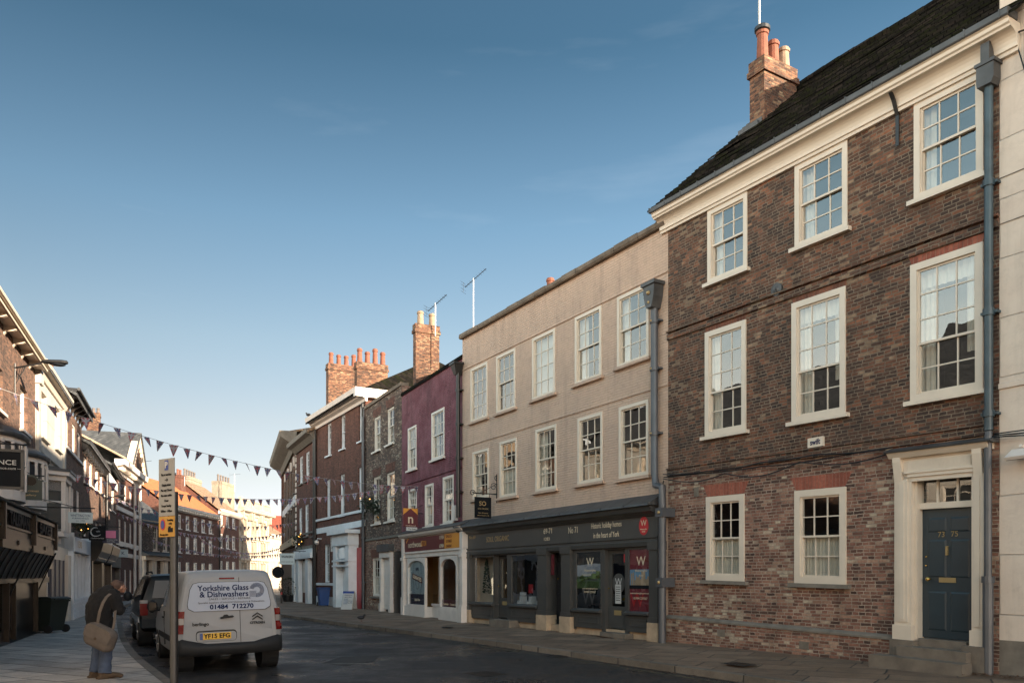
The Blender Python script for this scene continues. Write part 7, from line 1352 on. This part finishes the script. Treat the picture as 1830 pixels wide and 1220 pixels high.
m_ = MB(); m_.tube([(c - .06 + .17 * math.cos(t) * (1.3 if t > 4.2 else 1), -.03, h_ * .58 + .17 * math.sin(t)) for t in [math.pi * (.35 + 1.45 * i / 16) for i in range(17)]], [.008 + .02 * math.sin(math.pi * i / 16) for i in range(17)], 6); m_.build('swirl', 'sign_white', bd); text('cafe', bd, (c + .03, -.024, h_ * .62), .09, 'sign_white'); text('ristorante', bd, (c, -.024, h_ * .15), .08, 'sign_white', width=.46)
r, bd, a, b_, h_ = hang(L4, 'L', 198, 1.0, 1.6, 946, 970, 'hanging_sign', 'dark navy hanging sign with a pink square', 'sign_navy'); c = (a + b_) / 2
m_ = MB(); m_.box(c - .19, c + .19, -.028, -.022, h_ * .38, h_ * .92); m_.build('pink_square', 'sign_pink', bd); text('hair & beauty studio', bd, (c, -.024, h_ * .26), .07, 'sign_white', width=.5); text('open daily', bd, (c, -.024, h_ * .12), .06, 'sign_white', width=.3)
r, bd, a, b_, h_ = hang(L6, 'L', 220, .5, 1.05, 981, 995, 'hanging_sign', 'small pale teal hanging sign on the pedimented brick house', 'sign_paleblue'); text('K', bd, ((a + b_) / 2, -.024, h_ / 2), .3, 'ink_navy')
# right row
r, bd, a, b_, h_ = hang(BE, 'R', 863, .22, .80, 888, 925, 'hanging_sign', 'dark grey hanging sign with gold SO lettering on a scrolled iron bracket', 'sign_dark'); c = (a + b_) / 2
text('SO', bd, (c - .02, -.024, h_ * .68), .20, 'gilt', off=.003); text('SOUL ORGANIC', bd, (c, -.024, h_ * .44), .07, 'gilt', width=.38); text('hair & beauty', bd, (c, -.024, h_ * .24), .06, 'gilt', width=.34); text('www.soulorganic.co.uk', bd, (c, -.024, h_ * .12), .05, 'gilt', width=.42)
m_ = MB()
def scroll(cx_, cz_, r0_, turns, sgn): return [(cx_ + sgn * r0_ * (1 - .75 * i / 18) * math.cos(turns * 2 * math.pi * i / 18), 0, cz_ + r0_ * (1 - .75 * i / 18) * math.sin(turns * 2 * math.pi * i / 18)) for i in range(19)]
for cx_, cz_, r0_ in ((-.12, .35, .13), (-.88, .12, .10), (-.02, .62, .09)): m_.tube(scroll(cx_, h_ + cz_, r0_, 1.4, 1), .012, 5)
m_.tube([(-.01, 0, h_ - .15), (-.01, 0, h_ + .75)], .015, 5); m_.build('scrollwork', 'iron_black', r)
r, bd, a, b_, h_ = hang(PU, 'R', 733.5, .20, .78, 922, 941, 'hanging_sign', 'maroon house-shaped hanging sign with a white letter n and orange roof', 'maroon'); c = (a + b_) / 2; w_ = b_ - a
m_ = MB(); m_.extr([(a, h_), (b_, h_), (b_, h_ + .06), (c, h_ + .30), (a, h_ + .06)], -.02, .02, 'y'); m_.build('gable', 'maroon', r); m_ = MB(); m_.extr([(a, h_ + .06), (a, h_ + .30), (b_, h_ + .30), (b_, h_ + .06), (c, h_ + .28)], -.019, .019, 'y'); m_.build('orange_roof', 'shop_orange', r); text('n', bd, (c, -.024, h_ * .72), .50, 'lettering_cream', off=.006); text('northwood', bd, (c, -.024, h_ * .12), .08, 'lettering_cream', width=.40); m_ = MB(); m_.box(a + .12, b_ - .02, -.015, .015, -.15, -.01); pq = m_.build('lower_board', 'sign_white', r); text('To Let', pq, (c + .05, -.018, -.08), .10, 'ink', width=.3)
r, bd, a, b_, h_ = hang(bpy.types and CO, 'R', 513, .6, 1.4, 988, 1008, 'hanging_sign', 'pale grey hanging sign on the corner building beside a round lamp', 'sign_paleblue'); c = (a + b_) / 2; text('WORKERS', bd, (c, -.024, h_ * .68), .17, 'ink', width=.6, off=.004); text('union social club', bd, (c, -.024, h_ * .25), .10, 'ink', width=.66)
u_ = RB_.u(599, .3); z1, z0 = RB_.z(599, 959, .3), RB_.z(599, 985, .3); r = empty('notice_board', 'white noticeboard with blue text between the lower windows of the red brick house', 'noticeboard', RB_.W(u_, -.3, z0), RB_.root.rotation_euler.z + R(50)); h_ = z1 - z0
m_ = MB(); m_.box(-.24, .24, -.02, .02, 0, h_); bd = m_.build('board', 'sign_white', r)
for k, s_ in enumerate(('Northern', 'College of', 'Acupuncture', 'and', 'Clinics')): text(s_, bd, (-.20, -.024, h_ * (.86 - .155 * k)), .095, 'ink_navy', align='LEFT')
m_ = MB(); m_.tube([(.17, -.028, .08), (.17, -.022, .08)], .05, 12); m_.build('blue_dot', 'sign_blue', bd); m_ = MB(); m_.tube([(.2, .0, h_ * .5), (.3, .28, h_ * .5)], .02, 6); m_.build('bracket', 'iron_black', r)
u_, z_ = RB_.uz(574, 966); r = empty('security_camera', 'white dome security camera left of the noticeboard on the red brick house', 'camera', RB_.W(u_, 0, z_), RB_.root.rotation_euler.z); m_ = MB(); m_.tube([(.1, 0, .1), (.0, -.22, .12), (-.03, -.24, 0)], .035, 6); m_.build('arm', 'white_paint', r); m_ = MB(); m_.lathe(-.03, -.24, [(.05, .03), (.12, 0), (.12, -.12), (.06, -.2), (.01, -.22)], 12); m_.build('dome', 'white_paint', r)
# round dark sign by the corner
c = P(497, 1022, 52); r = empty('round_sign', 'round black sign projecting beyond the corner building above the pavement', 'sign', c, R(10), 'hanging signs'); m_ = MB(); m_.tube([(0, -.04, 0), (0, .04, 0)], .38, 24); m_.build('disc', 'sign_dark', r); m_ = MB(); m_.tube([(0, 0, .38), (0, 0, .62), (1.6, 0, .62)], .025, 6); m_.build('bracket', 'iron_black', r)
m_ = MB(); m_.tube([(.25 * math.cos(t), -.045, .25 * math.sin(t)) for t in [2 * math.pi * i / 20 for i in range(21)]], .01, 5); m_.build('gilt_ring', 'wood_gilt', r)
# street lamps on the walls
def lamp(H, px, py, out_, rise, hl, label, up=.0, group='wall mounted street lamps'):
    u_, z_ = H.uz(px, py); r = empty('street_lamp', label, 'street lamp', H.W(u_, 0, z_), H.root.rotation_euler.z - R(90), group)
    m_ = MB(); m_.tube([(0.02, 0, 0), (out_, 0, rise)], .025, 8); m_.tube([(.02, 0, -.45), (out_ * .45, 0, rise * .45)], .012, 6); m_.tube([(.02, 0, -.7), (.02, 0, .12)], .02, 6)
    for k in range(4): t = .1 + .2 * k; m_.tube([(out_ * .45 * t, 0, -.45 + (.45 + rise * .45) * t), (out_ * .45 * t + .06, 0, rise * t * .5)], .008, 4)
    m_.build('arm', 'iron_black', r); m_ = MB(); pr = [(-.02, .03, .03), (.05, .07, .05), (.2, .11, .075), (.75, .13, .08), (.95, .10, .065), (1.0, .03, .03)]; vs = []; n = 14
    for t, ry, rz_ in pr:
        for k in range(n): a = 2 * math.pi * k / n; vs.append((out_ + hl * t, ry * math.cos(a), rise + .03 + hl * t * .06 + rz_ * math.sin(a) * (1 if math.sin(a) > 0 else .45)))
    m_.add(vs, [(j * n + i, j * n + (i + 1) % n, (j + 1) * n + (i + 1) % n, (j + 1) * n + i) for j in range(len(pr) - 1) for i in range(n)] + [tuple(range(n)), tuple(range((len(pr) - 1) * n, len(pr) * n))]); m_.build('lamp_head', 'plastic_dark', r, smooth=True)
    m_ = MB(); m_.sphere((out_ + hl * .6, 0, rise + .005), (hl * .32, .10, .05)); m_.build('lamp_lens', 'glass_dark', r, smooth=True); return r
lamp(L1, 25, 657, .62, .18, .62, 'dark street lamp on a wall bracket below the eaves of the left edge house')
lamp(L4, 184.5, 890, .55, .10, .55, 'distant dark street lamp on the wall near the black drainpipe')
# ================================================================ BINS, BOARD, PLANTER, BIRDS, AERIALS
def wheelie(name, label, loc, rz, mat, s=1.0):
    r = empty(name, label, 'bin', loc, rz, 'wheelie bins'); m_ = MB(); a, b_, c, d = .24, .29, .27, .34; h = .98
    m_.add([(-.24, -.25, .06), (.24, -.25, .06), (.24, .22, .06), (-.24, .22, .06), (-.30, -.34, h), (.30, -.34, h), (.30, .34, h), (-.30, .34, h)], [(0, 3, 2, 1), (0, 1, 5, 4), (1, 2, 6, 5), (2, 3, 7, 6), (3, 0, 4, 7), (4, 5, 6, 7)]); m_.box(-.32, .32, -.36, .36, h - .06, h - .01); m_.build('bin_body', mat, r)
    m_ = MB(); m_.extr([(-.40, h), (-.42, h + .03), (-.30, h + .075), (.25, h + .085), (.36, h + .05), (.37, h)], -.33, .33, 'x'); m_.tube([(-.27, .40, h + .02), (.27, .40, h + .02)], .018, 6); m_.build('lid', mat, r)
    for sx in (-1, 1): m_ = MB(); m_.tube([(sx * .27, .24, .12), (sx * .31, .24, .12)], .12, 18); m_.build('wheel', 'rubber', r)
    r.scale = (s, s, s); return r
q = P(84, 0, 22.6); wheelie('wheelie_bin', 'dark green grey wheelie bin standing against the slate blue shutters', (q.x - .02, 22.7, .112), R(-100), 'bin_green', 1.0).scale = (1.15, 1.15, .96)
q = P(578, 0, 41.8); wheelie('wheelie_bin', 'blue wheelie bin against the plinth of the red brick house', (q.x, 41.8, .19), R(25), 'bin_blue', .93)
q = P(624, 0, 37.6); r = empty('a_board', 'white folding pavement board with a blue heading beside the blue bin', 'a-board', (q.x, 37.6, .19), R(-20))
for s in (-1, 1):
    m_ = MB(); m_.extr([(s * .24, 0), (s * .24 - .015, 0), (s * .03 - .015, .85), (s * .03, .85)], -.30, .30, 'x'); lf = m_.build('board_leaf', 'sign_white', r)
    if s == -1:
        for nm, mt, x0_, x1_, z0_, z1_ in (('blue_heading', 'sign_blue', -.3, .3, .76, .86), ('photo', 'photo_cloud', -.2, .02, .25, .52)):
            f_ = lambda z: -.24 + (.21) * z / .85 - .02; m_ = MB(); m_.add([(x0_, f_(z0_), z0_), (x1_, f_(z0_), z0_), (x1_, f_(z1_), z1_), (x0_, f_(z1_), z1_)], [(0, 1, 2, 3)]); m_.build(nm, mt, lf, recalc=False)
        for k, s_ in enumerate(('Acupuncture', 'open clinic', '', 'Book today', 'from £20')):
            if s_: z = .68 - .09 * k; text(s_, lf, (.02 if k < 2 else .14, f_(z) - .004, z), .07, 'ink_navy', width=.4 if k < 2 else .22, rx=76)
q = P(515, 0, 50); r = empty('potted_shrub', 'dark rounded evergreen shrub in a tub on the pavement behind the van', 'plant', (q.x, 50, .12)); m_ = MB(); m_.lathe(0, 0, [(.28, 0), (.36, .45), (.39, .47), (.39, .5), (.3, .5)], 16); m_.build('tub', 'iron_black', r); m_ = MB(); rnd = random.Random(3)
for i in range(900):
    d = Vector((rnd.gauss(0, 1), rnd.gauss(0, 1), rnd.gauss(0, 1))).normalized(); p = d * (.50 + .08 * rnd.random()) + Vector((0, 0, 1.0)); e = Vector((rnd.gauss(0, 1), rnd.gauss(0, 1), rnd.gauss(0, 1))).normalized() * .06; m_.add([p, p + e + d * .02, p + d * .05 + e.cross(d) * .5], [(0, 1, 2)])
m_.build('foliage', 'leaf_dark', r, recalc=False); m_ = MB(); m_.tube([(0, 0, .45), (0, 0, 1.0)], .03, 6); m_.build('stem', 'wood_black', r)
q = P(503, 0, 47); r = empty('red_topped_post', 'short dark post with a red top at the kerb behind the van', 'post', (q.x, 47, .1)); m_ = MB(); m_.lathe(0, 0, [(.06, 0), (.05, .6)], 12); m_.build('shaft', 'iron_black', r); m_ = MB(); m_.lathe(0, 0, [(.062, .6), (.062, .72), (.03, .76)], 12); m_.build('cap', 'door_red', r)
def bird(name, label, loc, rz, s=1.0):
    r = empty(name, label, 'bird', loc, rz); m_ = MB(); m_.sphere((0, 0, .13), (.065, .12, .06), n=14, k=9); m_.sphere((0, .115, .205), (.032, .036, .032), n=12, k=8); m_.tube([(0, .07, .155), (0, .105, .195)], [.045, .028], 10); m_.add([(-.035, -.08, .14), (.035, -.08, .14), (.045, -.24, .095), (-.045, -.24, .095), (-.03, -.08, .11), (.03, -.08, .11)], [(0, 1, 2, 3), (4, 5, 2, 3)]); m_.build('body', 'feather', r, smooth=True)
    m_ = MB(); m_.tube([(0, .145, .203), (0, .178, .195)], [.010, .003], 6); m_.build('beak', 'stone_grey', r)
    for sx in (-1, 1): m_ = MB(); m_.tube([(sx * .025, .0, .09), (sx * .025, .01, .0)], .007, 5); m_.tube([(sx * .025, -.01, .005), (sx * .025, .045, .005)], .006, 5); m_.build('leg', 'terracotta', r)
    r.scale = (s, s, s); return r
q = P(645, 0, 28.2); bird('pigeon', 'dark pigeon walking on the right pavement near the kerb', (q.x, 28.2, .13), R(-80), 1.1)
q = RB_.W(.1, -.5, 0); bird('pigeon', 'dark bird perched on the left end of the white cornice', (q.x, q.y, RB_.z0 + RB_.z(566, 768) + .62), R(60), 1.3)
def aerial(name, label, base, top, boom=(.9, .2), rz=0.0, els=9, r_=.022):
    h = top - base[2]; r = empty(name, label, 'aerial', base, rz, 'rooftop aerials'); m_ = MB(); m_.tube([(0, 0, 0), (0, 0, h)], r_, 8); m_.build('mast', 'mast', r); m_ = MB(); L_ = boom[0]; a, b_ = Vector((-L_ * .4, 0, h - .12 - boom[1] * .4)), Vector((L_ * .6, 0, h - .1 + boom[1] * .8)); m_.tube([a, b_], .014, 6)
    for k in range(els): p = a.lerp(b_, (k + .5) / els); m_.tube([p + Vector((0, -.13, 0)), p + Vector((0, .13, 0))], .006, 4)
    for z_ in (-.2, -.08, .08, .2): m_.tube([a + Vector((-.08, -.22, z_)), a + Vector((-.08, .22, z_))], .006, 4)
    m_.tube([a + Vector((-.08, 0, -.2)), a + Vector((-.08, 0, .2))], .006, 4); m_.build('antenna', 'iron_black', r); return r
def wpt(px, py, Y): return P(px, py, Y)
b0 = BE.W(BE.u(846, -3.2), 3.2, 0); a0 = wpt(846, 625, b0.y); aerial('tv_aerial', 'tall white mast with grid aerial behind the beige parapet', (a0.x, a0.y, a0.z), wpt(846, 497, b0.y).z, (1.0, .5), R(-25))
b0 = PU.W(.35, 1.2, 0); Y = b0.y; a0 = wpt(778, 600, Y); aerial('tv_aerial', 'short mast with aerial beside the purple house chimney', (a0.x, a0.y, a0.z), wpt(778, 541, Y).z, (.9, .45), R(-25))
b0 = TB.W(.15, 2.45, 0); Y = b0.y; a0 = wpt(1357, 168, Y); r = empty('tall_mast', 'tall pale metal mast strapped to the chimney of the brown brick house', 'mast', a0, 0, 'rooftop aerials'); h = wpt(1357, -60, Y).z - a0.z
m_ = MB(); m_.tube([(0, 0, 0), (0, 0, h)], .028, 8); [m_.tube([(0, 0, z), (0, 0, z + .03)], .036, 8) for z in (.4, .9, 1.4, 2.0, 2.6)]; m_.build('mast', 'mast', r); m_ = MB(); m_.tube([(0, 0, .3), (.12, .12, .3)], .012, 5); m_.tube([(0, 0, .9), (.12, .12, .9)], .012, 5); m_.build('bracket', 'iron_black', r)
a0 = wpt(1366, 142, Y - .15); r = empty('satellite_dish', 'small dark satellite dish on the sunlit face of the brown brick house chimney', 'satellite dish', a0, R(35)); m_ = MB(); m_.add([(0, 0, 0)] + [(.0 + .15 * math.cos(2 * math.pi * i / 20), -.06, .22 * math.sin(2 * math.pi * i / 20)) for i in range(20)], [(0, i + 1, (i + 1) % 20 + 1) for i in range(20)]); m_.build('dish', 'iron_black', r, recalc=False); m_ = MB(); m_.tube([(0, 0, -.1), (0, -.18, -.12)], .008, 5); m_.tube([(0, 0, 0), (0, .15, 0)], .015, 5); m_.build('arm', 'iron_black', r)
for px, py0, py1, Y, lb in ((330, 868, 851, 92, 'thin far aerial over the orange pantile roof'), (419, 878, 846, 110, 'thin far aerial between the pale stone chimneys'), (252, 845, 822, 62, 'thin far aerial right of the sunlit pediment')):
    a0 = P(px, py0, Y); aerial('tv_aerial', lb, tuple(a0), P(px, py1, Y).z, (1.3, .1), R(10), els=6, r_=.03)
# ================================================================ BUNTING
def bunting(name, label, A, B, sag, n, size=.24, seed=0, t0=0.0, t1=1.0):
    A, B = Vector(A), Vector(B); r = empty(name, label, 'bunting', A, 0, 'strings of bunting across the street'); rnd = random.Random(seed); L_ = (B - A)
    def pt(t): return L_ * t + Vector((0, 0, -4 * sag * t * (1 - t)))
    m_ = MB(); m_.tube([pt(i / 40) for i in range(41)], .006, 4); m_.build('cord', 'cord_grey', r); protos = bunting.protos
    for k in range(n):
        t = t0 + (t1 - t0) * (k + .5) / n; p = pt(t); d = (pt(min(1, t + .01)) - pt(max(0, t - .01))).normalized(); ang = math.atan2(d.y, d.x); o = bpy.data.objects.new('flag', protos[(k + seed) % 3]); C.objects.link(o); o.parent = r; o.location = p; o.scale = (size, size, size)
        o.rotation_euler = (R(rnd.uniform(-30, 30)), R(rnd.uniform(-12, 12)), ang + R(rnd.choice((rnd.uniform(-20, 20), rnd.uniform(-60, 60)))))
        q = size * rnd.uniform(.88, 1.08); o.scale = (q * rnd.uniform(.8, 1), q, q)
def flagmesh(base, cross, other):
    m_ = MB(); m_.extr([(-.5, 0), (.5, 0), (.04, -1.15), (-.04, -1.15)], -.004, .004, 'y', 0)
    for yy_ in (-.012, .004):
        m_.extr([(-.09, 0), (.09, 0), (.07, -.85), (-.07, -.85)], yy_, yy_ + .008, 'y', 1); m_.extr([(-.40, -.22), (.40, -.22), (.34, -.38), (-.34, -.38)], yy_ - .0005, yy_ + .0085, 'y', 1); m_.extr([(-.46, -.02), (-.34, -.02), (.14, -.66), (.10, -.78)], yy_ + .0003, yy_ + .0077, 'y', 2); m_.extr([(.46, -.02), (.34, -.02), (-.14, -.66), (-.10, -.78)], yy_ + .0004, yy_ + .0076, 'y', 2)
    o = m_.build('flag_proto', [base, cross, other]); me = o.data; bpy.data.objects.remove(o); return me
bunting.protos = [flagmesh('flag_red', 'flag_white', 'flag_white'), flagmesh('flag_blue', 'flag_red', 'flag_white'), flagmesh('flag_white', 'flag_blue', 'flag_red')]
A = L1.W(L1.u(-30), -.05, L1.z(-30, 684)); B = PU.W(PU.u(752), -.05, PU.z(752, 869)); bunting('bunting', 'nearest bunting string, high over the van from the left edge house to the purple house', A, B, .55, 38, .25, 1)
A = L2.W(L2.u(112), -.05, L2.z(112, 842)); B = DB.W(DB.u(702), -.05, DB.z(702, 870)); bunting('bunting', 'second bunting string reaching the dark brick house just under the longest one', A, B, .75, 42, .24, 2)
A = L4.W(L4.u(150), -.05, L4.z(150, 868)); B = bpy.data.objects['narrow_red_house']; hn = [o for o in [CO] ][0]; B = P(530, 932, hn.B.y + 1); bunting('bunting', 'third bunting string sagging from the black shop house to the narrow red house', A, B, .9, 42, .24, 0)
bunting('bunting', 'fourth bunting string, from the pedimented house towards the corner house', P(208, 915, 52), P(510, 952, 58), .9, 44, .25, 1)
bunting('bunting', 'sixth bunting string, low across the far street before the orange roofed house', P(262, 960, 68), P(525, 985, 72), .9, 56, .25, 0)
bunting('bunting', 'farthest bunting string, crossing below the windows of the pale stone building', P(345, 955, 92), P(530, 965, 96), 1.8, 52, .28, 2)

# ================================================================ fit lettering widths, then finish
bpy.context.view_layer.update()
for o, wd in TEXTS:
    if wd and o.dimensions.x > 1e-4: o.scale.x = wd / o.dimensions.x
dg = bpy.context.evaluated_depsgraph_get()
for o, wd in TEXTS:
    me = bpy.data.meshes.new_from_object(o.evaluated_get(dg)); nm = o.name; o.name = 'old'; q = bpy.data.objects.new('lettering', me); C.objects.link(q)
    q.parent = o.parent; q.location = o.location; q.rotation_euler = o.rotation_euler; q.scale = o.scale
for o, wd in TEXTS: bpy.data.objects.remove(o)
